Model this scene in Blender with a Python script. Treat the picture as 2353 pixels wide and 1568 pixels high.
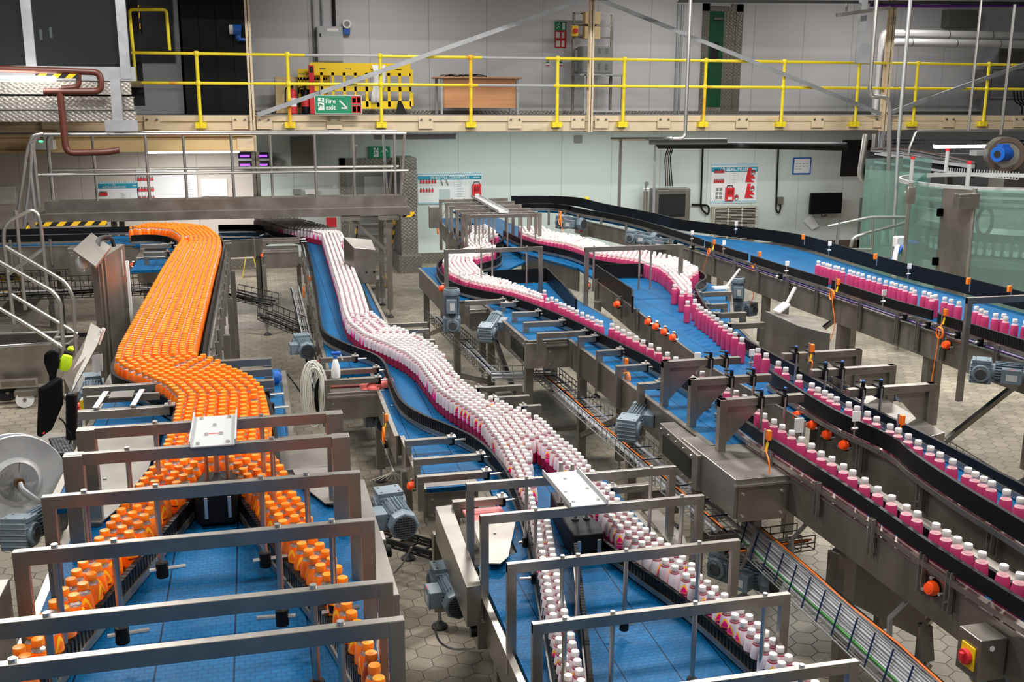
import bpy, bmesh, math, random
from mathutils import Vector, Matrix
random.seed(7)
for o in list(bpy.data.objects): bpy.data.objects.remove(o, do_unlink=True)
S = bpy.context.scene
COL = S.collection
# ------------------------------------------------------------------ camera
W, H, F = 2353.0, 1568.0, 2380.0
YAW, PITCH, ROLL, EYE = math.radians(13.93), math.radians(13.0), math.radians(0.2), 3.4
fw = Vector((math.sin(YAW)*math.cos(PITCH), math.cos(YAW)*math.cos(PITCH), -math.sin(PITCH)))
rt = Vector((math.cos(YAW), -math.sin(YAW), 0))
up = rt.cross(fw)
CR = rt*math.cos(ROLL)+up*math.sin(ROLL)
CU = -rt*math.sin(ROLL)+up*math.cos(ROLL)
cam = bpy.data.objects.new('camera', bpy.data.cameras.new('camera')); COL.objects.link(cam)
cam.data.sensor_width = 36; cam.data.lens = F/W*36; cam.data.clip_start = .05; cam.data.clip_end = 200
m3 = Matrix((CR, CU, -fw)).transposed()
cam.matrix_world = Matrix.Translation((0, 0, EYE)) @ m3.to_4x4()
S.camera = cam
# ------------------------------------------------------------------ world, lights, exposure
w = bpy.data.worlds.new('world'); S.world = w; w.use_nodes = True
w.node_tree.nodes['Background'].inputs[0].default_value = (.88, .86, .84, 1)
w.node_tree.nodes['Background'].inputs[1].default_value = .055
S.view_settings.view_transform = 'Standard'; S.view_settings.look = 'None'
S.view_settings.exposure = -0.04; S.view_settings.gamma = 1; S.view_settings.use_curve_mapping = False
def area(name, loc, sx, sy, power, col=(1, .965, .92), rot=(0, 0, 0)):
    l = bpy.data.lights.new(name, 'AREA'); l.shape = 'RECTANGLE'; l.size = sx; l.size_y = sy; l.energy = power; l.color = col
    o = bpy.data.objects.new(name, l); o.location = loc; o.rotation_euler = rot; COL.objects.link(o); return o
for ix, x in enumerate((-2.6, 3.2, 9.0)):
    for iy, y in enumerate((3.0, 8.2, 13.4)):
        area('hall_lamp', (x+.6*(iy % 2), y, 6.9), 1.5, .5, (250, 480, 430)[iy]*(.72 if ix == 0 else 1))
for x in (-3.5, 2.5, 8.5, 13.5): area('gallery_lamp', (x, 19.6, 5.9), 1.6, .3, 75)
area('hall_lamp', (.4, -1.2, 6.2), 1.5, .6, 170)
# ------------------------------------------------------------------ pixel -> place helpers
def ray(x, y): return fw + CR*((x-W/2)/F) - CU*((y-H/2)/F)
E0 = Vector((0, 0, EYE))
def PZ(x, y, z=0.): v = ray(x, y); return E0 + v*((z-EYE)/v.z)
def PY(x, y, Y): v = ray(x, y); return E0 + v*(Y/v.y)
def PX(x, y, X): v = ray(x, y); return E0 + v*(X/v.x)
def zB(Y): return .80 + (Y-4)*.035
def PB(x, y, dz=0.):
    v = ray(x, y); t = (zB(0)+dz-EYE)/(v.z-.035*v.y); return E0+v*t
# ------------------------------------------------------------------ materials
def mat(name, col, rough=.5, metal=0., **k):
    m = bpy.data.materials.new(name); m.use_nodes = True; nt = m.node_tree; b = nt.nodes['Principled BSDF']
    b.inputs['Base Color'].default_value = (*col, 1); b.inputs['Roughness'].default_value = rough; b.inputs['Metallic'].default_value = metal
    for a, v in k.items(): b.inputs[a.replace('_', ' ')].default_value = v
    return m
def N(nt, t, **k):
    n = nt.nodes.new(t)
    for a, v in k.items():
        if a.startswith('i_'):
            key = a[2:]; key = int(key) if key.isdigit() else key.replace('_', ' ')
            n.inputs[key].default_value = v
        else: setattr(n, a, v)
    return n
def L(nt, a, b): nt.links.new(a, b)
def noisy(m, col2, scale=(3, 3, 3), detail=4, lo=.4, hi=.7, rough=None, bump=0., coord='Object'):
    """mixes the base colour with col2 along a stretched noise; optional roughness range and bump"""
    nt = m.node_tree; b = nt.nodes['Principled BSDF']
    tc = N(nt, 'ShaderNodeTexCoord'); mp = N(nt, 'ShaderNodeMapping'); mp.inputs['Scale'].default_value = scale
    L(nt, tc.outputs[coord], mp.inputs[0]); no = N(nt, 'ShaderNodeTexNoise'); no.inputs['Scale'].default_value = 1; no.inputs['Detail'].default_value = detail
    L(nt, mp.outputs[0], no.inputs['Vector']); cr = N(nt, 'ShaderNodeValToRGB'); e = cr.color_ramp.elements
    e[0].position = lo; e[1].position = hi; e[0].color = b.inputs['Base Color'].default_value[:]; e[1].color = (*col2, 1)
    L(nt, no.outputs[0], cr.inputs[0]); L(nt, cr.outputs[0], b.inputs['Base Color'])
    if rough:
        mr = N(nt, 'ShaderNodeMapRange'); mr.inputs[3].default_value = rough[0]; mr.inputs[4].default_value = rough[1]
        L(nt, no.outputs[0], mr.inputs[0]); L(nt, mr.outputs[0], b.inputs['Roughness'])
    if bump:
        bp = N(nt, 'ShaderNodeBump'); bp.inputs['Strength'].default_value = bump; bp.inputs['Distance'].default_value = .01
        L(nt, no.outputs[0], bp.inputs['Height']); L(nt, bp.outputs[0], b.inputs['Normal'])
    return m
M = {}
M['steel'] = noisy(mat('brushed_stainless', (.44, .42, .39), .34, .92), (.56, .54, .50), (9, 9, 2), rough=(.24, .46))
M['steeld'] = noisy(mat('dull_stainless', (.22, .205, .18), .42, .8), (.30, .28, .25), (5, 5, 2), rough=(.32, .5))
M['plate'] = noisy(mat('stainless_sheet', (.27, .25, .225), .38, .85), (.36, .34, .31), (4, 4, 4), rough=(.28, .42))
M['polish'] = mat('polished_tube', (.60, .59, .57), .3, .9)
M['alu'] = mat('silver_cladding', (.78, .78, .78), .38, .55)
M['dull'] = noisy(mat('dull_sheet_steel', (.20, .19, .17), .5, .6), (.26, .25, .23), (4, 4, 4))
M['tie'] = mat('dark_blue_tie', (.004, .02, .09), .5)
M['galv'] = noisy(mat('galvanised_steel', (.34, .355, .37), .5, .5), (.42, .435, .45), (5, 5, 5))
M['black'] = mat('black_plastic', (.006, .0065, .007), .42, Specular_IOR_Level=.16)
M['blackm'] = mat('matt_black', (.008, .008, .009), .75)
M['rubber'] = mat('dark_rubber', (.02, .02, .022), .6)
M['motor'] = noisy(mat('blue_grey_paint', (.115, .155, .19), .38), (.15, .195, .23), (6, 6, 6))
M['motord'] = mat('dark_grey_paint', (.045, .05, .058), .42)
M['yellow'] = noisy(mat('yellow_paint', (.86, .70, .02), .42), (.72, .22, .01), (2.2, 2.2, 1.3), lo=.60, hi=.72)
M['yel'] = mat('yellow_plastic', (.88, .60, .01), .45)
M['orange'] = mat('orange_button', (1.0, .09, .01), .42)
M['ocable'] = mat('orange_cable', (.95, .20, .01), .45)
M['red'] = mat('red_plastic', (.50, .012, .015), .4)
M['blue'] = mat('blue_plastic', (.01, .10, .45), .4)
M['white'] = mat('white_plastic', (.78, .78, .77), .4)
M['paper'] = mat('white_board', (.74, .76, .78), .55)
M['grey'] = mat('light_grey_paint', (.42, .43, .44), .5)
M['greyb'] = mat('mid_grey_paint', (.22, .225, .23), .5)
M['olive'] = mat('olive_grey_paint', (.13, .13, .10), .55)
M['cream'] = noisy(mat('cream_paint', (.68, .56, .38), .55), (.42, .32, .19), (1.4, 1.4, 7), lo=.56, hi=.82, detail=6)
M['creamy'] = noisy(mat('yellowed_cream_paint', (.70, .52, .27), .55), (.60, .43, .2), (1, 1, 3), lo=.5, hi=.9)
M['brownp'] = mat('brown_pipe_paint', (.10, .026, .016), .4)
M['wood'] = noisy(mat('beech_veneer', (.62, .30, .13), .5), (.50, .22, .09), (1, 3, 30), lo=.3, hi=.8)
M['teal'] = mat('teal_print', (.02, .30, .42), .5)
M['green'] = mat('sign_green', (.004, .25, .11), .45)
M['doorg'] = mat('green_door_paint', (.0, .07, .028), .5)
M['redp'] = mat('sign_red', (.62, .02, .03), .5)
M['glass'] = None
def glassy(name, tint, opac, rough=.05):
    m = bpy.data.materials.new(name); m.use_nodes = True; nt = m.node_tree; nt.nodes.clear()
    o = N(nt, 'ShaderNodeOutputMaterial'); mx = N(nt, 'ShaderNodeMixShader'); t = N(nt, 'ShaderNodeBsdfTransparent'); t.inputs[0].default_value = (*tint, 1)
    p = N(nt, 'ShaderNodeBsdfPrincipled'); p.inputs['Base Color'].default_value = (*[min(1, c*.8) for c in tint], 1); p.inputs['Roughness'].default_value = rough
    mx.inputs[0].default_value = opac
    L(nt, t.outputs[0], mx.inputs[1]); L(nt, p.outputs[0], mx.inputs[2]); L(nt, mx.outputs[0], o.inputs[0]); return m
M['glass'] = glassy('green_tinted_glass', (.60, .78, .73), .17)
M['dglass'] = glassy('dark_tinted_glass', (.10, .11, .11), .30)
M['clear'] = glassy('clear_plastic', (.94, .90, .90), .22, .1)
M['clearg'] = glassy('clear_glass', (.9, .94, .94), .14)
def emis(name, col, s):
    m = mat(name, col); b = m.node_tree.nodes['Principled BSDF']; b.inputs['Emission Color'].default_value = (*col, 1); b.inputs['Emission Strength'].default_value = s; return m
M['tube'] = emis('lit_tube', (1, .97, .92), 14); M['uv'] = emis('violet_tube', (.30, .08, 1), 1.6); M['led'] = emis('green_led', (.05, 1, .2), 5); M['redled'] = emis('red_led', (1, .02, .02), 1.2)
def stripes(name, a, b_, scale, ang=45, rough=.5, coord='Object', thr=.5):
    m = mat(name, a, rough); nt = m.node_tree; b = nt.nodes['Principled BSDF']
    tc = N(nt, 'ShaderNodeTexCoord'); sx = N(nt, 'ShaderNodeSeparateXYZ'); L(nt, tc.outputs[coord], sx.inputs[0])
    ad = N(nt, 'ShaderNodeMath', operation='ADD'); L(nt, sx.outputs[0], ad.inputs[0])
    s = N(nt, 'ShaderNodeMath', operation='MULTIPLY'); s.inputs[1].default_value = 1/math.tan(math.radians(ang)); L(nt, sx.outputs[2], s.inputs[0]); L(nt, s.outputs[0], ad.inputs[1])
    ml = N(nt, 'ShaderNodeMath', operation='MULTIPLY'); ml.inputs[1].default_value = scale; L(nt, ad.outputs[0], ml.inputs[0])
    fr = N(nt, 'ShaderNodeMath', operation='FRACT'); L(nt, ml.outputs[0], fr.inputs[0]); g = N(nt, 'ShaderNodeMath', operation='GREATER_THAN'); g.inputs[1].default_value = thr; L(nt, fr.outputs[0], g.inputs[0])
    mx = N(nt, 'ShaderNodeMix', data_type='RGBA'); mx.inputs[6].default_value = (*a, 1); mx.inputs[7].default_value = (*b_, 1); L(nt, g.outputs[0], mx.inputs[0]); L(nt, mx.outputs[2], b.inputs['Base Color']); return m
M['hazard'] = stripes('hazard_tape', (.012, .012, .012), (.85, .50, .01), 5.2, -45)
M['hazardf'] = stripes('fine_hazard_tape', (.012, .012, .012), (.85, .50, .01), 9, -60)
M['tealst'] = stripes('teal_white_stripes', (.75, .77, .79), (.05, .35, .48), 22, 45)
def belt_mat():
    m = mat('blue_modular_belt', (.001, .045, .15), .5, 0); nt = m.node_tree; b = nt.nodes['Principled BSDF']
    b.inputs['Specular IOR Level'].default_value = .14
    tc = N(nt, 'ShaderNodeTexCoord'); br = N(nt, 'ShaderNodeTexBrick'); br.offset = .5
    br.inputs['Scale'].default_value = 1; br.inputs['Mortar Size'].default_value = .0022; br.inputs['Mortar Smooth'].default_value = .2; br.inputs['Bias'].default_value = -.2
    br.inputs['Brick Width'].default_value = .034; br.inputs['Row Height'].default_value = .0254
    br.inputs['Color1'].default_value = (.0005, .072, .185, 1); br.inputs['Color2'].default_value = (.0008, .083, .21, 1); br.inputs['Mortar'].default_value = (.0005, .05, .135, 1)
    L(nt, tc.outputs['Object'], br.inputs['Vector'])
    br2 = N(nt, 'ShaderNodeTexBrick'); br2.offset = 0; br2.inputs['Scale'].default_value = 1; br2.inputs['Mortar Size'].default_value = .0035; br2.inputs['Brick Width'].default_value = .255; br2.inputs['Row Height'].default_value = 50
    br2.inputs['Color1'].default_value = (1, 1, 1, 1); br2.inputs['Color2'].default_value = (1, 1, 1, 1); br2.inputs['Mortar'].default_value = (.12, .15, .2, 1)
    L(nt, tc.outputs['Object'], br2.inputs['Vector'])
    no = N(nt, 'ShaderNodeTexNoise'); no.inputs['Scale'].default_value = 3; L(nt, tc.outputs['Object'], no.inputs['Vector'])
    mr = N(nt, 'ShaderNodeMapRange'); mr.inputs[3].default_value = .75; mr.inputs[4].default_value = 1.35; L(nt, no.outputs[0], mr.inputs[0])
    mu = N(nt, 'ShaderNodeMix', data_type='RGBA', blend_type='MULTIPLY'); mu.inputs[0].default_value = 1; L(nt, br.outputs[0], mu.inputs[6]); L(nt, br2.outputs[0], mu.inputs[7])
    mv = N(nt, 'ShaderNodeVectorMath', operation='SCALE'); L(nt, mu.outputs[2], mv.inputs[0]); L(nt, mr.outputs[0], mv.inputs['Scale']); L(nt, mv.outputs[0], b.inputs['Base Color'])
    bp = N(nt, 'ShaderNodeBump'); bp.inputs['Strength'].default_value = .35; bp.inputs['Distance'].default_value = .002; bp.invert = True; L(nt, br.outputs['Fac'], bp.inputs['Height']); L(nt, bp.outputs[0], b.inputs['Normal'])
    return m
M['belt'] = belt_mat()
def rib_mat():
    m = mat('black_ribbed_rail', (.006, .0065, .007), .42, Specular_IOR_Level=.16); nt = m.node_tree; b = nt.nodes['Principled BSDF']
    uv = N(nt, 'ShaderNodeUVMap'); sx = N(nt, 'ShaderNodeSeparateXYZ'); L(nt, uv.outputs[0], sx.inputs[0])
    ml = N(nt, 'ShaderNodeMath', operation='MULTIPLY'); ml.inputs[1].default_value = 34; L(nt, sx.outputs[0], ml.inputs[0])
    fr = N(nt, 'ShaderNodeMath', operation='PINGPONG'); fr.inputs[1].default_value = .5; L(nt, ml.outputs[0], fr.inputs[0])
    bp = N(nt, 'ShaderNodeBump'); bp.inputs['Strength'].default_value = .9; bp.inputs['Distance'].default_value = .012; L(nt, fr.outputs[0], bp.inputs['Height']); L(nt, bp.outputs[0], b.inputs['Normal'])
    return m
M['rib'] = rib_mat()
def tread_mat(name, c, s):
    m = mat(name, c, .42, .85); nt = m.node_tree; b = nt.nodes['Principled BSDF']; tc = N(nt, 'ShaderNodeTexCoord')
    mp = N(nt, 'ShaderNodeMapping'); mp.inputs['Scale'].default_value = (s, s, s); mp.inputs['Rotation'].default_value = (.6, .7, .785); L(nt, tc.outputs['Object'], mp.inputs[0])
    v = N(nt, 'ShaderNodeTexVoronoi'); v.inputs['Scale'].default_value = 1; v.inputs['Randomness'].default_value = .25; L(nt, mp.outputs[0], v.inputs['Vector'])
    bp = N(nt, 'ShaderNodeBump'); bp.inputs['Strength'].default_value = .8; bp.inputs['Distance'].default_value = .01; bp.invert = True; L(nt, v.outputs['Distance'], bp.inputs['Height']); L(nt, bp.outputs[0], b.inputs['Normal']); return m
M['tread'] = tread_mat('chequer_plate', (.42, .40, .37), 22)
M['treadd'] = tread_mat('worn_chequer_plate', (.26, .25, .22), 20)
def panel_mat(name, c, seam, w_, dirt=.9, off=0.):
    m = mat(name, c, .42); nt = m.node_tree; b = nt.nodes['Principled BSDF']; tc = N(nt, 'ShaderNodeTexCoord'); sx = N(nt, 'ShaderNodeSeparateXYZ'); L(nt, tc.outputs['Object'], sx.inputs[0])
    a = N(nt, 'ShaderNodeMath', operation='MULTIPLY_ADD'); a.inputs[1].default_value = 1/w_; a.inputs[2].default_value = 50+off; L(nt, sx.outputs[0], a.inputs[0])
    f = N(nt, 'ShaderNodeMath', operation='FRACT'); L(nt, a.outputs[0], f.inputs[0]); g = N(nt, 'ShaderNodeMath', operation='LESS_THAN'); g.inputs[1].default_value = .012/w_; L(nt, f.outputs[0], g.inputs[0])
    no = N(nt, 'ShaderNodeTexNoise'); no.inputs['Scale'].default_value = .8; no.inputs['Detail'].default_value = 5; L(nt, tc.outputs['Object'], no.inputs['Vector'])
    mr = N(nt, 'ShaderNodeMapRange'); mr.inputs[3].default_value = dirt; mr.inputs[4].default_value = 1.05; L(nt, no.outputs[0], mr.inputs[0])
    mx = N(nt, 'ShaderNodeMix', data_type='RGBA'); mx.inputs[6].default_value = (*c, 1); mx.inputs[7].default_value = (*seam, 1); L(nt, g.outputs[0], mx.inputs[0])
    mv = N(nt, 'ShaderNodeVectorMath', operation='SCALE'); L(nt, mx.outputs[2], mv.inputs[0]); L(nt, mr.outputs[0], mv.inputs['Scale']); L(nt, mv.outputs[0], b.inputs['Base Color']); return m
M['wallup'] = panel_mat('white_grey_wall_panels', (.60, .60, .62), (.33, .33, .34), 1.22)
M['walllow'] = panel_mat('pale_aqua_wall_panels', (.56, .63, .61), (.34, .4, .38), 1.15, off=.3)
M['wallbeige'] = panel_mat('beige_white_wall_panels', (.62, .57, .52), (.4, .36, .32), 1.1)
def floor_mat():
    m = mat('hexagonal_pavers', (.2, .18, .15), .55); nt = m.node_tree; b = nt.nodes['Principled BSDF']
    tc = N(nt, 'ShaderNodeTexCoord'); sc = N(nt, 'ShaderNodeVectorMath', operation='SCALE'); sc.inputs['Scale'].default_value = 1/.155; L(nt, tc.outputs['Object'], sc.inputs[0])
    fl = N(nt, 'ShaderNodeVectorMath', operation='MULTIPLY'); fl.inputs[1].default_value = (1, 1, 0); L(nt, sc.outputs[0], fl.inputs[0])
    of = N(nt, 'ShaderNodeVectorMath', operation='ADD'); of.inputs[1].default_value = (300, 300*1.7320508, 0); L(nt, fl.outputs[0], of.inputs[0])
    s = (1, 1.7320508, 1); hs = (.5, .8660254, 0)
    def cell(src):
        mo = N(nt, 'ShaderNodeVectorMath', operation='MODULO'); mo.inputs[1].default_value = s; L(nt, src, mo.inputs[0])
        su = N(nt, 'ShaderNodeVectorMath', operation='SUBTRACT'); su.inputs[1].default_value = hs; L(nt, mo.outputs[0], su.inputs[0]); return su.outputs[0]
    a = cell(of.outputs[0]); o2 = N(nt, 'ShaderNodeVectorMath', operation='ADD'); o2.inputs[1].default_value = hs; L(nt, of.outputs[0], o2.inputs[0]); c2 = cell(o2.outputs[0])
    def ln(v): n = N(nt, 'ShaderNodeVectorMath', operation='LENGTH'); L(nt, v, n.inputs[0]); return n.outputs['Value']
    lt = N(nt, 'ShaderNodeMath', operation='LESS_THAN'); L(nt, ln(a), lt.inputs[0]); L(nt, ln(c2), lt.inputs[1])
    mx = N(nt, 'ShaderNodeMix', data_type='VECTOR'); L(nt, lt.outputs[0], mx.inputs[0]); L(nt, c2, mx.inputs[4]); L(nt, a, mx.inputs[5]); g = mx.outputs[1]
    ab = N(nt, 'ShaderNodeVectorMath', operation='ABSOLUTE'); L(nt, g, ab.inputs[0]); dt = N(nt, 'ShaderNodeVectorMath', operation='DOT_PRODUCT'); dt.inputs[1].default_value = (.5, .8660254, 0); L(nt, ab.outputs[0], dt.inputs[0])
    sx = N(nt, 'ShaderNodeSeparateXYZ'); L(nt, ab.outputs[0], sx.inputs[0]); mm = N(nt, 'ShaderNodeMath', operation='MAXIMUM'); L(nt, sx.outputs[0], mm.inputs[0]); L(nt, dt.outputs['Value'], mm.inputs[1])
    ed = N(nt, 'ShaderNodeMapRange'); ed.inputs[1].default_value = .47; ed.inputs[2].default_value = .495; L(nt, mm.outputs[0], ed.inputs[0])
    idv = N(nt, 'ShaderNodeVectorMath', operation='SUBTRACT'); L(nt, of.outputs[0], idv.inputs[0]); L(nt, g, idv.inputs[1])
    wn = N(nt, 'ShaderNodeTexWhiteNoise'); wn.noise_dimensions = '2D'
    sn = N(nt, 'ShaderNodeVectorMath', operation='SNAP'); sn.inputs[1].default_value = (.25, .25, 1); L(nt, idv.outputs[0], sn.inputs[0]); L(nt, sn.outputs[0], wn.inputs[0])
    n1 = N(nt, 'ShaderNodeTexNoise'); n1.inputs['Scale'].default_value = .9; n1.inputs['Detail'].default_value = 5; L(nt, tc.outputs['Object'], n1.inputs['Vector'])
    n2 = N(nt, 'ShaderNodeTexNoise'); n2.inputs['Scale'].default_value = 160; n2.inputs['Detail'].default_value = 2; L(nt, tc.outputs['Object'], n2.inputs['Vector'])
    r1 = N(nt, 'ShaderNodeMapRange'); r1.inputs[1].default_value = .3; r1.inputs[2].default_value = .7; r1.inputs[3].default_value = .62; r1.inputs[4].default_value = 1.15; L(nt, n1.outputs[0], r1.inputs[0])
    r2 = N(nt, 'ShaderNodeMapRange'); r2.inputs[1].default_value = .3; r2.inputs[2].default_value = .7; r2.inputs[3].default_value = .55; r2.inputs[4].default_value = 1.3; L(nt, n2.outputs[0], r2.inputs[0])
    r3 = N(nt, 'ShaderNodeMapRange'); r3.inputs[3].default_value = .82; r3.inputs[4].default_value = 1.12; L(nt, wn.outputs[0], r3.inputs[0])
    k1 = N(nt, 'ShaderNodeMath', operation='MULTIPLY'); L(nt, r1.outputs[0], k1.inputs[0]); L(nt, r2.outputs[0], k1.inputs[1]); k2 = N(nt, 'ShaderNodeMath', operation='MULTIPLY'); L(nt, k1.outputs[0], k2.inputs[0]); L(nt, r3.outputs[0], k2.inputs[1])
    cm = N(nt, 'ShaderNodeMix', data_type='RGBA'); cm.inputs[6].default_value = (.33, .29, .225, 1); cm.inputs[7].default_value = (.075, .065, .05, 1); L(nt, ed.outputs[0], cm.inputs[0])
    mv = N(nt, 'ShaderNodeVectorMath', operation='SCALE'); L(nt, cm.outputs[2], mv.inputs[0]); L(nt, k2.outputs[0], mv.inputs['Scale']); L(nt, mv.outputs[0], b.inputs['Base Color'])
    rr = N(nt, 'ShaderNodeMapRange'); rr.inputs[3].default_value = .2; rr.inputs[4].default_value = .75; L(nt, n1.outputs[0], rr.inputs[0]); L(nt, rr.outputs[0], b.inputs['Roughness'])
    bp = N(nt, 'ShaderNodeBump'); bp.inputs['Strength'].default_value = .5; bp.inputs['Distance'].default_value = .004; bp.invert = True; L(nt, ed.outputs[0], bp.inputs['Height']); L(nt, bp.outputs[0], b.inputs['Normal']); return m
M['floor'] = floor_mat()
# ------------------------------------------------------------------ mesh builder
class MB:
    def __init__(s): s.v = []; s.f = []; s.m = []; s.mats = []; s.uv = {}
    def mi(s, m):
        m = M[m] if isinstance(m, str) else m
        if m not in s.mats: s.mats.append(m)
        return s.mats.index(m)
    def add(s, vs, fs, m):
        b = len(s.v); k = s.mi(m); s.v += [tuple(v) for v in vs]; s.f += [tuple(b+i for i in f) for f in fs]; s.m += [k]*len(fs); return s
    def hexa(s, p, m): return s.add(p, [(0, 3, 2, 1), (4, 5, 6, 7), (0, 1, 5, 4), (1, 2, 6, 5), (2, 3, 7, 6), (3, 0, 4, 7)], m)
    def box(s, x0, x1, y0, y1, z0, z1, m='steel'):
        x0, x1 = min(x0, x1), max(x0, x1); y0, y1 = min(y0, y1), max(y0, y1); z0, z1 = min(z0, z1), max(z0, z1)
        return s.hexa([(x0, y0, z0), (x1, y0, z0), (x1, y1, z0), (x0, y1, z0), (x0, y0, z1), (x1, y0, z1), (x1, y1, z1), (x0, y1, z1)], m)
    def bar(s, p, q, w_=.05, h=.05, m='steel', upv=(0, 0, 1)):
        p, q = Vector(p), Vector(q); d = (q-p).normalized(); u = Vector(upv)
        if abs(d.dot(u)) > .95: u = Vector((0, 1, 0))
        a = d.cross(u).normalized()*w_/2; c = a.cross(d).normalized()*h/2
        return s.hexa([p-a-c, p+a-c, q+a-c, q-a-c, p-a+c, p+a+c, q+a+c, q-a+c], m)
    def tube(s, path, r, m='polish', n=8, closed=False):
        P = [Vector(p) for p in path]; k = len(P); rings = []; prev = None
        for i, p in enumerate(P):
            a = P[(i-1) % k] if (closed or i) else p; c = P[(i+1) % k] if (closed or i < k-1) else p
            t = (c-a).normalized()
            if prev is None: u = t.orthogonal().normalized()
            else:
                u = prev-t*prev.dot(t); u = u.normalized() if u.length > 1e-6 else t.orthogonal().normalized()
            prev = u; w_ = t.cross(u); rr = r[i] if isinstance(r, (list, tuple)) else r
            rings.append([p+(u*math.cos(j*2*math.pi/n)+w_*math.sin(j*2*math.pi/n))*rr for j in range(n)])
        vs = [v for R_ in rings for v in R_]; fs = []
        for i in range(k if closed else k-1):
            a = i*n; c = ((i+1) % k)*n
            fs += [(a+j, a+(j+1) % n, c+(j+1) % n, c+j) for j in range(n)]
        if not closed: fs += [tuple(range(n))[::-1], tuple((k-1)*n+j for j in range(n))]
        return s.add(vs, fs, m)
    def cyl(s, p, q, r, m='steel', n=14, r2=None): return s.tube([p, q], [r, r if r2 is None else r2], m, n)
    def lathe(s, c, prof, m, n=16, axis=(0, 0, 1), uv=False, caps=True):
        caps = caps and prof[0] != prof[-1]
        ax = Vector(axis).normalized(); u = ax.orthogonal().normalized() if abs(ax.z) < .99 else Vector((1, 0, 0)); w_ = ax.cross(u); c = Vector(c)
        base = len(s.v); vs = [c+ax*z+(u*math.cos(j*2*math.pi/n)+w_*math.sin(j*2*math.pi/n))*max(r, 1e-4) for r, z in prof for j in range(n)]
        fs = []
        for i in range(len(prof)-1):
            for j in range(n):
                if uv: s.uv[len(s.f)+len(fs)] = [(j/n, prof[i][1]), ((j+1)/n, prof[i][1]), ((j+1)/n, prof[i+1][1]), (j/n, prof[i+1][1])]
                fs.append((i*n+j, i*n+(j+1) % n, (i+1)*n+(j+1) % n, (i+1)*n+j))
        if caps and prof[0][0] > 1e-3: fs.append(tuple(range(n))[::-1])
        if caps and prof[-1][0] > 1e-3: fs.append(tuple((len(prof)-1)*n+j for j in range(n)))
        return s.add(vs, fs, m)
    def prism(s, poly, z0, z1, m):
        n = len(poly); a = sum(poly[i][0]*poly[(i+1) % n][1]-poly[(i+1) % n][0]*poly[i][1] for i in range(n))
        if a < 0: poly = poly[::-1]
        f0 = z0 if callable(z0) else (lambda x, y: z0); f1 = z1 if callable(z1) else (lambda x, y: z1)
        return s.add([(x, y, f0(x, y)) for x, y in poly]+[(x, y, f1(x, y)) for x, y in poly], [tuple(range(n))[::-1], tuple(range(n, 2*n))]+[(i, (i+1) % n, n+(i+1) % n, n+i) for i in range(n)], m)
    def slab(s, pts, nrm, m):   # planar polygon pushed along nrm
        n = len(pts); P = [Vector(p) for p in pts]; d = Vector(nrm)
        return s.add([*P, *[p+d for p in P]], [tuple(range(n))[::-1], tuple(range(n, 2*n))]+[(i, (i+1) % n, n+(i+1) % n, n+i) for i in range(n)], m)
    def ribbon(s, path, z0, z1, th, m):   # upright strip following a plan path; z0/z1 numbers or f(x,y); uv.x = arc length
        P = [Vector((p[0], p[1], 0)) for p in path]; f0 = z0 if callable(z0) else (lambda x, y: z0); f1 = z1 if callable(z1) else (lambda x, y: z1)
        vs = []; arc = [0]; n = len(P)
        for i, p in enumerate(P):
            t = (P[min(i+1, n-1)]-P[max(i-1, 0)]).normalized(); nn = Vector((-t.y, t.x, 0))*th/2
            if i: arc.append(arc[-1]+(p-P[i-1]).length)
            for q in (p-nn, p+nn): vs += [(q.x, q.y, f0(p.x, p.y)), (q.x, q.y, f1(p.x, p.y))]
        fs = []
        for i in range(n-1):
            a, c = i*4, i*4+4
            for f in ((a, a+1, c+1, c), (a+2, c+2, c+3, a+3), (a+1, a+3, c+3, c+1), (a, c, c+2, a+2)):
                s.uv[len(s.f)+len(fs)] = [(arc[i + (1 if k >= c else 0)], (k % 2)*.1) for k in f]; fs.append(f)
        fs += [(0, 2, 3, 1), (n*4-4, n*4-3, n*4-1, n*4-2)]
        return s.add(vs, fs, m)
    def build(s, name, parent=None, label=None, cat=None, group=None, kind=None, smooth=True, bevel=0, origin=None):
        P = parent.location if parent is not None else None
        if parent is not None:
            g = parent.parent
            off = Vector(parent.location)
            while g is not None: off += Vector(g.location); g = g.parent
        elif origin is not None: off = Vector(origin)
        else:
            xs = [v[0] for v in s.v]; ys = [v[1] for v in s.v]; zs = [v[2] for v in s.v]; off = Vector(((min(xs)+max(xs))/2, (min(ys)+max(ys))/2, min(zs)))
        if origin is not None and parent is not None: off = Vector(origin)+off*0
        me = bpy.data.meshes.new(name); me.from_pydata([(v[0]-off.x, v[1]-off.y, v[2]-off.z) for v in s.v], [], s.f)
        for m in s.mats: me.materials.append(m)
        me.polygons.foreach_set('material_index', s.m)
        if s.uv:
            ul = me.uv_layers.new(name='UVMap')
            for p in me.polygons:
                u = s.uv.get(p.index)
                if u and len(u) == p.loop_total:
                    for k, li in enumerate(p.loop_indices): ul.data[li].uv = u[k]
        if smooth: me.polygons.foreach_set('use_smooth', [True]*len(me.polygons)); me.set_sharp_from_angle(angle=math.radians(35))
        o = bpy.data.objects.new(name, me); COL.objects.link(o)
        if parent is not None: o.parent = parent
        else: o.location = off
        if bevel:
            b = o.modifiers.new('Bevel', 'BEVEL'); b.width = bevel; b.segments = 2; b.limit_method = 'ANGLE'; b.angle_limit = math.radians(50)
        if label: o['label'] = label
        if cat: o['category'] = cat
        if group: o['group'] = group
        if kind: o['kind'] = kind
        return o
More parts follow.
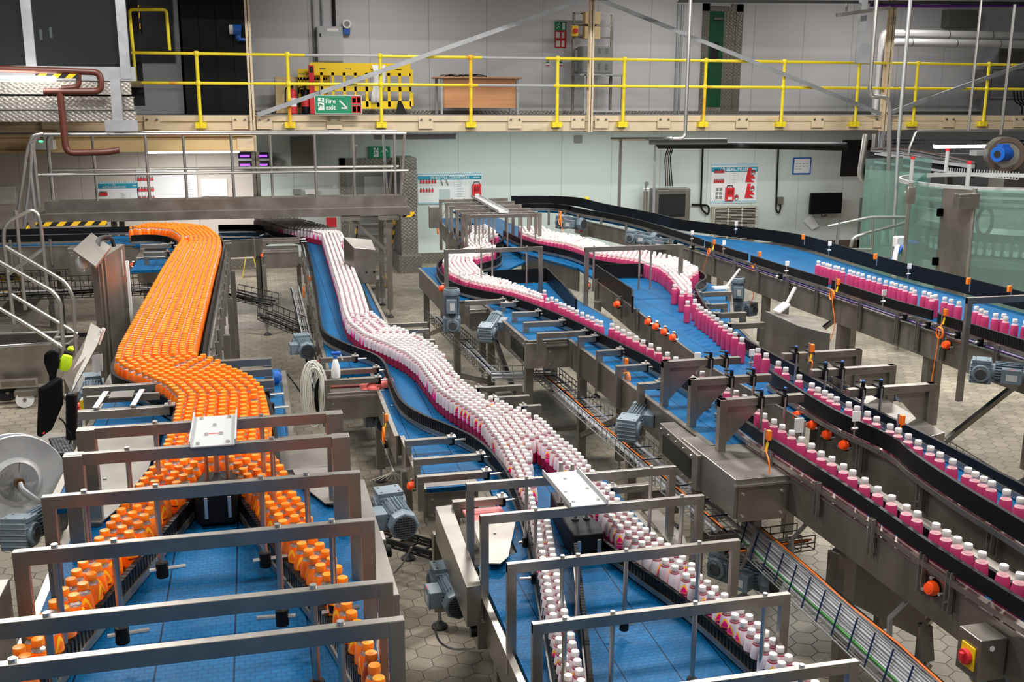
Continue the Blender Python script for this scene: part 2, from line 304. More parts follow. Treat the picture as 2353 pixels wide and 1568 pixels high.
def thing(name, label, cat, loc=(0, 0, 0), group=None, rotz=0):
    o = bpy.data.objects.new(name, None); o.empty_display_size = .1; COL.objects.link(o); o.location = loc; o.rotation_euler = (0, 0, rotz)
    o['label'] = label; o['category'] = cat
    if group: o['group'] = group
    return o
def dup(root, loc, rot=None, label=None, group=None):
    r = root.copy(); COL.objects.link(r); r.location = loc
    if rot is not None: r.rotation_euler = rot
    if label: r['label'] = label
    if group: r['group'] = group
    for ch in list(root.children):
        c = ch.copy(); COL.objects.link(c); c.parent = r
        for g in list(ch.children):
            d = g.copy(); COL.objects.link(d); d.parent = c
    return r
def struct(mb, name, **k): return mb.build(name, kind='structure', **k)
def smoothpath(P, it=2):
    for _ in range(it):
        Q = [P[0]]
        for a, b in zip(P, P[1:]):
            Q.append(tuple(a[i]*.75+b[i]*.25 for i in range(len(a)))); Q.append(tuple(a[i]*.25+b[i]*.75 for i in range(len(a))))
        Q.append(P[-1]); P = Q
    return P
def round3(P, r=.1, n=4):   # rounded corners for 3-D tube paths
    P = [Vector(p) for p in P]; out = [P[0]]
    for a, b, c in zip(P, P[1:], P[2:]):
        k = min(r, (a-b).length*.45, (c-b).length*.45); p = b+(a-b).normalized()*k; q = b+(c-b).normalized()*k
        for i in range(n+1): t = i/n; out.append(p*(1-t)**2+b*2*t*(1-t)+q*t*t)
    return out+[P[-1]]
_tc = {}
def text_mesh(body, size, depth=.001):
    k = (body, size, depth)
    if k not in _tc:
        c = bpy.data.curves.new('t', 'FONT'); c.body = body; c.size = size; c.align_x = 'CENTER'; c.align_y = 'CENTER'; c.extrude = depth; c.resolution_u = 2; c.offset = size*.012
        o = bpy.data.objects.new('t', c); COL.objects.link(o); bpy.context.view_layer.update()
        me = bpy.data.meshes.new_from_object(o.evaluated_get(bpy.context.evaluated_depsgraph_get())); COL.objects.unlink(o); bpy.data.objects.remove(o)
        _tc[k] = ([tuple(v.co) for v in me.vertices], [tuple(p.vertices) for p in me.polygons])
    return _tc[k]
def wtext(mb, body, x, y, z, size, m):   # lettering on a plane that faces -Y
    vs, fs = text_mesh(body, size); mb.add([(x+a, y-c, z+b) for a, b, c in vs], fs, m)
M['grille'] = mat('grey_cream_grille', (.46, .44, .37), .5)
# ================================================================== SETTING
WY = 22.0      # back wall
def rect(x0, y0, x1, y1, Y):   # pixel rectangle on a plane facing the hall -> x0,x1,z0,z1
    a = PY(x0, y1, Y); b = PY(x1, y0, Y); return a.x, b.x, a.z, b.z
struct(MB().box(-9, 17, -3, 22.4, -.1, 0, 'floor'), 'floor', origin=(0, 0, 0), smooth=False)
xs = PY(592, 400, WY).x
struct(MB().box(-9, 17, WY, WY+.2, 3.15, 7.6, 'wallup'), 'wall_back_upper', smooth=False, origin=(0, WY, 3))
xr = PY(2010, 400, WY).x
struct(MB().box(-9, xs, WY, WY+.2, 0, 2.95, 'wallbeige'), 'wall_back_left', smooth=False, origin=(0, WY, 0))
struct(MB().box(xs, xr, WY, WY+.2, 0, 2.95, 'walllow'), 'wall_back_right', smooth=False, origin=(0, WY, 0))
struct(MB().box(xr, 17, WY+5, WY+5.2, 0, 2.95, 'walllow'), 'wall_back_far', smooth=False, origin=(0, WY+5, 0))
struct(MB().box(xr, 17, WY+.2, WY+5.2, -.1, 0, 'floor'), 'floor_back_room', smooth=False)
struct(MB().box(xr-.1, xr, WY+.2, WY+5.2, 0, 2.95, 'wallbeige'), 'wall_back_return', smooth=False)
struct(MB().box(-9, xr, WY-.04, WY, 0, .22, 'treadd'), 'baseboard_back', smooth=False)
struct(MB().box(-9, 17, WY-.04, WY, 3.15, 3.22, 'treadd'), 'baseboard_gallery', smooth=False)
struct(MB().box(-9, 17, 18.98, WY+5.2, 3.0, 3.15, 'greyb'), 'gallery_floor', smooth=False)
# gallery edge beam
BY = 18.8
xj = PY(582, 300, BY).x
b = MB(); b.box(-9, 17, BY, BY+.16, 2.86, 3.16, 'cream'); b.box(-9, 17, BY-.03, BY, 3.06, 3.16, 'cream'); b.box(-9, 17, BY-.008, BY, 2.86, 2.88, 'steeld')
struct(b, 'trim_1', smooth=False)
b = MB(); b.box(-9, xj, BY-.25, BY-.1, 2.58, 2.84, 'creamy'); b.box(-9, xj, BY-.33, BY-.02, 2.82, 2.85, 'creamy'); b.box(-9, xj, BY-.33, BY-.02, 2.57, 2.60, 'creamy'); b.box(xj-.28, xj, BY-.27, BY-.1, 2.58, 2.8, 'cream')
struct(b, 'trim_2', smooth=False)
n = 0
for px in (115, 350, 552, 607, 768, 978, 1183, 1328, 1382, 1525, 1705, 1878, 2020, 2180, 2340):
    p = PY(px, 280, BY-.03); b = MB(); b.box(p.x-.13, p.x+.13, BY-.05, BY-.03, 2.93, 3.15, 'cream')
    for sx in (-.08, .08): b.cyl((p.x+sx, BY-.05, 3.09), (p.x+sx, BY-.085, 3.09), .018, 'steeld', 8)
    n += 1; struct(b, 'trim_%d' % (2+n))
# building columns and the braces in front of the gallery wall
def column(name, x, w_, z0, z1, m, lab, y=BY-.12, d=.12): 
    return MB().box(x-w_/2, x+w_/2, y, y+.012, z0, z1, m).box(x-w_/2, x+w_/2, y+d-.012, y+d, z0, z1, m).box(x-.006, x+.006, y, y+d, z0, z1, m).build(name, label=lab, cat='column', smooth=False)
column('steel_column', PY(1355, 150, BY).x, .085, 2.86, 6.2, 'cream', 'cream steel column rising from the middle of the gallery edge')
column('steel_column', PY(574, 150, BY).x, .09, 2.55, 6.2, 'cream', 'cream steel column beside the black cladding on the gallery')
column('steel_column', PY(2036, 150, BY).x, .12, 2.86, 6.2, 'cream', 'cream steel column between pipes near right end of gallery')
column('steel_column', PY(588, 380, BY).x, .13, 0, 2.55, 'steeld', 'dark steel column under the gallery between violet fly traps')
column('steel_column', PY(2012, 500, BY).x, .17, 0, 2.86, 'galv', 'galvanised grey column under the gallery left of glass filler')
def brace(a, c, lab):
    p, q = PY(*a, BY-.2), PY(*c, BY-.2)
    MB().bar(p, q, .010, .075, 'galv').bar(p+Vector((0, .03, .035)), q+Vector((0, .03, .035)), .06, .010, 'galv').build('diagonal_brace', label=lab, cat='brace', group='diagonal braces of the gallery bays', smooth=False)
brace((592, 264), (1345, -2), 'grey diagonal brace climbing right to the middle column')
brace((1372, -4), (2025, 262), 'grey diagonal brace falling right from the middle column')
brace((2040, 262), (2420, 125), 'grey diagonal brace climbing right at right edge of photo')
struct(MB().box(-9, 17, 16.7, 17.3, 5.5, 6.3, 'grey'), 'trim_30', smooth=False)  # unseen duct added above the view to shade the upper wall
# yellow railing
RY = 18.7
t = thing('gallery_railing', 'yellow tubular railing along the gallery edge with grey repaired lengths', 'railing', (0, RY, 3.1))
def rz(px): return PY(px, 112+(px-451)*.0148, RY)
pts = [PY(305, 116, RY), rz(2600)]; zt = 4.17; zm = 3.69
def sect(x0, x1, z, m): MB().cyl((x0, RY, z), (x1, RY, z), .026 if m == 'yellow' else .024, m, 12).build('rail', t)
tp = [PY(a, 120, RY).x for a in (302, 700, 868, 1107, 1253, 2600)]
for i, (a, c) in enumerate(zip(tp, tp[1:])): sect(a, c, zt, 'yellow' if i % 2 == 0 else 'grey')
mp = [PY(a, 200, RY).x for a in (318, 1098, 1272, 2600)]
for i, (a, c) in enumerate(zip(mp, mp[1:])): sect(a, c, zm, 'yellow' if i % 2 == 0 else 'grey')
for px in (456, 663, 875, 1082, 1281, 1433.5, 1620, 1800, 1971, 2105, 2268, 2420):
    x = PY(px, 200, RY).x; b = MB(); b.cyl((x, RY, 2.96), (x, RY, zt), .03, 'yellow', 12)
    for z in (zt, zm): b.lathe((x, RY, z), [(.0, -.05), (.03, -.045), (.048, -.02), (.048, .02), (.03, .045), (0, .05)], 'yellow', 12)
    o = b.build('post', t)
    MB().box(x-.09, x+.09, RY-.02, BY+.0, 2.95, 3.05, 'yellow').build('foot_bracket', t, label='rusty yellow clamp')
gp = [PY(312, 195, RY), PY(306, 116, RY), PY(297, 22, RY), PY(382, 22, RY), PY(390, 116, RY)]
gp = [(p.x, RY, p.z) for p in gp]
MB().tube(round3(gp, .06), .026, 'yellow', 10).build('end_loop', t, label='raised yellow loop at the left end')
# ================================================================== things on the gallery
def wallbox(name, lab, cat, px, m, depth=.2, Y=WY, door=None, bev=.004, group=None, extra=None):
    x0, x1, z0, z1 = rect(*px, Y-depth)
    if door:
        t = thing(name, lab, cat, ((x0+x1)/2, Y-depth/2, z0), group)
        MB().box(x0, x1, Y-depth, Y-.003, z0, z1, m).build('body', t, bevel=bev, smooth=False)
        k = .035*min(1, (x1-x0)); MB().box(x0+k, x1-k, Y-depth-.012, Y-depth+.002, z0+k, z1-k, door).build('door', t, bevel=.003, smooth=False)
        if extra: extra(t, x0, x1, z0, z1, Y-depth)
        return t
    return MB().box(x0, x1, Y-depth, Y-.003, z0, z1, m).build(name, label=lab, cat=cat, bevel=bev, smooth=False, group=group)
def cabx(t, x0, x1, z0, z1, y):
    MB().box(x0+.05, x0+.075, y-.025, y-.012, z1-.2, z1-.14, 'black').build('lock', t)
    MB().box(x0+.2, x0+.42, y-.0145, y-.012, z1-.1, z1-.04, 'white').build('notice', t, label='white printed strip')
wallbox('control_cabinet', 'grey wall cabinet above the yellow barrier, conduits rising from it', 'cabinet', (731, 61, 787, 142), 'grey', .25, door='grey', extra=cabx)
# black cladding, grey open panel and cable ladder at left of the gallery
x0, x1, z0, z1 = rect(430, -30, 568, 263, 20.6)
t = MB(); t.box(x0, x1, 20.6, WY-.01, 3.16, z1, 'blackm')
for k in range(4): t.box(x0+(x1-x0)*(k+.02)/4, x0+(x1-x0)*(k+.98)/4, 20.585, 20.6, 3.2, z1, 'black')
t.build('black_clad_duct', label='tall black clad duct housing standing on the gallery', cat='duct', smooth=False)
x0, x1, z0, z1 = rect(308, -30, 405, 263, 20.9)
t = thing('machine_cubicle', 'grey machine cubicle with dark window behind the raised yellow loop', 'cubicle', ((x0+x1)/2, 21, 3.15))
MB().box(x0, x1, 20.9, WY-.01, 3.16, z1, 'greyb').build('body', t, smooth=False)
a0, a1, c0, c1 = rect(318, -20, 392, 143, 20.9); MB().box(a0, a1, 20.88, 20.9, c0, c1, 'blackm').box(a0+.03, a0+.05, 20.87, 20.88, c0+.2, c1, 'steeld').build('window', t, smooth=False)
MB().box(a0+.04, a0+.09, 20.862, 20.87, c0+.5, c0+1., 'hazardf').build('hazard_strip', t)
b = MB(); x0, x1, z0, z1 = rect(407, -30, 428, 263, 21.5)
for i in range(4): b.box(x0+(x1-x0)*i/3-.006, x0+(x1-x0)*i/3+.006, 21.5, 21.51, 3.2, z1, 'steeld')
for i in range(26): b.box(x0, x1, 21.49, 21.5, 3.2+i*.12, 3.206+i*.12, 'steeld')
b.build('wire_cable_ladder', label='dark wire cable ladder beside the black cladding', cat='cable ladder', smooth=False)
# instruments
def instrument(px, py, Y, lab, face):
    p = PY(px, py, Y); t = thing('flow_transmitter', lab, 'instrument', p)
    if face == 'side':
        MB().cyl(p+Vector((-.14, 0, 0)), p+Vector((-.07, 0, 0)), .085, 'white', 18).build('cap', t)
        MB().cyl(p+Vector((-.07, 0, 0)), p+Vector((.07, 0, -.01)), .095, 'blue', 18).build('housing', t)
        MB().cyl(p+Vector((0, 0, -.05)), p+Vector((.02, 0, -.16)), .05, 'blue', 12).cyl(p+Vector((0, 0, -.17)), p+Vector((.2, .1, -.17)), .03, 'blue', 10).build('neck', t)
    else:
        MB().cyl(p+Vector((0, .1, 0)), p+Vector((0, -.03, 0)), .09, 'white', 20).build('housing', t)
        MB().cyl(p+Vector((0, -.03, 0)), p+Vector((0, -.034, 0)), .055, 'greyb', 16).build('display', t)
        MB().box(p.x-.07, p.x+.06, p.y, p.y+.1, p.z-.2, p.z-.08, 'blue').build('base', t)
instrument(545, 68, 20.3, 'blue transmitter with white end cap on the cream column', 'side')
instrument(797, 55, WY-.12, 'round white faced instrument right of the grey wall cabinet', 'front')
def conduit(pp, r, m, lab, name='conduit', cat='pipe', n=8, rr=.06, group=None):
    return MB().tube(round3(pp, rr), r, m, n).build(name, label=lab, cat=cat, group=group)
for px, lab in ((717, 'thin grey conduit down the upper wall left of the grey cabinet'), (737, 'grey conduit entering top of the grey wall cabinet')):
    p = PY(px, -40, WY-.05); q = PY(px+2, 262 if px < 720 else 60, WY-.05); conduit([p, (p.x, p.y, q.z)], .022, 'galv', lab)
p = PY(765, -40, WY-.06); q = PY(768, 60, WY-.06); conduit([p, (p.x, p.y, q.z)], .035, 'blackm', 'thick black cable run down to the grey wall cabinet')
for px, lab in ((1560, 'left one of twin grey conduits up the wall near green door'), (1569, 'right one of twin grey conduits up the wall near green door')):
    p = PY(px, 10, WY-.05); q = PY(px-2, 262, WY-.05); conduit([p, (p.x, p.y, q.z)], .024, 'galv', lab)
# yellow chapter-8 style barriers leaning at the wall
def barrier(x0, x1, z0, z1, y, lab):
    t = thing('plastic_barrier', lab, 'barrier', ((x0+x1)/2, y, z0)); h = z1-z0; b = MB()
    for zz, hh in ((z1-.26*h, .26*h), (z0+.42*h, .1*h), (z0+.06*h, .16*h)): b.box(x0, x1, y, y+.04, zz, zz+hh, 'yel')
    n = 9
    for i in range(n+1): x = x0+(x1-x0)*i/n; b.box(max(x0, x-.028), min(x1, x+.028), y, y+.04, z0+.1*h, z1-.2*h, 'yel')
    for i in range(4): x = x0+(x1-x0)*(i+.5)/4; b.box(x-.06, x+.06, y-.003, y, z1-.13*h, z1-.115*h, 'blackm')
    b.box(x1, x1+.05, y, y+.03, z1-.45*h, z1-.12*h, 'yel').box(x1, x1+.05, y, y+.03, z0+.12*h, z0+.4*h, 'yel')
    b.build('panel', t, bevel=.006, smooth=False); return t
x0, x1, z0, z1 = rect(716, 146, 943, 262, 21.3); t = barrier(x0, x1, 3.2, z1, 21.3, 'yellow plastic pedestrian barrier standing on the gallery left of desk')
MB().slab([(PY(920, 262, 21.1).x-.1, 21.0, 3.16), (PY(920, 262, 21.1).x+.12, 21.0, 3.16), (PY(920, 235, 21.1).x+.03, 21.2, 3.42), (PY(920, 235, 21.1).x-.03, 21.2, 3.42)], (0, .03, 0), 'black').build('foot', t)
x0, x1, z0, z1 = rect(700, 158, 722, 262, 21.45); barrier(x0-.1, x1+.25, 3.2, z1, 21.5, 'second yellow barrier mostly hidden behind the first one')
x0, x1, z0, z1 = rect(713, 150, 721, 262, 21.2); MB().box(x0, x1, 21.2, 21.26, 3.16, z1, 'redp').box(x0+.02, x1-.02, 21.19, 21.2, z1-.14, z1-.03, 'blackm').build('red_barrier_post', label='red upright post at the left end of the yellow barrier', cat='post', bevel=.01)
x0, x1, z0, z1 = rect(857, 148, 885, 235, 21.2)
b = MB(); nx = 7
vs = []; 
for i in range(nx):
    for j in range(6): vs.append((x0+(x1-x0)*(i/(nx-1))*(1-.25*j/5)+.03*math.sin(j), 21.24-.03*math.sin(i*2.1+j), z1-(z1-z0)*j/5-.02*(i % 2)))
b.add(vs, [(i*6+j, (i+1)*6+j, (i+1)*6+j+1, i*6+j+1) for i in range(nx-1) for j in range(5)], 'white'); b.build('white_cloth', label='white cloth hanging over the yellow barrier', cat='cloth').modifiers.new('Solid', 'SOLIDIFY').thickness = .008
x0, x1, z0, z1 = rect(634, 177, 706, 262, 21.6); MB().box(x0, x1, 21.6, 21.66, 3.16, z1, 'creamy').build('extinguisher_stand_board', label='tan backing board leaning on wall behind the extinguishers', cat='board', bevel=.02)
def extinguisher(px, lab, body):
    p = PY(px, 262, 21.3); t = thing('fire_extinguisher', lab, 'fire extinguisher', (p.x, 21.3, 3.16))
    MB().lathe((p.x, 21.3, 3.16), [(.07, 0), (.078, .01), (.078, .38), (.06, .44), (.025, .47), (.022, .5)], body, 16).build('cylinder', t)
    MB().box(p.x-.02, p.x+.02, 21.27, 21.33, 3.65, 3.7, 'black').bar((p.x-.02, 21.3, 3.7), (p.x+.12, 21.3, 3.73), .02, .012, 'redp').build('valve', t)
    MB().tube(round3([(p.x, 21.3, 3.68), (p.x-.13, 21.28, 3.66), (p.x-.15, 21.27, 3.3)], .06), .013, 'black').build('hose', t)
    MB().lathe((p.x, 21.3, 3.3), [(.0795, 0), (.0795, .16)], 'white' if body == 'redp' else 'redp', 16).build('printed_label', t)
extinguisher(674, 'red water extinguisher on the gallery, black hose at its side', 'redp'); extinguisher(703, 'black bodied extinguisher beside the red one on gallery', 'black')
# desk with cables
x0, x1, z0, z1 = rect(1012, 178, 1190, 262, 20.9); ya = 20.75
t = thing('office_desk', 'beech office desk turned with its modesty panel to the hall', 'desk', ((x0+x1)/2, 21, 3.15))
MB().box(x0-.06, x1+.06, ya, ya+.8, z1-.03, z1, 'wood').build('desk_top', t, bevel=.003, smooth=False)
MB().box(x0+.05, x1-.05, ya+.12, ya+.14, z1-.6, z1-.04, 'wood').build('modesty_panel', t, smooth=False)
for x in (x0+.02, x1-.02):
    for y in (ya+.1, ya+.7): MB().box(x-.025, x+.025, y-.025, y+.025, 3.155, z1-.03, 'galv').build('leg', t, smooth=False)
b = MB()
for k in range(9):
    cx, cy, r = x0+.55+random.uniform(-.3, .35), ya+.4, random.uniform(.08, .22)
    b.tube([(cx+r*1.6*math.cos(a*.5), cy+r*math.sin(a*.5), z1+.012+.05*abs(math.sin(a*.9+k))*(1-abs(math.cos(a*.5))*.6)) for a in range(13)], .009, 'black' if k % 3 else 'greyb', 5)
b.build('cable_heap', label='tangled heap of dark cables lying on the desk top', cat='cables')
# safety signs on the upper wall
def sign(px, m, lab, name='safety_sign', cat='sign', Y=WY, th=.012, parts=(), group=None):
    x0, x1, z0, z1 = rect(*px, Y-th); t = thing(name, lab, cat, ((x0+x1)/2, Y-th, z0), group)
    MB().box(x0, x1, Y-th, Y-.002, z0, z1, m).build('board', t, smooth=False)
    w_, h = x1-x0, z1-z0; y = Y-th
    for nm, mm, r in parts:
        if nm == 'lettering':
            b = MB(); wtext(b, r[0], x0+w_*r[1], y-.003, z0+h*r[2], h*r[3], mm); b.build(nm, t, smooth=False)
        elif nm == 'man':
            ox, oz, s = x0+w_*r[0], z0+h*r[1], h*r[2]; b = MB()
            b.lathe((ox+.08*s, y-.003, oz+.42*s), [(.0, .0), (.09*s, 0), (.09*s, .002)], mm, 10, axis=(0, -1, 0))
            for q in (((.05, .3), (-.05, -.02), .13), ((.05, .28), (-.22, .22), .07), ((-.22, .22), (-.28, .06), .07), ((.06, .28), (.2, .12), .07), ((.2, .12), (.33, .18), .07), ((-.04, 0), (.16, -.14), .09), ((.16, -.14), (.1, -.42), .09), ((-.05, 0), (-.14, -.24), .09), ((-.14, -.24), (-.38, -.3), .09)):
                b.bar((ox+q[0][0]*s, y-.0025, oz+q[0][1]*s), (ox+q[1][0]*s, y-.0025, oz+q[1][1]*s), .003, q[2]*s, mm)
            b.build('running_figure', t, smooth=False)
        elif nm == 'arrow':
            ox, oz, s, a = x0+w_*r[0], z0+h*r[1], h*r[2], math.radians(r[3]); d = Vector((math.cos(a), 0, math.sin(a))); n_ = Vector((-d.z, 0, d.x)); o_ = Vector((ox, y-.0025, oz)); b = MB()
            b.bar(o_-d*s*.5, o_+d*s*.35, .003, .13*s, mm); b.bar(o_+d*s*.45, o_+d*s*.05+n_*s*.36, .003, .13*s, mm); b.bar(o_+d*s*.45, o_+d*s*.05-n_*s*.36, .003, .13*s, mm); b.build('arrow', t, smooth=False)
        else:
            b = MB(); b.box(x0+w_*r[0], x0+w_*r[2], y-.003, y-.0005, z0+h*r[1], z0+h*r[3], mm); b.build(nm, t, smooth=False)
    return t
FE = PY(778, 240, BY-.35)
t = sign((724, 219, 831, 262), 'green', 'green hanging Fire exit sign with arrow, below the yellow rail', 'fire_exit_sign', Y=BY-.3, th=.012,
     parts=[('border', 'white', (0, 0, 1, .03)), ('border', 'white', (0, .97, 1, 1)), ('border', 'white', (0, 0, .012, 1)), ('border', 'white', (.988, 0, 1, 1)), ('door_symbol', 'white', (.07, .2, .2, .85)), ('man', 'green', (.125, .52, .62)), ('lettering', 'white', ('Fire', .335, .68, .36)), ('lettering', 'white', ('exit', .335, .34, .36)),
            ('arrow', 'white', (.61, .5, .62, -45)), ('red_symbol', 'redp', (.78, .53, .98, .95)), ('red_symbol', 'redp', (.78, .06, .98, .48)), ('hand', 'white', (.80, .6, .87, .85)), ('flame', 'white', (.9, .6, .96, .88)), ('hand', 'white', (.80, .12, .87, .4)), ('flame', 'white', (.9, .12, .96, .42))])
for px in (735, 820):
    p = PY(px, 219, BY-.3); MB().cyl((p.x, p.y, p.z), (p.x, p.y, zm), .006, 'steeld', 5).build('hanger', t)
sign((1275, 50, 1301, 70), 'green', 'small green exit pictogram, top of the sign stack on upper wall', parts=[('man', 'white', (.35, .5, .8)), ('symbol', 'white', (.66, .1, .9, .9))])
sign((1275, 71, 1301, 90), 'redp', 'red call point pictogram in the middle of the sign stack', parts=[('symbol', 'white', (.1, .15, .45, .85)), ('flame', 'white', (.6, .15, .85, .85))])
sign((1275, 91, 1301, 110), 'redp', 'red extinguisher pictogram, lowest of the sign stack', parts=[('symbol', 'white', (.1, .15, .45, .85)), ('flame', 'white', (.6, .15, .85, .85))])
for px, lab in (((1254, 131, 1263, 154), 'tiny notice strip left on wall behind the railing post'), ((1284, 131, 1293, 154), 'tiny notice strip right on wall behind the railing post')):
    sign(px, 'paper', lab, 'notice', 'notice', parts=[('symbol', 'redp', (.1, .62, .9, .97)), ('band', 'green', (.1, .4, .9, .56)), ('band', 'redp', (.1, .08, .9, .2))])
# rack with electrical boxes
x0, x1, z0, z1 = rect(1316, 30, 1408, 264, 21.6)
t = thing('strut_frame', 'grey strut frame carrying switchgear behind the middle column', 'frame', ((x0+x1)/2, 21.6, 3.15))
for x in (x0, x1):
    MB().box(x-.025, x+.025, 21.6, 21.65, 3.16, z1, 'steeld').build('upright', t, smooth=False)
for k in range(7): z = z1-.02-k*.24; MB().box(x0, x1, 21.58, 21.6, z-.02, z+.02, 'steeld').build('cross_strut', t, smooth=False)
zz = rect(1316, 172, 1408, 264, 21.2)[3]
for x in (x0+.12, x1+.1): MB().box(x-.02, x+.02, 21.15, 21.19, 3.16, zz, 'galv').build('leg', t, smooth=False)
MB().box(x0, x1+.12, 21.15, 21.65, zz-.02, zz+.02, 'galv').box(x0+.1, x1+.1, 21.16, 21.19, 3.2, 3.24, 'galv').build('shelf', t, smooth=False)
wallbox('switch_box', 'upper cream switch box on the strut frame', 'switch box', (1345, 27, 1380, 55), 'creamy', .2, 21.6)
wallbox('switch_box', 'lower cream switch box with three black slots on strut frame', 'switch box', (1344, 61, 1380, 89), 'creamy', .2, 21.6)
def knob(t, x0, x1, z0, z1, y): MB().cyl(((x0+x1)/2, y-.012, (z0+z1)/2), ((x0+x1)/2, y-.05, (z0+z1)/2), .05, 'redp', 14).build('rotary_switch', t)
wallbox('isolator', 'slim isolator with round red switch at left of strut frame', 'isolator', (1314, 59, 1329, 83), 'creamy', .1, 21.55, door='yel', extra=knob)
def vents(t, x0, x1, z0, z1, y):
    b = MB()
    for i in range(3):
        for j in range(5): x = x0+(x1-x0)*(.3+.25*i); z = z0+(z1-z0)*(.15+.05*j); b.box(x-.03, x+.03, y-.014, y-.011, z, z+.008, 'blackm')
        for j in range(4): x = x0+(x1-x0)*(.3+.25*i); z = z0+(z1-z0)*(.75+.05*j); b.box(x-.03, x+.03, y-.014, y-.011, z, z+.008, 'blackm')
    b.build('louvres', t)
wallbox('transformer_case', 'large louvred olive grey case standing on the strut frame', 'electrical case', (1337, 107, 1408, 170), 'greyb', .35, 21.6, door='greyb', extra=vents)
# green door in chequer plate frame
x0, x1, z0, z1 = rect(1605, 10, 1709, 262, WY-.02)
b = MB(); fwd = .16
b.box(x0, x0+fwd, WY-.03, WY, 3.16, z1, 'treadd').box(x1-fwd, x1, WY-.03, WY, 3.16, z1, 'treadd').box(x0, x1, WY-.03, WY, z1-fwd, z1, 'treadd'); struct(b, 'door_1_frame', smooth=False)
t = MB().box(x0+fwd, x0+fwd+(x1-x0-2*fwd)*.55, WY-.02, WY-.002, 3.16, z1-fwd, 'doorg').build('door_1', kind='structure', smooth=False)
MB().box(x0+fwd+.05, x0+fwd+.25, WY-.028, WY-.02, 4.3, 4.7, 'blackm').build('door_window', t); MB().box(x0+fwd, x0+fwd+.36, WY-.026, WY-.02, 3.16, 3.3, 'steel').build('kick_plate', t); MB().bar((x0+fwd+.1, WY-.06, z1-fwd-.16), (x0+fwd+.3, WY-.06, z1-fwd-.16), .05, .05, 'steeld').build('door_closer', t)
struct(MB().box(x0+fwd+(x1-x0-2*fwd)*.55, x1-fwd, WY-.016, WY-.002, 3.16, z1-fwd, 'treadd'), 'door_2', smooth=False)
wallbox('ceiling_light_case', 'grey box partly visible above the green door', 'box', (1635, -20, 1682, 13), 'grey', .12)
# silver insulated pipes and right end of the gallery
for i, (py, px0, lab) in enumerate(((76, 2028, 'upper one of two fat silver clad pipes, gallery right'), (97, 2045, 'lower one of two fat silver clad pipes, gallery right'))):
    Yp = 20.6-i*.2; a = PY(px0, py, Yp); c = PY(2480, py+2, Yp); d = PY(px0-12+i*30, 262, Yp)
    t = thing('insulated_pipe', lab, 'pipe', a); 
    MB().tube(round3([(a.x-.02, Yp, 3.16), (a.x-.02, Yp, a.z), (c.x, Yp, a.z)], .16, 3), .085, 'alu', 18).build('cladding', t)
    for k in range(4): x = a.x+.5+k*1.1; MB().cyl((x, Yp, a.z), (x+.02, Yp, a.z), .088, 'steeld', 18).build('joint_band', t)
wallbox('electrical_cabinet', 'dark grey cabinet with small window at right end of gallery', 'cabinet', (2290, 110, 2400, 152), 'greyb', .5, 21.6, door='steeld')
wallbox('electrical_cabinet', 'grey steel cabinet at right end of gallery below the small windowed one', 'cabinet', (2272, 160, 2400, 230), 'steeld', .6, 21.6, door='greyb')
wallbox('duct_box', 'olive grey box high on upper wall above the silver pipes', 'box', (2180, 24, 2252, 62), 'olive', .3)
b = MB()
for k in range(5):
    x = PY(2325+8*k, 240, 21).x; b.tube(round3([(x, 21.0, 3.75), (x+.02, 20.95, 3.45), (x+.25, 20.95, 3.35), (x+.3, 21, 3.17)], .1), .016, 'black', 6)
b.build('cable_bundle', label='black cables dropping from the right gallery cabinets', cat='cables')
# overhead trays and rods at top right
b = MB()
for yy in (17.4, 17.65): b.bar(PY(1560, 2, yy), PY(2420, 8, yy), .03, .05, 'blackm')
for k in range(30): p = PY(1570+k*28, 2+k*.2, 17.4); b.bar(p, p+Vector((0, .25, 0)), .012, .012, 'blackm')
b.tube([PY(2000, 12, 17.5), PY(2150, 14, 17.5), PY(2420, 12, 17.5)], .03, mat('violet_cable', (.1, .02, .2), .5), 6)
b.build('overhead_cable_tray', label='dark overhead cable tray with violet cables along top right', cat='cable tray', smooth=False)
t = PY(1922, 35, 17); p = PY(2045, 18, 17)
MB().bar(t, p, .05, .06, 'steeld').bar(PY(1945, 26, 17), PY(1947, 8, 17), .03, .03, 'steeld').build('unistrut_bracket', label='dark strut bracket under the overhead tray beside the column', cat='bracket', smooth=False)
def hrod(x0, y0, x1, y1, Y, r, lab, m='polish', extra=None):
    p = PY(x0, y0, Y); q = PY(x1, y1, Y); pts = [(q.x, Y, p.z), (q.x, Y, q.z)]
    if extra: pts += [PY(*e, Y) for e in extra]
    return conduit(pts, r, m, lab, 'vertical_pipe', rr=.1)
hrod(1587, -20, 1574, 318, 14.5, .028, 'polished pipe hanging in front of the green door', extra=[(1545, 318)])
hrod(2002, 0, 1998, 205, 15.5, .035, 'polished pipe with green tag beside the right cream column', extra=[(2003, 222), (2040, 224), (2045, 250), (2038, 560)])
hrod(2085, -10, 2065, 300, 15.0, .022, 'thin grey rod right of the right cream column', 'galv', extra=[(2050, 600)])
hrod(2075, -10, 2058, 420, 16.0, .018, 'thin cable rod between column and grey rod', 'steeld')
hrod(2250, 0, 2225, 300, 15.5, .022, 'hooked rod hanging before the silver pipes', extra=None)
hrod(2330, 10, 2300, 310, 15.5, .025, 'hooked rod at far right before the silver pipes', extra=None)
b = MB(); p = PY(1988, 0, 17.2); q = PY(1975, 145, 17.2); b.box(p.x-.06, p.x+.06, 17.2, 17.3, q.z, 6, 'galv').box(p.x-.12, p.x+.2, 17.15, 17.2, q.z, q.z+.35, 'galv'); b.build('hanging_bracket', label='flat grey bracket hanging left of right cream column', cat='bracket', smooth=False)
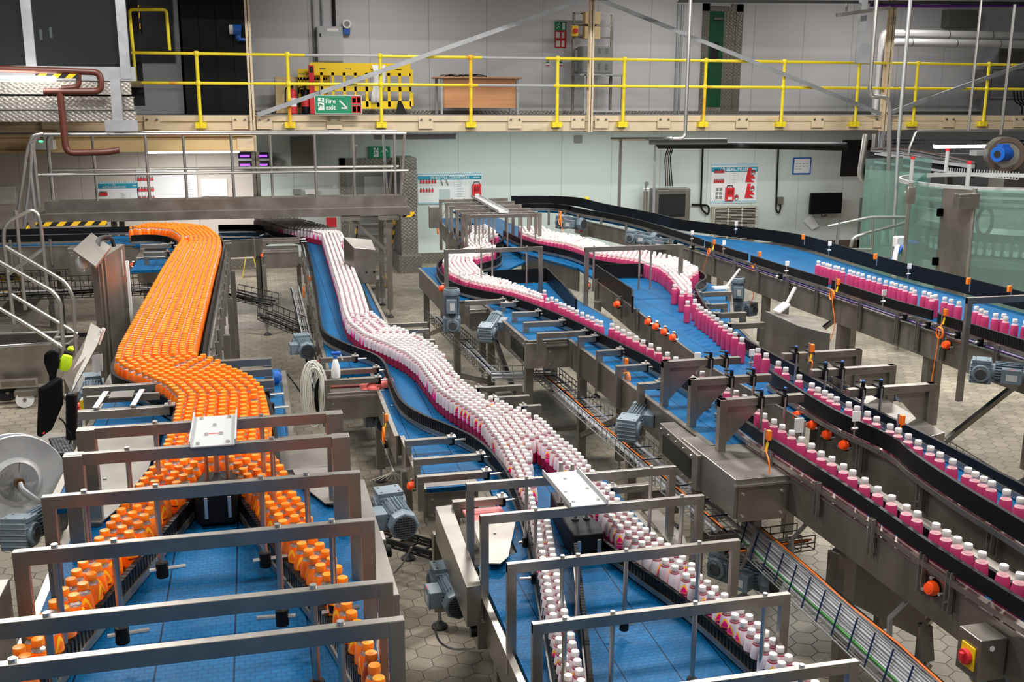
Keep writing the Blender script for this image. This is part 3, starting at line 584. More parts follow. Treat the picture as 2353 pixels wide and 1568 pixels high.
# ================================================================== left booth above stairs
LY = 16.8
x0 = -7; x1 = PY(290, 100, LY).x
zt0 = PY(100, 180, LY).z; zb0 = PY(100, 265, LY).z
t = thing('control_booth', 'raised booth with dark glazing behind left stairs, steel frame', 'booth', (x1-1.5, LY, zt0))
for (pa, pb) in (((-300, -60), (58, 150)), ((70, -60), (285, 152))):
    a0, a1, c0, c1 = rect(pa[0], pa[1], pb[0], pb[1], LY); MB().box(a0, a1, LY+.02, LY+.035, c0, c1, 'dglass').build('window_pane', t, smooth=False)
for px in (68, 284): p = PY(px, 100, LY); MB().box(p.x-.07, p.x+.07, LY-.03, LY+.06, zt0, 6, 'galv').build('mullion', t, smooth=False)
p = PY(100, 152, LY); MB().box(-7, x1+.1, LY-.02, LY+.08, zt0-.03, p.z, 'galv').build('sill', t, smooth=False)
MB().box(-7, x1, LY+2.2, LY+2.25, zt0-.4, 6, 'blackm').box(-7, x1, LY+.1, LY+2.2, zt0-.1, zt0, 'steeld').build('rear_wall', t, smooth=False)
b = MB()
for k in range(9): p = PY(95+k*23, random.uniform(75, 105), LY+1.2); b.cyl(p, p+Vector((0, 0, .16)), .02, 'tube' if k in (0, 1) else 'clearg', 8)  # first two bottles get a glow put in through the lit tube material
b.build('hanging_bottles', t, label='row of faint clear bottles behind the glass, two made to glow')
t = thing('tread_plate_steps', 'bands of chequer plate below the booth at upper left', 'plate steps', (x1-1.5, LY, zb0))
for i, (ya, yb, dy) in enumerate(((188, 215, 0), (222, 250, .2), (256, 280, .4))):
    a0, a1, c0, c1 = rect(-200, ya, 300+i*6, yb, LY-dy); MB().box(a0, a1, LY-dy, LY-dy+.02, c0, c1, 'tread').box(a0, a1, LY-dy+.02, LY-dy+.22, c1-.02, c1, 'tread').build('plate', t, smooth=False)
p = PY(268, 200, LY-.5); q = PY(275, 302, LY-.5); MB().box(p.x-.09, p.x+.05, LY-.5, LY-.38, q.z, PY(268, 182, LY-.5).z, 'galv').box(p.x-.2, p.x+.25, LY-.52, LY-.5, q.z, q.z+.16, 'galv').build('support_post', label='flat grey post below the booth on cream beam', cat='post', smooth=False)
b = MB(); Yp = LY-.6
P_ = lambda x, y: PY(x, y, Yp)
b.tube(round3([P_(-40, 157), P_(230, 166), P_(233, 210), P_(100, 211)], .1), .048, 'brownp', 12)
b.tube(round3([P_(180, 168), P_(182, 200), P_(142, 203)], .08), .038, 'brownp', 10)
b.tube(round3([P_(138, 211), P_(152, 352), P_(245, 350), P_(275, 345)], .12), .048, 'brownp', 12)
b.build('drain_pipe', label='brown painted drain pipe bending down past the cream beam', cat='pipe')
a0, a1, c0, c1 = rect(-60, 175, 126, 187, LY-.7); t = thing('tube_lamp', 'lit tube lamp at upper left edge under the brown pipe', 'lamp', ((a0+a1)/2, LY-.7, c0)); MB().box(a0, a1, LY-.72, LY-.6, c0, c1, 'tube').build('diffuser', t, bevel=.02)
a0, a1, c0, c1 = rect(82, 170, 180, 180, LY-.66); MB().box(a0, a1, LY-.66, LY-.64, c0, c1, 'hazard').build('hazard_strip', label='black and yellow strip behind the tube lamp at upper left', cat='hazard strip')
x0, x1, z0, z1 = rect(72, 322, 122, 345, BY-.6); t = thing('emergency_light', 'white twin spot emergency light on cream beam, green lamps', 'emergency light', ((x0+x1)/2, BY-.5, z0))
MB().box(x0, x1, BY-.6, BY-.35, z0, z1, 'white').build('case', t, bevel=.01); 
for k in (.22, .8): MB().cyl((x0+(x1-x0)*k, BY-.5, z1+.03), (x0+(x1-x0)*k, BY-.6, z1+.04), .06, 'white', 12, .075).build('spot_head', t)
for k in (.42, .5): MB().cyl((x0+(x1-x0)*k, BY-.6, z1-.02), (x0+(x1-x0)*k, BY-.606, z1-.02), .014, 'led', 8).build('indicator', t)
# ================================================================== under the gallery: lamps and wall equipment
def tubelamp(px, Y, lab, power, lit='tube'):
    x0, x1, z0, z1 = rect(*px, Y); t = thing('tube_lamp', lab, 'lamp', ((x0+x1)/2, Y, z0)); MB().box(x0, x1, Y, Y+.12, z0, z1, lit).build('diffuser', t, bevel=.012, smooth=False); MB().box(x0-.01, x1+.01, Y, Y+.13, z1, z1+.03, 'grey').build('housing', t, smooth=False)
    if power: l = area('tube_lamp_light', ((x0+x1)/2, Y+.06, z0-.02), x1-x0, .1, power, (1, .97, .95))
tubelamp((340, 346, 550, 353), 20.6, 'lit tube lamp under cream beam above the shadow boards', 75)
tubelamp((860, 310, 1048, 321), 19.6, 'dull tube lamp under the gallery above the exit sign', 0, 'grey')
tubelamp((1495, 322, 1672, 333), 19.4, 'dirty unlit tube lamp under the gallery right of centre', 0, 'greyb')
tubelamp((2150, 333, 2292, 341), 22.5, 'lit tube lamp behind the chute at right', 60)
area('under_gallery_fill', (5.5, 20.4, 2.93), 5, .3, 95, (.93, 1, .96)); area('under_gallery_fill', (10.2, 19.8, 2.93), 4, .3, 110, (1, .98, .96)); area('back_room_light', (14.5, 25.4, 2.8), 5, .3, 420, (.9, 1, .97))  # under-gallery areas are hidden fill added to brighten the wall below
def board(px, title, lab, Y=WY, pads=(), cols=(), wide=True, red=(), blue=None, kids=None, tsize=.6, tx=.5):
    x0, x1, z0, z1 = rect(*px, Y-.02); t = thing('lockout_board', lab, 'lockout board', ((x0+x1)/2, Y-.02, z0)); w_, h = x1-x0, z1-z0; y = Y-.02
    MB().box(x0, x1, y, Y-.003, z0, z1, 'paper').build('backing', t, smooth=False)
    MB().box(x0, x1, y-.002, y, z1-.07*h, z1-.01*h, 'tealst').build('striped_edge', t, smooth=False)
    if wide: MB().box(x0, x1, y-.002, y, z0+.01*h, z0+.06*h, 'tealst').build('striped_edge', t, smooth=False)
    if title:
        hb = .12*h*(2.1 if '\n' in title else 1); MB().box(x0, x1, y-.003, y, z1-.1*h-hb, z1-.1*h, 'teal').build('title_band', t, smooth=False)
        b = MB(); L_ = title.split('\n')
        for i, s_ in enumerate(L_): wtext(b, s_, x0+w_*tx, y-.005, z1-.1*h-hb*(i+.5)/len(L_), hb/len(L_)*.95, 'white')
        b.build('lettering', t, smooth=False)
        b = MB(); b.box(x1-.13*w_, x1-.03*w_, y-.005, y-.003, z1-.1*h-hb*.55, z1-.1*h-hb*.4, 'white'); b.build('small_print', t)
    b = MB(); kx, kz0, kn = cols if cols else (.55, .1, 0)
    for i in range(kn): b.box(x0+w_*(kx+.01), x0+w_*(kx+random.uniform(.08, .15)), y-.002, y, z0+h*(kz0+i*.055), z0+h*(kz0+i*.055)+.006, 'greyb')
    if kn:
        for i in range(4): b.box(x0+w_*(kx-.03+i*.09), x0+w_*(kx-.03+i*.09)+.003, y-.002, y, z0+h*kz0, z0+h*(kz0+kn*.055), 'grey')
        b.build('printed_table', t, smooth=False)
    for (u, v, n) in pads:
        for i in range(n):
            x = x0+w_*(u+i*.045); z = z0+h*v
            p_ = MB().box(x-.018, x+.018, y-.03, y-.003, z, z+.05, 'redp').build('padlock', t); MB().tube([(x-.011, y-.017, z+.05), (x-.011, y-.017, z+.075), (x, y-.017, z+.085), (x+.011, y-.017, z+.075), (x+.011, y-.017, z+.05)], .0045, 'black', 5).build('shackle', p_)
            MB().lathe((x, y-.003, z-.05), [(0, 0), (.02, 0), (.02, .004), (0, .004)], 'white', 10, axis=(0, -1, 0)).build('tag', t)
    for (u, v, a, c) in red: 
        r_ = MB().box(x0+w_*u, x0+w_*(u+a), y-.06, y-.003, z0+h*v, z0+h*(v+c), 'redp').build('lock_box', t, bevel=.004)
        MB().tube(round3([(x0+w_*(u+.15*a), y-.03, z0+h*(v+c)), (x0+w_*(u+.2*a), y-.03, z0+h*(v+c)+.05), (x0+w_*(u+.8*a), y-.03, z0+h*(v+c)+.05), (x0+w_*(u+.85*a), y-.03, z0+h*(v+c))], .02), .008, 'black', 6).build('handle', r_)
        for i in range(5): MB().box(x0+w_*(u+a*(.2+.13*i)), x0+w_*(u+a*(.25+.13*i)), y-.062, y-.06, z0+h*(v+c*.45), z0+h*(v+c*.85), 'black').build('slot', r_)
        MB().box(x0+w_*(u+a*.25), x0+w_*(u+a*.75), y-.062, y-.06, z0+h*(v+c*.08), z0+h*(v+c*.28), 'white').build('printed_label', r_)
    if kids: kids(t, x0, x1, z0, z1, y)
    return t
board((961, 396, 1106, 470), '2B BOTTLE CONVEYORS', 'lockout board titled 2B BOTTLE CONVEYORS right of the door', pads=((.045, .68, 6), (.045, .40, 5)), cols=(.6, .22, 11), red=((.85, .2, .14, .42),),
      kids=lambda t, x0, x1, z0, z1, y: [MB().box(x0+(x1-x0)*.33, x0+(x1-x0)*.5, y-.008, y-.003, z0+(z1-z0)*.1, z0+(z1-z0)*.48, 'clearg').build('document_pocket', t), [MB().bar((x0+(x1-x0)*u, y-.015, z0+(z1-z0)*.78), (x0+(x1-x0)*(u+.03), y-.015, z0+(z1-z0)*.6), .012, .02, 'steel').build('hasp', t) for u in (.36, .44)]])
board((225, 417, 316, 462), '2A\nBOTTLE CONVEYORS', 'lockout board titled 2A BOTTLE CONVEYORS seen through left railing', pads=((.09, .28, 4),), cols=(.55, .03, 7), wide=False, tx=.42)
board((317, 385, 450, 462), None, 'lockout board with three rows of red padlocks under lit tube', pads=((.04, .62, 6), (.04, .3, 6), (.04, .03, 6)), cols=(.78, .05, 12), wide=False)
def claws(t, x0, x1, z0, z1, y):
    w_, h = x1-x0, z1-z0
    for v in (.52, .12):
        b = MB(); ox, oz = x0+w_*.74, z0+h*v
        b.slab([(ox, y, oz), (ox+.03*w_, y, oz+.2*h), (ox+.05*w_, y, oz+.36*h), (ox+.12*w_, y, oz+.36*h), (ox+.1*w_, y, oz+.2*h), (ox+.2*w_, y, oz+.12*h), (ox+.2*w_, y, oz+.08*h), (ox+.08*w_, y, oz+.1*h), (ox+.2*w_, y, oz)], (0, -.02, 0), 'redp'); b.build('valve_lockout', t, label='red fork shaped lockout')
    for u, v in ((.9, .76), (.9, .36), (.56, .14)):
        MB().tube([(x0+w_*u+.045*math.cos(a), y-.02, z0+h*v+.06*math.sin(a)) for a in [i*math.pi/6 for i in range(12)]], .006, 'brownp', 5, closed=True).build('cable_lock', t); MB().box(x0+w_*u-.025, x0+w_*u+.025, y-.035, y-.004, z0+h*v, z0+h*v+.04, 'redp').build('cable_lock_body', t)
    MB().box(x0+.07*w_, x0+.26*w_, y-.01, y-.003, z0+.08*h, z0+.42*h, 'white').build('document_pocket', t)
    for i in range(2):
        for j in range(3): MB().box(x0+w_*(.1+.08*i), x0+w_*(.165+.08*i), y-.012, y-.01, z0+h*(.11+.1*j), z0+h*(.19+.1*j), 'greyb').build('photo', t)
board((1632, 374, 1742, 468), '2B SIDEL FILLER', 'lockout board titled 2B SIDEL FILLER with red fork locks', pads=((.07, .76, 5), (.07, .52, 5)), cols=(.43, .52, 6), red=((.31, .07, .18, .32),), kids=claws)
sign((848, 337, 896, 363), 'green', 'green running man exit sign with up arrow over the lower door', 'exit_sign', parts=[('door_symbol', 'white', (.22, .1, .45, .9)), ('man', 'green', (.33, .5, .8)), ('arrow', 'white', (.75, .5, .75, 90))], th=.06)
# door with chequer plate surround
x0, x1, z0, z1 = rect(787, 362, 953, 600, WY-.03); fw_ = .3
b = MB(); b.box(x0, x0+.12, WY-.03, WY, 0, z1, 'treadd').box(x1-.3, x1, WY-.03, WY, 0, z1, 'treadd').box(x0, x1, WY-.03, WY, z1-.22, z1, 'treadd'); struct(b, 'door_3_frame', smooth=False)
t = MB().box(x0+.12, x1-.3, WY-.02, WY-.004, 0, z1-.22, 'greyb').build('door_3', kind='structure', smooth=False)
a0, a1, c0, c1 = rect(838, 405, 886, 455, WY-.02); MB().box(a0, a1, WY-.035, WY-.02, c0, c1, 'grey').build('vision_panel', t)
p = PY(948, 600, 20.9); MB().box(p.x-.22, p.x+.12, 20.9, 21.9, 0, 2.3, 'treadd').box(p.x-.3, p.x+.16, 20.7, 21.9, 0, .35, 'treadd').build('chequer_plate_pillar', label='pillar cased in chequer plate right of the crossover stairs', cat='pillar', smooth=False)
for px, m, d, lab in (((463, 411, 521, 452), 'white', .03, 'white framed wall hatch right of padlock boards'), ((-30, 428, 33, 470), 'white', .03, 'white framed wall hatch at the left edge'), ((670, 316, 721, 381), 'olive', .25, 'olive grey wall cabinet under the gallery beside violet fly traps'), ((628, 366, 646, 383), 'greyb', .12, 'small grey junction box left of the olive cabinet'),
    ((673, 435, 691, 447), 'greyb', .08, 'small grey socket box right of second fly trap'), ((702, 435, 724, 447), 'white', .08, 'small white box with yellow label left of lower door'), ((1320, 311, 1338, 329), 'greyb', .03, 'small square dark vent plate high on aqua wall'), ((1821, 362, 1865, 401), 'blue', .03, 'blue framed notice on right wall above the black monitor'), ((765, 425, 775, 432), 'white', .01, 'tiny white label beside lower door')):
    o = wallbox('wall_panel' if 'hatch' in lab else 'wall_box', lab, 'hatch' if 'hatch' in lab else ('notice' if 'notice' in lab or 'label' in lab else 'box'), px, m, d)
    if 'notice' in lab:
        a0, a1, c0, c1 = rect(1824, 365, 1862, 398, WY-.035); b = MB().box(a0, a1, WY-.034, WY-.03, c0, c1, 'paper')
        for i in range(10): b.box(a0+.03+(i % 4)*.09, a0+.09+(i % 4)*.09, WY-.036, WY-.034, c1-.12-(i//4)*.06, c1-.1-(i//4)*.06, 'grey')
        b.build('printed_sheet', label='white printed sheet in the blue frame', cat='notice')
for px, lab in (((549, 351, 577, 388), 'left violet lit fly trap beside dark column'), ((590, 351, 617, 388), 'right violet lit fly trap beside dark column')):
    x0, x1, z0, z1 = rect(*px, 21.7); t = thing('fly_trap', lab, 'fly trap', ((x0+x1)/2, 21.7, z0)); MB().box(x0, x1, 21.72, 21.95, z0, z1, 'blackm').build('case', t, smooth=False)
    for k in (.25, .8): MB().box(x0+.03, x1-.03, 21.69, 21.71, z0+(z1-z0)*k-.02, z0+(z1-z0)*k+.02, 'uv').build('lamp', t)
    for k in (0, .5): MB().box(x0-.01, x1+.01, 21.68, 21.72, z0+(z1-z0)*k, z0+(z1-z0)*(k+.14), 'grey').build('slat', t, smooth=False)
t = wallbox('red_wall_box', 'red wall box seen below the crossover beam', 'box', (751, 501, 773, 523), 'redp', .15, 21.6)
# steel cabinet with window, filter housing, conduits, AC grille, monitor, right wall
def winx(t, x0, x1, z0, z1, y):
    MB().box(x0+.1, x1-.12, y-.02, y-.011, z0+.12, z1-.12, 'dglass').build('window', t)
    for k in range(3): x = x0+.25+k*.22; MB().cyl((x, y+.03, z0+.2), (x, y+.03, z1-.2), .02, 'polish', 8).cyl((x, y+.03, z0+.3), (x, y+.03, z0+.42), .05, 'steel', 10).build('valve', t)
wallbox('valve_cabinet', 'stainless wall cabinet with dark window behind the black rails', 'cabinet', (1502, 433, 1587, 512), 'steeld', .3, door='steeld', extra=winx)
p = PY(1483, 440, 21.8); q = PY(1483, 492, 21.8); t = thing('filter_housing', 'slim steel filter housing with gauge left of valve cabinet', 'filter', (p.x, 21.8, q.z)); MB().cyl((p.x, 21.8, q.z-.2), (p.x, 21.8, p.z), .055, 'steel', 14).build('barrel', t); MB().cyl((p.x, 21.8, p.z), (p.x, 21.8, p.z+.12), .025, 'polish', 8).cyl((p.x-.05, 21.8, p.z+.06), (p.x+.08, 21.8, p.z+.06), .015, 'polish', 8).lathe((p.x, 21.76, p.z+.17), [(0, 0), (.05, 0), (.05, .03)], 'polish', 12, axis=(0, -1, 0)).build('gauge', t)
Yc = 19.6
conduit([PY(1402, 320, Yc), PY(1560, 319, Yc)], .035, 'polish', 'polished steam pipe under the gallery beam', 'pipe')
conduit([PY(1420, 322, Yc), PY(1425, 320, Yc)+Vector((0, -.02, 0)), PY(1421, 520, Yc)], .035, 'polish', 'polished drop pipe in front of the aqua wall', 'pipe')
conduit([PY(1505, 335, Yc), PY(1502, 500, Yc)], .028, 'galv', 'grey drop conduit left of the valve cabinet', 'pipe')
Yw = WY-.06
conduit([PY(1615, 340, Yw), PY(1610, 480, Yw), PY(1628, 496, Yw), PY(1630, 472, Yw), PY(1590, 470, Yw)], .022, 'black', 'black hose loop on the wall left of filler board', 'hose', 'hose', rr=.12)
conduit([PY(1789, 335, Yw), PY(1783, 482, Yw), PY(1789, 492, Yw), PY(1794, 478, Yw), PY(1792, 465, Yw)], .02, 'black', 'black hose loop below grey socket left of monitor', 'hose', 'hose', rr=.08)
wallbox('socket_box', 'grey green socket box on wall left of the black monitor', 'box', (1788, 453, 1801, 470), 'olive', .1)
conduit([PY(1280, 482, Yw), PY(1340, 484, Yw), PY(1378, 497, Yw), PY(1478, 497, Yw)], .02, 'grey', 'thin grey conduit along the aqua wall behind rails', 'pipe')
for px, lab in ((1297, 'left yellow knob on the aqua wall'), (1348, 'right yellow knob on the aqua wall')): p = PY(px, 457, Yw); MB().lathe(p, [(0, 0), (.05, 0), (.055, .03), (.02, .05)], 'yel', 12, axis=(0, -1, 0)).build('yellow_knob', label=lab, cat='knob')
x0, x1, z0, z1 = rect(1636, 474, 1742, 560, WY-.15); t = thing('air_conditioner', 'louvred air conditioner grille under the filler board', 'air conditioner', ((x0+x1)/2, WY-.1, z0)); MB().box(x0, x1, WY-.1, WY-.01, z0, z1, 'grille').build('case', t, smooth=False); MB().box(x0+.04, x1-.04, WY-.11, WY-.1, z0+.04, z1-.04, 'blackm').build('recess', t)
b = MB(); nl = 22
for i in range(nl): z = z0+.05+(z1-z0-.1)*i/nl; b.box(x0+.04, x1-.04, WY-.14, WY-.11, z, z+.012, 'grille')
for k in (0, .33, .66, 1): x = x0+.03+(x1-x0-.06)*k; b.box(x-.012, x+.012, WY-.15, WY-.1, z0, z1, 'grille')
b.build('louvres', t, smooth=False)
x0, x1, z0, z1 = rect(1861, 443, 1937, 493, WY-.3); t = thing('wall_monitor', 'black wall monitor on bracket at the right wall', 'monitor', ((x0+x1)/2, WY-.3, z0)); MB().box(x0, x1, WY-.3, WY-.22, z0, z1, 'black').build('screen', t, bevel=.01); MB().box((x0+x1)/2-.06, (x0+x1)/2+.06, WY-.22, WY-.01, z0+.1, z1-.1, 'steeld').tube(round3([(x0+.32, WY-.27, z0), (x0+.32, WY-.27, z0-.05), (x0+.45, WY-.27, z0-.05), (x0+.45, WY-.27, z0)], .02), .008, 'black', 6).build('bracket', t)
MB().slab([PY(1845, 508, Yw), PY(1866, 528, Yw), PY(1882, 520, Yw), PY(1864, 492, Yw)], (0, .004, 0), 'paper').build('paper_sheet', label='loose paper sheet taped to wall under the monitor', cat='paper')
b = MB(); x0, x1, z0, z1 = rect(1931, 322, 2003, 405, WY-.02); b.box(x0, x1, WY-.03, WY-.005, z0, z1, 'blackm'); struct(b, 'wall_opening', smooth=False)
x0, x1, z0, z1 = rect(1966, 455, 2003, 600, WY-.03); struct(MB().box(x0, x1, WY-.04, WY-.003, 0, z1, 'greyb'), 'door_4', smooth=False)
# dark cables and trays under the beam
b = MB()
for k in range(5): b.tube([PY(1500+k*3, 326+k*3, 19.8+.1*k), PY(1700, 330+k*2, 19.9), PY(1945, 331+k*3, 20+.1*k)], .035, 'blackm', 6)
b.build('cable_run', label='thick dark cable run under the gallery beam at right', cat='cables')
b = MB()
for k in range(4): b.tube(round3([PY(1536+4*k, 338, 21.6), PY(1528+4*k, 360, 21.7), PY(1530+5*k, 428, 21.7)], .1), .014, 'black' if k != 1 else 'brownp', 5)
b.build('cable_drop', label='black cable drop above the valve cabinet', cat='cables')
b = MB()
for yy in (WY+1, WY+1.4):
    for py in (322, 330, 352): b.bar(PY(2050, py, yy), PY(2400, py+2, yy), .02, .03, 'blackm')
for k in range(24): p = PY(2055+k*14, 322, WY+1); b.bar(p, p-Vector((0, 0, .3)), .01, .01, 'blackm')
b.build('back_room_cable_tray', label='dark wire cable trays in the back room at right', cat='cable tray', smooth=False)
# pipes round the right column
Yp = 18.2
conduit([PY(1990, 308, Yp), PY(1976, 400, Yp), PY(1982, 415, Yp), PY(2012, 416, Yp)], .06, 'polish', 'fat polished pipe bending right beside the dark opening', 'pipe', n=12, rr=.15)
conduit([PY(2010, 308, 18.4), PY(1990, 560, 18.4)], .045, 'polish', 'polished pipe running down behind the galvanised column', 'pipe', n=10)
b = MB(); 
for sx in (2032, 2040): b.bar(PY(sx, 310, 18.3), PY(sx-8, 420, 18.3), .012, .012, 'steeld')
for k in range(12): p = PY(2032-k*.7, 315+k*9, 18.3); b.bar(p, p+Vector((.07, 0, 0)), .01, .01, 'steeld')
b.build('cable_ladder', label='small vertical cable ladder beside the galvanised column', cat='cable ladder', smooth=False)
# ================================================================== CONVEYORS
def leg(t, x, y, zt, w_=.06, foot=True, m='steeld'):
    o = MB().box(x-w_/2, x+w_/2, y-w_/2, y+w_/2, .13 if foot else 0, zt, m).build('leg', t, smooth=False)
    if foot: MB().cyl((x, y, .02), (x, y, .14), .012, 'galv', 8).lathe((x, y, 0), [(.055, 0), (.055, .012), (.025, .035), (.012, .05)], 'rubber', 14).build('levelling_foot', o)
    return o
def zf(z): return z if callable(z) else (lambda x, y: z)
def rail(t, path, z, ribbed=True, strip=True, h0=.045, h1=.128, side=1, th=.022, name='guide_rail'):
    f = zf(z); P = smoothpath([tuple(p[:2]) for p in path], 2)
    MB().ribbon(P, lambda x, y: f(x, y)+h0, lambda x, y: f(x, y)+h1, th, 'rib' if ribbed else 'black').build(name, t)
    if strip: MB().ribbon(P, lambda x, y: f(x, y)+.018, lambda x, y: f(x, y)+.046, th+.016, 'plate').build('rail_support', t)
def belt(t, poly, z, name='belt'):
    f = zf(z); MB().prism([tuple(p) for p in poly], lambda x, y: f(x, y)-.03, lambda x, y: f(x, y), 'belt').build(name, t, smooth=False)
def plate(t, p, q, z, h=.2, th=.012, m='steeld', name='side_plate', top=-.005):
    f = zf(z); P = [tuple(p[:2]), tuple(q[:2])]
    MB().ribbon(P, lambda x, y: f(x, y)-h, lambda x, y: f(x, y)+top, th, m).ribbon(P, lambda x, y: f(x, y)+top-.006, lambda x, y: f(x, y)+top+.004, th+.022, 'plate').build(name, t, smooth=False)
def uchan(t, x, y, z0, z1, d=1, w_=.035):
    MB().box(x-.004, x+.004, y-w_/2, y+w_/2, z0, z1, 'steel').box(x, x+d*.028, y-w_/2, y-w_/2+.005, z0, z1, 'steel').box(x, x+d*.028, y+w_/2-.005, y+w_/2, z0, z1, 'steel').cyl((x, y, z0+.03), (x+d*.014, y, z0+.03), .008, 'polish', 6).build('rail_bracket', t, smooth=False)
def knobrod(t, x, y, z, dx, long=.16):
    """round black clamp with a horizontal steel rod through it"""
    o = MB().cyl((x, y, z-.03), (x, y, z+.028), .023, 'black', 12).build('clamp', t)
    MB().cyl((x-long*.35*dx, y-.005, z), (x+long*.65*dx, y+.01, z), .0085, 'polish', 8).build('rod', o)
def crossarm(x_out, x_in, y, z, lab, drop=.24, sz=.05, knob=True, group=None, m='plate', name='side_arm'):
    """L-shaped box-section arm: post at x_out, arm reaching x_in, clamp at its tip"""
    t = thing(name, lab, 'bracket', (x_out, y, z-drop), group); d = 1 if x_in > x_out else -1
    MB().box(x_out, x_in, y-sz/2, y+sz/2, z-sz, z, m).build('arm', t, smooth=False, bevel=.002)
    MB().box(x_out-d*.0, x_out+d*sz, y-sz/2, y+sz/2, z-drop, z-sz, m).build('post', t, smooth=False, bevel=.002)
    if knob:
        o = MB().box(x_in-.03, x_in+.03, y-.035, y+.035, z, z+.008, 'steel').cyl((x_in, y, z+.008), (x_in, y, z+.028), .011, 'polish', 6).build('clamp_plate', t, smooth=False)
        knobrod(t, x_in, y, z-.03, d)
    return t
def portal(x0, x1, y, zt, lab, group, rods=(), zr=None, zl=None, sz=.05, inset=(.0, .0), name='portal_frame', knobs=True, th=.03):
    t = thing(name, lab, 'frame', ((x0+x1)/2, y, zl or zt-.5), group); zl = zl if zl is not None else zt-.5; zr = zr if zr is not None else zt-.42
    MB().box(x0, x1, y-th/2, y+th/2, zt-sz, zt, 'plate').build('crossbar', t, smooth=False, bevel=.002)
    for x, s in ((x0, 1), (x1, -1)):
        MB().box(x, x+s*.045, y-th/2-.001, y+th/2+.001, zl, zt-.001, 'plate').build('post', t, smooth=False, bevel=.002)
    for k, (rx, kd) in enumerate(rods):
        o = MB().cyl((rx, y, zr), (rx, y, zt+.001), .011, 'steel', 10).build('hanging_rod', t)
        MB().cyl((rx, y, zt), (rx, y, zt+.012), .011, 'polish', 8).build('bolt', o)
        if knobs and kd: knobrod(t, rx, y, zr+.01, kd, .13)
    return t
def housing(x0, x1, y, d, z0, z1, lab, cat='machine cover', m='plate', lip=True, bolts=True, name='drive_housing'):
    t = thing(name, lab, cat, ((x0+x1)/2, y+d/2, z0)); MB().box(x0, x1, y, y+d, z0, z1, m).build('casing', t, smooth=False, bevel=.004)
    if lip: MB().box(x0-.005, x1+.005, y-.018, y+.01, z1-.045, z1-.03, 'steel').build('folded_lip', t, smooth=False)
    MB().box(x0+.02, x1-.02, y-.008, y, z0-.02, z1-.05, m).build('front_panel', t, smooth=False, bevel=.002)
    if bolts:
        b = MB()
        for x in (x0+.05, x1-.05):
            for z in (z0+.02, z1-.09): b.cyl((x, y-.008, z), (x, y-.016, z), .009, 'polish', 6)
        b.build('bolts', t)
    return t
# ------------------------------------------------------------ conveyor A, orange bottles
ZA = 1.55
tA = thing('bottle_conveyor', 'left bottle conveyor carrying orange bottles on blue belt between black guide rails', 'conveyor', (-.4, 8, 0))
belt(tA, [(-1.0, 7.0), (-.40, 7.0), (-.40, 13.1), (-.62, 14.3), (-.9, 15.2), (-1.7, 15.5), (-1.7, 14.4), (-1.15, 14.1), (-1.0, 13.3)], ZA)
belt(tA, [(-.98, 4.9), (.12, 4.9), (.12, 7.3), (-.98, 7.3)], ZA-.001, 'transfer_belt')
belt(tA, [(-.85, 1.6), (.335, 1.6), (.335, 5.0), (-.85, 5.0)], ZA-.002, 'merge_belt')
rail(tA, [(-1.6, 14.35), (-1.35, 14.42), (-1.12, 14.15), (-.98, 13.7), (-.93, 13.2), (-.945, 12.4), (-.965, 10), (-.985, 7.4), (-.97, 7.0), (-.90, 6.80), (-.78, 6.64), (-.69, 6.48), (-.60, 6.33), (-.52, 6.15), (-.495, 6.0), (-.50, 5.5), (-.53, 4.9)], ZA)
rail(tA, [(-.9, 15.15), (-.62, 14.7), (-.46, 14.0), (-.39, 13.4), (-.385, 12.8), (-.40, 10), (-.405, 7.25), (-.37, 7.06), (-.26, 6.84), (-.14, 6.6), (-.02, 6.3), (.03, 6.0), (.045, 5.5), (.05, 4.9)], ZA, ribbed=False)
rail(tA, [(-.28, 4.9), (-.352, 4.57), (-.447, 4.22), (-.547, 3.85), (-.657, 3.42), (-.74, 3.05), (-.86, 2.55), (-1.0, 2.0)], ZA, h1=.108)
rail(tA, [(-.19, 4.8), (-.128, 4.57), (-.062, 4.28), (.008, 3.98), (.127, 3.55), (.2, 3.23), (.255, 2.9), (.31, 2.5), (.36, 2.0)], ZA, h1=.108)
for x0, y0, x1, y1 in ((-1.02, 7.05, -1.02, 13.9), (-.36, 7.3, -.36, 13.4), (-1.0, 4.9, -1.0, 7.0), (.135, 4.95, .135, 7.25), (-.865, 1.6, -.865, 4.9), (.35, 1.6, .35, 4.95), (-1.7, 14.38, -1.1, 14.2)):
    plate(tA, (x0, y0), (x1, y1), ZA, .22)
for k in range(13): uchan(tA, -.345, 7.6+k*.45, ZA-.2, ZA+.05)
for k in range(5): uchan(tA, .36, 2.2+k*.55, ZA-.16, ZA+.03)
for y in (7.4, 9.2, 11, 12.8): leg(tA, -.3, y, ZA-.15); leg(tA, -1.05, y, ZA-.15)
for y in (2.4, 4.8): leg(tA, .33, y, ZA-.2); leg(tA, -.83, y, ZA-.2)
leg(tA, .1, 6.9, ZA-.2)
for y in (7.4, 9.2, 11.0, 12.8): MB().bar((-1.05, y, .45), (-.3, y, .45), .04, .04, 'steeld').build('brace', tA, smooth=False)
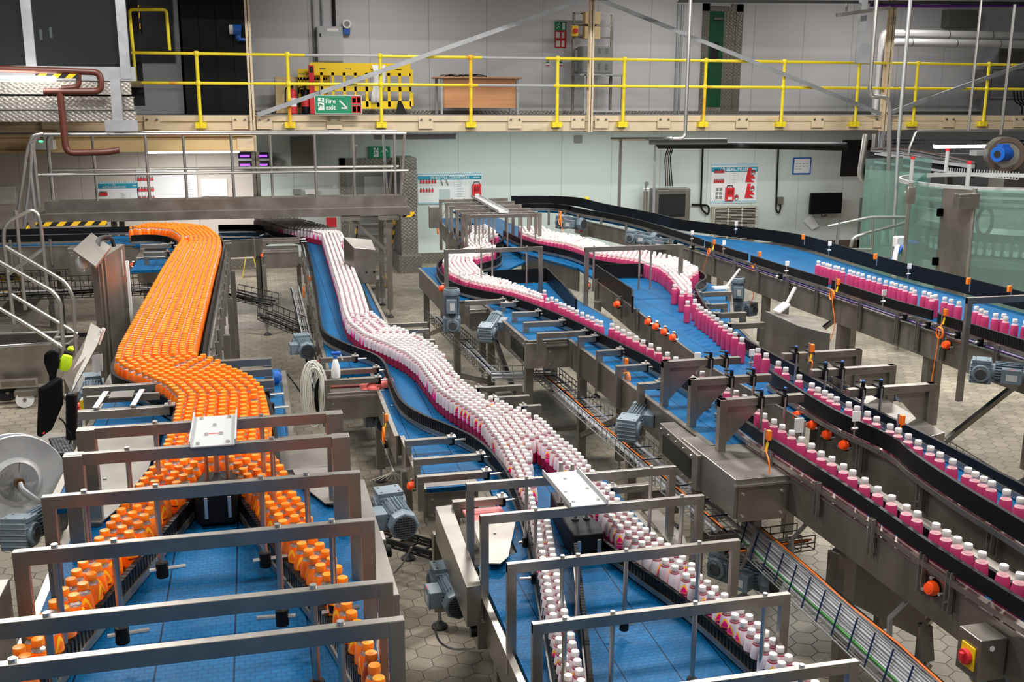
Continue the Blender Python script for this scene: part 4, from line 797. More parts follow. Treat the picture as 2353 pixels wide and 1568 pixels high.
# divider nose block
t = thing('divider_nose', 'black rounded divider block where the orange bottles split into two lanes', 'divider', (-.22, 4.6, ZA+.02))
MB().prism([(-.30, 4.78), (-.14, 4.78), (-.125, 4.60), (-.145, 4.48), (-.31, 4.48), (-.335, 4.60)], ZA+.02, ZA+.165, 'black').build('block', t, bevel=.01)
for x in (-.275, -.175): MB().box(x-.008, x+.008, 4.470, 4.478, ZA+.05, ZA+.15, 'polish').build('fixing_plate', t, bevel=.002)
for x in (-.27, -.225, -.18): MB().cyl((x, 4.62, ZA+.165), (x, 4.62, 1.99), .009 if x != -.225 else .013, 'steel', 8).build('support_rod', t)
MB().lathe((-.225, 4.62, ZA+.165), [(.035, 0), (.035, .012), (.02, .03), (.013, .05)], 'rubber', 12).build('grommet', t)
# angled steel cover plates either side of the merge
def cover(pts, z, m, lab, name='cover_plate', parent=None, cat='cover plate', th=.006, bolts=()):
    b = MB().prism(pts, z, z+th, m) 
    if parent: o = b.build(name, parent, smooth=False)
    else: o = b.build(name, label=lab, cat=cat, smooth=False)
    if bolts:
        for x, y in bolts: MB().cyl((x, y, z+th), (x, y, z+th+.008), .009, 'polish', 6).build('bolt', o if not parent else parent)
    return o
def wp(*px, z=ZA+.02): return [tuple(PZ(x, y, z)[:2]) for x, y in px]
cover(wp((236, 1050), (355, 1035), (342, 1078), (272, 1170), (232, 1204), (186, 1204)), ZA+.02, 'dull', 'grey steel cover plate left of the orange lane merge', bolts=wp((241, 1105), (214, 1171)))
cover(wp((655, 1050), (765, 1048), (790, 1158), (748, 1160), (690, 1115)), ZA+.02, 'dull', 'grey steel cover plate right of the orange lane merge', bolts=wp((754, 1068), (766, 1128)))
housing(-.99, -.58, 5.55, .45, 1.32, 1.60, 'long stainless housing left of orange conveyor behind the nearest frames')
housing(-.05, .33, 5.1, .55, 1.3, 1.58, 'low stainless housing right of orange conveyor behind the near frames')
gA = 'portal frames across the near end of the orange conveyor'
Ya = [4.66, 4.31, 3.84, 3.355, 2.87, 2.63, 2.40]
for i, y in enumerate(Ya):
    rods = {0: [(-.48, 0), (-.02, 0)], 1: [(-.56, 0), (.02, 1)], 2: [(-.66, 0), (-.41, 1), (-.03, 1), (.14, 1)], 3: [(-.68, 0), (-.5, 1), (.02, -1), (.2, 1)], 4: [(-.62, 1), (.11, -1)], 5: [(-.66, 1), (.17, 1)], 6: []}[i]
    ords = ['rearmost of the near frames spanning the orange conveyor, plate on top', 'second frame from rear spanning the orange lanes, under plate end', 'third frame from rear spanning the two orange lanes', 'fourth frame from rear above the blue belt between orange lanes', 'fifth frame from rear, crossing photo at left edge', 'lowest full frame in the photo across orange lanes', 'nearest steel frame across the orange lanes']
    if i == 6: continue
    t = portal(-.805, .345, y, 2.0, ords[i], gA, rods, zl=1.40, zr=1.66)
    if i < 2:
        for s, x in ((1, -.805), (-1, .345)): MB().box(x-.001*s, x+s*.075, y-.03, y+.03, 1.42, 1.998, 'plate').build('wide_upright', t, smooth=False, bevel=.002)
t = thing('joining_plate', 'pale channel plate with bolts linking two frames over the orange bottles', 'plate', (-.22, 4.5, 2.0))
MB().box(-.315, -.125, 4.27, 4.70, 2.0, 2.005, 'grey').box(-.315, -.309, 4.27, 4.70, 2.0, 2.03, 'grey').box(-.131, -.125, 4.27, 4.70, 2.0, 2.03, 'grey').build('channel', t, smooth=False)
MB().add([(p[0], p[1], p[2]) for p in ((-.26, 4.43, 2.0055), (-.18, 4.43, 2.0055), (-.18, 4.44, 2.0055), (-.26, 4.44, 2.0055))], [(0, 1, 2, 3)], 'redp').build('scribble', t)
for x, y in ((-.28, 4.30), (-.16, 4.30), (-.28, 4.66), (-.16, 4.66), (-.22, 4.55), (-.25, 4.42), (-.19, 4.42)): MB().cyl((x, y, 2.005), (x, y, 2.014), .009, 'polish', 6).build('bolt', t)
# arms on both sides of conveyor A
crossarm(-1.06, -.60, 6.45, 1.72, 'steel arm left of orange conveyor, rear one beside dark motor')
t = crossarm(-1.06, -.53, 6.0, 1.70, 'steel arm left of orange conveyor with slotted sensor brackets')
for x in (-.93, -.73): MB().bar((x, 6.0, 1.71), (x+.03, 6.25, 1.735), .03, .008, 'steel').build('slotted_bracket', t, smooth=False)
MB().box(-1.0, -.6, 6.17, 6.2, 1.69, 1.73, 'plate').box(-.87, -.74, 6.1, 6.24, 1.732, 1.738, 'plate').build('sensor_rail', t, smooth=False)
for i, (px, py, w_) in enumerate(((623, 822, .36), (625, 846, .34), (629, 872, .28))):
    p = PZ(px, py, 1.66); crossarm(p.x, p.x-w_, p.y, 1.66, ('rear', 'middle', 'front')[i]+' of three steel arms right of the orange bottle bend', knob=False)
p = PZ(630, 868, 1.6); MB().lathe(p, [(.045, 0), (.045, .03), (.02, .05)], 'blue', 14, axis=(1, 0, 0)).build('blue_end_cap', label='blue round end cap right of the orange bottle bend', cat='cap')
p = PZ(762, 885, 1.0); 
for px, py, lab in ((612, 908, 'upper clamp knob on the right rail of orange bend'), (622, 938, 'lower clamp knob on the right rail of orange bend'), (512, 560, 'clamp knob at far right rail of orange conveyor')):
    p = PZ(px, py, 1.64); t = thing('rail_clamp', lab, 'clamp', p); knobrod(t, p.x, p.y, p.z, 1)
# far boxes beside conveyor A
p = PZ(315, 603, 1.5); q = PZ(400, 603, 1.5); housing(-1.42, -1.04, p.y, .5, 1.27, 1.56, 'stainless housing left of the far orange conveyor')
for i, (px, py) in enumerate(((322, 562), (330, 580))): p = PZ(px, py, 1.68); crossarm(p.x, -1.02, p.y, 1.68, ('rear', 'front')[i]+' steel arm above the far left housing beside orange bottles')
belt(tA, [(-1.4, p.y-.4), (-1.02, p.y-.4), (-1.02, p.y+1.2), (-1.4, p.y+1.2)], ZA-.02, 'side_belt')
# left transverse conveyor behind the stairs
t = thing('bottle_conveyor', 'stainless cross conveyor running left behind the stairs to the orange line', 'conveyor', (-3, 15, 0))
belt(t, [(-6, 14.55), (-1.6, 14.55), (-1.6, 15.4), (-6, 15.4)], ZA-.003); plate(t, (-6, 14.5), (-1.75, 14.5), ZA, .34); plate(t, (-6, 15.45), (-1.2, 15.45), ZA, .3)
rail(t, [(-6, 14.6), (-1.9, 14.6)], ZA, ribbed=False); rail(t, [(-6, 15.4), (-.95, 15.4)], ZA, ribbed=False)
for x in (-3.1, -2.62, -2.1, -1.55): uchan(t, x, 14.48, ZA-.25, ZA+.09)
for x in (-4.2, -2.7, -1.5): leg(t, x, 14.7, ZA-.3); leg(t, x, 15.4, ZA-.3)
MB().bar((-6, 14.7, .3), (-1.5, 14.7, .3), .05, .05, 'blackm').build('brace', t, smooth=False)
housing(-2.35, -1.72, 14.1, .35, 1.15, 1.56, 'dark box casing on the far left cross conveyor', m='steeld', lip=False)
def wiretray(p, q, w_, h, lab, n=None, wires=5, cables=(), upv=(0, 0, 1), m='steeld', name='cable_tray', tilt=None, r=.004, ties=None, flat=True):
    """mesh tray from p to q: long wires, U-shaped cross wires, cables lying in it"""
    p, q = Vector(p), Vector(q); d = q-p; Ln = d.length; d.normalize(); u = Vector(upv) if tilt is None else Vector(tilt); a = d.cross(u).normalized(); c = a.cross(d).normalized()
    t = thing(name, lab, 'cable tray', p); b = MB(); n = n or int(Ln/.1)
    for i in range(wires): s = (i/(wires-1)-.5)*w_; b.bar(p+a*s, q+a*s, r*1.5, r*1.5, m)
    for s in (-1, 1):
        for k in (.5, 1): b.bar(p+a*s*w_/2+c*h*k, q+a*s*w_/2+c*h*k, r*1.7, r*1.7, m)
    for i in range(n+1):
        o = p+d*Ln*i/n
        b.bar(o-a*w_/2, o+a*w_/2, r*1.3, r*1.3, m); b.bar(o-a*w_/2, o-a*w_/2+c*h, r*1.3, r*1.3, m); b.bar(o+a*w_/2, o+a*w_/2+c*h, r*1.3, r*1.3, m)
    b.build('wire_mesh', t, smooth=False)
    for (s, z, rr, mm, wob) in cables:
        pts = []; k = max(4, int(Ln/.35))
        for i in range(k+1): pts.append(p+d*Ln*i/k+a*(s*w_+random.uniform(-wob, wob))+c*(z+random.uniform(-wob, wob)*.5))
        MB().tube(pts, rr, mm, 6).build('cable', t)
    if ties:
        for i in range(ties):
            o = p+d*Ln*(i+.5)/ties; zt_ = max([z for _, z, _, _, _ in cables]+[.02])+.02
            MB().bar(o-a*w_*.48+c*zt_, o+a*w_*.48+c*zt_, .007, .006, 'tie').build('cable_tie', t, smooth=False)
    return t
M['cgrey'] = mat('grey_cable', (.30, .31, .33), .4); M['cgreen'] = mat('green_cable', (.02, .28, .02), .4); M['clight'] = mat('pale_grey_cable', (.48, .50, .55), .35); M['cwhite'] = mat('white_tubing', (.72, .71, .66), .35)
wiretray((-6, 14.2, .95), (-1.3, 14.2, .95), .25, .3, 'dark wire tray below the far left cross conveyor', tilt=(0, -.2, 1), m='blackm', r=.006, wires=4, cables=[(.1, .03, .015, 'black', .02), (-.2, .03, .015, 'black', .02), (0, .06, .012, 'greyb', .03)])
# ------------------------------------------------------------ conveyor B, labelled pink bottles
fB = lambda x, y: zB(y)
tB = thing('bottle_conveyor', 'middle conveyor with labelled pink bottles, winding between black ribbed rails', 'conveyor', (1.3, 9, 0))
belt(tB, [(.60, 10.2), (1.30, 10.2), (1.33, 16.6), (.5, 18.3), (-.6, 18.5), (-.6, 17.2), (.3, 17), (.72, 16.4)], fB)
belt(tB, [(.60, 9.2), (1.62, 9.2), (1.62, 10.25), (.60, 10.25)], lambda x, y: zB(y)-.001, 'transfer_belt')
belt(tB, [(.98, 7.5), (1.68, 7.5), (1.68, 9.25), (.98, 9.25)], lambda x, y: zB(y)-.002, 'transfer_belt')
belt(tB, [(1.02, 6.45), (2.08, 6.45), (2.08, 7.55), (1.02, 7.55)], lambda x, y: zB(y)-.003, 'transfer_belt')
belt(tB, [(1.1, 2.0), (2.28, 2.0), (2.24, 6.5), (1.44, 6.5), (1.38, 5.42), (1.12, 5.3)], lambda x, y: zB(y)-.004, 'merge_belt')
BLr = [(-.6, 17.75), (0, 17.7), (.12, 17.55), (.20, 17.1), (.32, 16.85), (.45, 16.6), (.64, 16.35), (.72, 16.12), (.72, 15.8), (.70, 14.1), (.65, 12), (.60, 10.75), (.60, 10.45), (.63, 10.2), (.73, 9.93), (.85, 9.68), (1.02, 9.38), (1.07, 9.1), (1.06, 8.73), (1.05, 8.2), (1.07, 7.88), (1.17, 7.58), (1.33, 7.31), (1.45, 7.06), (1.50, 6.85), (1.53, 6.6), (1.54, 6.2), (1.50, 5.75), (1.44, 5.34), (1.33, 4.71), (1.26, 4.33), (1.18, 3.9), (1.08, 3.3), (1.0, 2.7)]
rail(tB, BLr, fB)
rail(tB, [(1.36, 16.2), (1.32, 15.7), (1.28, 14.4), (1.24, 13), (1.21, 11.9), (1.18, 10.95), (1.2, 10.55), (1.3, 10.25), (1.47, 9.85), (1.62, 9.38), (1.64, 8.97), (1.62, 8.45), (1.64, 8.1), (1.70, 7.85), (1.79, 7.66), (1.93, 7.38), (2.02, 7.1), (2.07, 6.8), (2.09, 6.3), (2.08, 5.8), (2.09, 5.5)], fB, ribbed=False, h1=.10)
rail(tB, [(1.82, 5.35), (1.88, 5.12), (1.95, 4.84), (2.02, 4.6), (2.075, 4.3), (2.115, 4.0), (2.155, 3.7), (2.21, 3.2)], fB, h1=.108)
rail(tB, [(1.70, 5.35), (1.655, 5.16), (1.6, 4.95), (1.52, 4.62), (1.45, 4.35), (1.37, 4.05), (1.28, 3.7), (1.17, 3.2)], fB)
t = thing('divider_nose', 'black tapered divider block where the labelled pink bottles split', 'divider', (1.75, 5.5, zB(5.5)+.02))
MB().prism([(1.70, 5.85), (1.74, 5.85), (1.86, 5.35), (1.84, 5.22), (1.66, 5.22), (1.66, 5.4)], lambda x, y: zB(y)+.01, lambda x, y: zB(y)+.165, 'black').build('block', t, bevel=.008)
for x, y in ((1.71, 5.66), (1.77, 5.62), (1.73, 5.42), (1.80, 5.42)): MB().cyl((x, y, zB(y)+.165), (x, y, zB(y)+.43), .012, 'steel', 10).build('support_rod', t); MB().cyl((x, y, zB(y)+.16), (x, y, zB(y)+.175), .022, 'rubber', 12).build('collar', t)
for x in (1.69, 1.81): MB().box(x-.012, x+.012, 5.21, 5.218, zB(5.2)+.03, zB(5.2)+.13, 'polish').build('fixing_plate', t, bevel=.002)
for x0, y0, x1, y1 in ((.57, 10.2, .68, 16.3), (1.33, 10.6, 1.38, 16.2), (.58, 9.2, .58, 10.2), (.96, 7.5, .96, 9.2), (1.0, 6.45, 1.0, 7.5), (1.08, 2.0, 1.08, 5.32), (2.11, 5.95, 2.11, 7.5), (2.27, 2.0, 2.25, 5.95), (1.66, 8.0, 1.66, 9.4)):
    plate(tB, (x0, y0), (x1, y1), fB, .24)
for k in range(9): uchan(tB, .57+k*.011, 10.6+k*.62, zB(10.6+k*.62)-.2, zB(10.6+k*.62)+.04, -1)
for y in (10.4, 13, 15.8): leg(tB, .6, y, zB(y)-.2); leg(tB, 1.36, y, zB(y)-.2)
for x, y in ((1.0, 9.0), (1.0, 7.3), (1.05, 6.2), (1.12, 4.7), (2.1, 6.9), (2.24, 4.9), (1.66, 8.3)): leg(tB, x, y, zB(y)-.2, .075)
for x0, y0, x1, y1 in ((.6, 13, 1.36, 13), (1.05, 6.2, 2.1, 6.5), (.6, 10.4, 1.36, 10.4)): MB().bar((x0, y0, .35), (x1, y1, .35), .04, .04, 'steeld').build('brace', tB, smooth=False)
# rear feed of conveyor B with small front shelf
housing(.07, .6, 15.55, .4, 1.03, 1.27, 'stainless housing left of the far pink conveyor', m='plate')
for i, y in enumerate((15.9, 15.6)): crossarm(.08, .62, y, 1.40, ('rear', 'front')[i]+' steel arm above the far stainless housing of pink line', drop=.14)
leg(tB, .09, 15.5, 1.05); leg(tB, .09, 16.6, 1.05)
t = thing('bottle_conveyor', 'rear curved feed conveyor between orange and pink lines below the crossover', 'conveyor', (.0, 17, 0))
fz = 1.27; plate(t, (-1.6, 16.6), (.15, 16.9), fz, .28); 
for x in (-.65, -.05): uchan(t, x, 16.68+x*.1, fz-.28, fz+.05, w_=.06)
leg(t, -.9, 16.9, 1.0); leg(t, .0, 17.0, 1.0)
gB = 'portal frames across the near end of the labelled pink conveyor'
labs = ['rearmost near frame over the labelled pink bottles, plate on top', 'second frame from rear over the labelled pink lanes', 'third frame from rear over the labelled pink lanes', 'fourth frame from rear over the labelled pink lanes', 'fifth frame, nearest over the labelled pink lanes at bottom edge']
for i, (lx, ly, rx, ry) in enumerate(((1069, 1108, 1555, 1073), (1101, 1181, 1620, 1140), (1161, 1289, 1705, 1245), (1219, 1425, 1821, 1369), (1290, 1612, 1969, 1514))):
    p, q = PB(lx, ly, .46), PB(rx, ry, .46); y = (p.y+q.y)/2; x0, x1 = p.x, q.x; w_ = x1-x0; bz = zB(y)
    rods = [[(x0+.28*w_, 1), (x0+.88*w_, 0)], [(x0+.24*w_, -1), (x0+.9*w_, 0)], [(x0+.23*w_, 0), (x0+.5*w_, -1), (x0+.82*w_, 0), (x0+.27*w_+.03, 0)], [(x0+.12*w_, -1), (x0+.3*w_, 1), (x0+.62*w_, -1), (x0+.9*w_, 0)], [(x0+.2*w_, 0), (x0+.8*w_, 0)]][i]
    portal(x0, x1, y, bz+.46, labs[i], gB, rods, zl=bz-.12, zr=bz+.06)
    if i == 0: p0 = y
    if i == 1:
        t = thing('joining_plate', 'pale channel plate bridging two frames over the labelled pink bottles', 'plate', (1.8, y, bz+.46)); a_, c_ = y-.02, p0+.03; z = bz+.465
        xa = PB(1350, 1160, .46).x
        f_ = lambda x, yy: zB(yy)+.463
        MB().prism([(xa-.1, a_), (xa+.1, a_), (xa+.08, c_), (xa-.12, c_)], f_, lambda x, yy: zB(yy)+.468, 'grey').prism([(xa-.106, a_), (xa-.1, a_), (xa-.12, c_), (xa-.126, c_)], f_, lambda x, yy: zB(yy)+.492, 'grey').prism([(xa+.1, a_), (xa+.106, a_), (xa+.086, c_), (xa+.08, c_)], f_, lambda x, yy: zB(yy)+.492, 'grey').build('channel', t, smooth=False)
        for u, v in ((-.07, .06), (.07, .06), (-.07, .2), (.06, .22), (-.02, .38)): MB().cyl((xa+u, a_+v, zB(a_+v)+.468), (xa+u, a_+v, zB(a_+v)+.477), .009, 'polish', 6).build('bolt', t)
# arms, boxes on the left of conveyor B
def armsB(lst, side, base):
    for i, (px, py, qx, d) in enumerate(lst):
        p = PB(px, py, .11); q = PB(qx, py, .11); crossarm(p.x, q.x, p.y, p.z, base % ('first', 'second', 'third', 'fourth', 'fifth')[i], knob=True, drop=d, sz=.045)
armsB(((736, 823, 818, .3), (740, 852, 868, .3), (745, 874, 872, .28)), 1, '%s steel arm from rear, left of pink line behind spray bottle')
armsB(((930, 1012, 1042, .2), (950, 1055, 1112, .2), (958, 1095, 1126, .24), (1039, 1152, 1160, .26)), 1, '%s steel arm from rear on left of pink line above the blue belt')
armsB(((982, 740, 880, .16), (986, 755, 905, .2), (999, 780, 960, .2)), -1, '%s steel arm from rear, right of pink bottles at the first bend')
armsB(((1200, 884, 1095, .16), (1216, 908, 1130, .22), (1243, 930, 1200, .2)), -1, '%s steel arm from rear, right of pink bottles at the second bend')
armsB(((1494, 1111, 1400, .2),), -1, '%s steel arm right of pink bottles near the joining plate')
def hB(px0, px1, pyt, pyb, d, lab, **k):
    p = PB(px0, pyt, 0); q = PB(px1, pyt, 0); r = PY(px0, pyb, p.y); return housing(p.x, q.x, p.y, d, r.z, p.z, lab, **k)
t = hB(752, 888, 905, 960, .35, 'stainless drive housing under the spray bottle')
t = hB(975, 1105, 1120, 1192, .35, 'bright stainless drive housing left of the labelled pink lanes')
p = PB(752, 890, .0); t = thing('drip_tray', 'dark red liquid tray on top of spray bottle housing', 'tray', p); a = PB(760, 893, .0); c = PB(888, 880, .0); MB().box(a.x, c.x, a.y, c.y+.1, a.z-.02, a.z+.01, mat('dark_red_liquid', (.10, .012, .01), .12)).build('liquid', t)
cover([tuple(PB(x, y, .02)[:2]) for x, y in ((1084, 1200), (1150, 1188), (1185, 1200), (1168, 1290), (1150, 1307), (1118, 1306))], zB(5.6)+.03, 'plate', 'transparent grey cover plate left of labelled pink lanes', bolts=[tuple(PB(1137, 1232, .02)[:2])])
cover([tuple(PB(x, y, .02)[:2]) for x, y in ((1480, 1172), (1512, 1168), (1573, 1236), (1582, 1268), (1555, 1276))], zB(5.0)+.03, 'plate', 'grey cover plate right of labelled pink lanes between frames', bolts=[tuple(PB(1548, 1233, .02)[:2])])
a = PB(1062, 1152, .08); c = PB(1150, 1142, .08); e = PB(1160, 1190, .03)
MB().box(a.x, c.x, e.y, a.y, zB(e.y)+.01, zB(e.y)+.03, mat('pink_sheet', (.85, .20, .20), .3)).build('pink_plastic_sheet', label='pink plastic sheet in the gap left of the labelled pink lanes', cat='plastic sheet', bevel=.005)
b = MB(); a = PB(830, 880, .06); random.seed(3)
M['coral'] = mat('coral_cloth', (.80, .16, .14), .6)
for k in range(12): x, y = a.x+.0+k*.02, a.y+random.uniform(-.05, .05); b.add([(x, y-.03, a.z-.05), (x+.07, y-.03, a.z-.05), (x+.06, y+.05, a.z+random.uniform(-.02, .03)), (x-.02, y+.03, a.z-.02)], [(0, 1, 2), (0, 2, 3)], 'coral')
b.build('coral_cloth', label='crumpled coral red cloth behind the spray bottle', cat='cloth').modifiers.new('Solid', 'SOLIDIFY').thickness = .004
# spray bottle
a = PB(772, 868, .115); t = thing('spray_bottle', 'white spray bottle with blue trigger head on a steel arm', 'spray bottle', a)
MB().lathe(a, [(.034, 0), (.038, .01), (.038, .07), (.03, .12), (.02, .155), (.014, .17)], 'white', 18).build('body', t)
MB().cyl(a+Vector((0, 0, .17)), a+Vector((0, 0, .195)), .017, 'blue', 14).build('collar', t)
MB().bar(a+Vector((-.035, 0, .215)), a+Vector((.05, 0, .215)), .03, .03, 'blue').build('trigger_head', t, bevel=.01); MB().bar(a+Vector((.045, 0, .205)), a+Vector((.062, 0, .15)), .012, .01, 'white').build('trigger', t)
MB().lathe(a, [(.0385, .02), (.0388, .022), (.0388, .062), (.0385, .064)], 'paper', 18).build('printed_label', t)
# cable coil
p = PB(722, 905, -.05); t = thing('tubing_coil', 'hanging coil of white pneumatic tubing left of spray bottle', 'tubing coil', p); b = MB(); random.seed(5)
for k in range(16):
    r1 = random.uniform(.05, .10); r2 = random.uniform(.24, .3); oy = random.uniform(-.05, .05)
    b.tube([(p.x+r1*math.cos(a_)+k*.003-.02, p.y+oy, p.z+r2*math.sin(a_)) for a_ in [i*math.pi/9 for i in range(18)]], .0048, 'cwhite', 5, closed=True)
b.build('white_loops', t); b = MB()
for k in range(7):
    r1 = random.uniform(.04, .07); b.tube([(p.x+.07+r1*math.cos(a_), p.y+.03, p.z-.06+.2*math.sin(a_)) for a_ in [i*math.pi/8 for i in range(16)]], .006, 'black', 5, closed=True)
b.build('black_loops', t); MB().cyl((p.x+.04, p.y+.03, p.z-.28), (p.x+.045, p.y+.03, p.z-.25), .02, 'blue', 10).build('blue_tape', t)
# ------------------------------------------------------------ line 1 (serpentine) and line 2, unlabelled pink bottles
Z1, Z2, Z3 = 1.27, 1.37, 1.53
t1 = thing('bottle_conveyor', 'conveyor of the winding unlabelled pink bottles running to lower right', 'conveyor', (2.9, 9, 0))
belt(t1, [(3.35, 19.2), (3.9, 19.2), (3.75, 13.9), (3.15, 13.0), (2.6, 13.0), (2.6, 14.3), (2.98, 15.0)], Z1)
belt(t1, [(2.08, 13.4), (2.72, 13.4), (2.72, 11.0), (2.08, 11.0)], Z1-.001, 'transfer_belt')
belt(t1, [(2.38, 11.05), (2.72, 11.95), (3.42, 11.95), (3.42, 9.6), (3.2, 8.95), (2.38, 8.95)], Z1-.002, 'transfer_belt')
belt(t1, [(2.78, 9.0), (3.25, 9.0), (3.22, 5.8), (2.76, 5.8)], Z1-.003, 'transfer_belt')
belt(t1, [(3.0, 1.8), (3.2, 1.8), (3.2, 5.85), (3.0, 5.85)], Z1-.001, 'lane_belt')
rail(t1, [(3.14, 16.6), (3.16, 15.6), (3.05, 15.2), (2.88, 14.85), (2.80, 14.4), (2.77, 13.95), (2.60, 13.55), (2.38, 13.35), (2.22, 12.95), (2.14, 12.4), (2.12, 11.75), (2.17, 11.35), (2.25, 11.1), (2.38, 10.85), (2.58, 10.48), (2.67, 10.15), (2.72, 9.9), (2.81, 9.45), (2.88, 9.0), (2.93, 8.5), (3.0, 7.9), (3.05, 7.3), (3.06, 6.9), (3.05, 6.5)], Z1)
rail(t1, [(3.68, 16.5), (3.7, 16.1), (3.66, 15.4), (3.58, 14.98), (3.3, 14.42), (3.24, 14.2), (3.25, 13.75), (3.1, 13.15), (2.73, 12.74), (2.66, 12.6), (2.64, 12.2), (2.6, 11.95), (2.68, 11.92)], Z1)
def pxrail(L_, z): return [tuple(PZ(x, y, z)[:2]) for x, y in L_]
R1 = pxrail([(1650, 905), (1709, 953), (1760, 985), (1842, 1035), (2005, 1137), (2131, 1225), (2353, 1361), (2500, 1452)], Z1+.185)
rail(t1, R1, Z1, ribbed=False, h0=.075, h1=.15)
rail(t1, [(3.16, 6.6), (3.16, 5.9), (3.15, 5.2), (3.12, 4), (3.12, 2.4)], Z1, ribbed=False, h0=.03, h1=.10)
MB().ribbon([(2.66, 11.93), (3.40, 11.97), (3.28, 10.9), (3.14, 9.94)], Z1+.0, Z1+.17, .02, 'black').build('guide_wall', t1)
plate(t1, (2.985, 1.8), (2.985, 5.75), Z1, .23); plate(t1, (2.76, 5.8), (2.76, 8.95), Z1, .26); plate(t1, (2.36, 8.95), (2.36, 11.0), Z1, .26); plate(t1, (3.43, 9.7), (3.43, 11.9), Z1, .25); plate(t1, (2.06, 11.0), (2.06, 13.4), Z1, .26); plate(t1, (2.98, 15.0), (3.35, 19.2), Z1, .3); plate(t1, (2.6, 14.3), (2.98, 15.0), Z1, .3); plate(t1, (3.24, 5.9), (3.26, 9.0), Z1, .25)
plate(t1, (2.06, 10.99), (2.38, 10.99), Z1, .26); plate(t1, (2.36, 8.94), (2.78, 8.94), Z1, .26)
for y in (5.4, 4.85, 4.32, 3.9, 3.7, 3.1, 2.7): uchan(t1, 2.97, y, Z1-.12, Z1+.08, -1)
for x, y in ((2.12, 13.2), (2.12, 11.1), (2.42, 10.7), (2.42, 9.1), (2.95, 9.1), (2.82, 8.7), (3.2, 8.7), (2.82, 7.4), (3.2, 7.4), (2.82, 6.1), (3.2, 6.1), (3.08, 4.7), (3.08, 3.2), (3.4, 11.6), (2.76, 15.6), (2.65, 12.2)): leg(t1, x, y, Z1-.25, .07)
for p, q in (((2.12, 13.2, .4), (2.12, 11.1, 1.0)), ((2.42, 9.1, .35), (2.42, 10.7, 1.0)), ((2.82, 7.4, .3), (3.2, 7.4, .3)), ((2.42, 9.1, .35), (2.95, 9.1, .35)), ((2.82, 6.1, .5), (3.2, 6.1, .5)), ((2.82, 8.7, .4), (2.82, 7.4, 1.0)), ((2.12, 11.1, .4), (2.42, 10.7, .4))): MB().bar(p, q, .045, .045, 'steeld').build('brace', t1, smooth=False)
def line_arms(Z, lst, base, dz=.10, sz=.05):
    for i, (px, py, qx, d) in enumerate(lst):
        p = PZ(px, py, Z+dz); q = PZ(qx, py, Z+dz); crossarm(p.x, q.x, p.y, Z+dz, base % ('first', 'second', 'third', 'fourth', 'fifth', 'sixth', 'seventh')[i], drop=d, sz=sz)
line_arms(Z1, ((1068, 691, 1160, .16), (1150, 695, 1187, .2), (1177, 718, 1241, .2), (1203, 741, 1298, .22), (1234, 766, 1352, .24), (1329, 774, 1370, .4)), '%s steel arm from rear on the left side of line one')
line_arms(Z1, ((1371, 806, 1430, .35), (1416, 841, 1490, .35), (1466, 881, 1520, .3)), '%s steel arm from rear beside blue belt left of line one')
def hZ(Z, px0, px1, pyt, pyb, d, lab, **k):
    p = PZ(px0, pyt, Z); q = PZ(px1, pyt, Z); r = PY(px0, pyb, p.y); return housing(p.x, q.x, p.y, d, r.z, Z, lab, **k)
hZ(Z1-.02, 1079, 1148, 712, 757, .3, 'stainless housing with red marks left of line one at the bend')
hZ(Z1-.02, 1250, 1328, 787, 842, .35, 'large stainless housing left of line one behind the blue belt')
# long guard boxes with window
def guard(p0, p1, w_, h, Z, lab):
    """long sloping-in-plan guard box: outer edge runs p0 -> p1"""
    a, c = Vector((p0[0], p0[1], 0)), Vector((p1[0], p1[1], 0)); d = (c-a).normalized(); n_ = Vector((-d.y, d.x, 0)); n_ = n_ if n_.x > 0 else -n_; t = thing('chain_guard', lab, 'guard', (a.x, a.y, Z-h))
    MB().prism([(a.x, a.y), (c.x, c.y), ((c+n_*w_).x, (c+n_*w_).y), ((a+n_*w_).x, (a+n_*w_).y)], Z-h, Z, 'plate').build('casing', t, smooth=False, bevel=.003)
    o = -n_*.006; A, B_ = a+d*.08+o, c-d*.1+o
    MB().slab([(A.x, A.y, Z-h+.05), (B_.x, B_.y, Z-h+.05), (B_.x, B_.y, Z-.06), (A.x, A.y, Z-.06)], tuple(n_*.004), 'dglass').build('window', t, smooth=False)
    b = MB()
    for k in range(5):
        for z in (Z-h+.025, Z-.03): q = a+d*((c-a).length*(k+.3)/5); b.cyl((q.x, q.y, z), (q.x-n_.x*.01, q.y-n_.y*.01, z), .008, 'polish', 6)
    b.build('bolts', t); return t
p = PZ(1163, 745, Z1-.02); q = PZ(1210, 790, Z1-.02); guard((p.x, p.y), (q.x, q.y), .19, .24, Z1-.02, 'upper stainless chain guard with window left of line one')
p = PZ(1516, 972, Z1-.02); q = PZ(1603, 1048, Z1-.02); guard((p.x, p.y), (q.x, q.y), .15, .24, Z1-.02, 'lower stainless chain guard with dark window beside the gusset brackets')
t = housing(2.63, 2.98, 5.2, .8, 1.02, Z1-.005, 'stainless housing with bright panel at start of lower right lane')
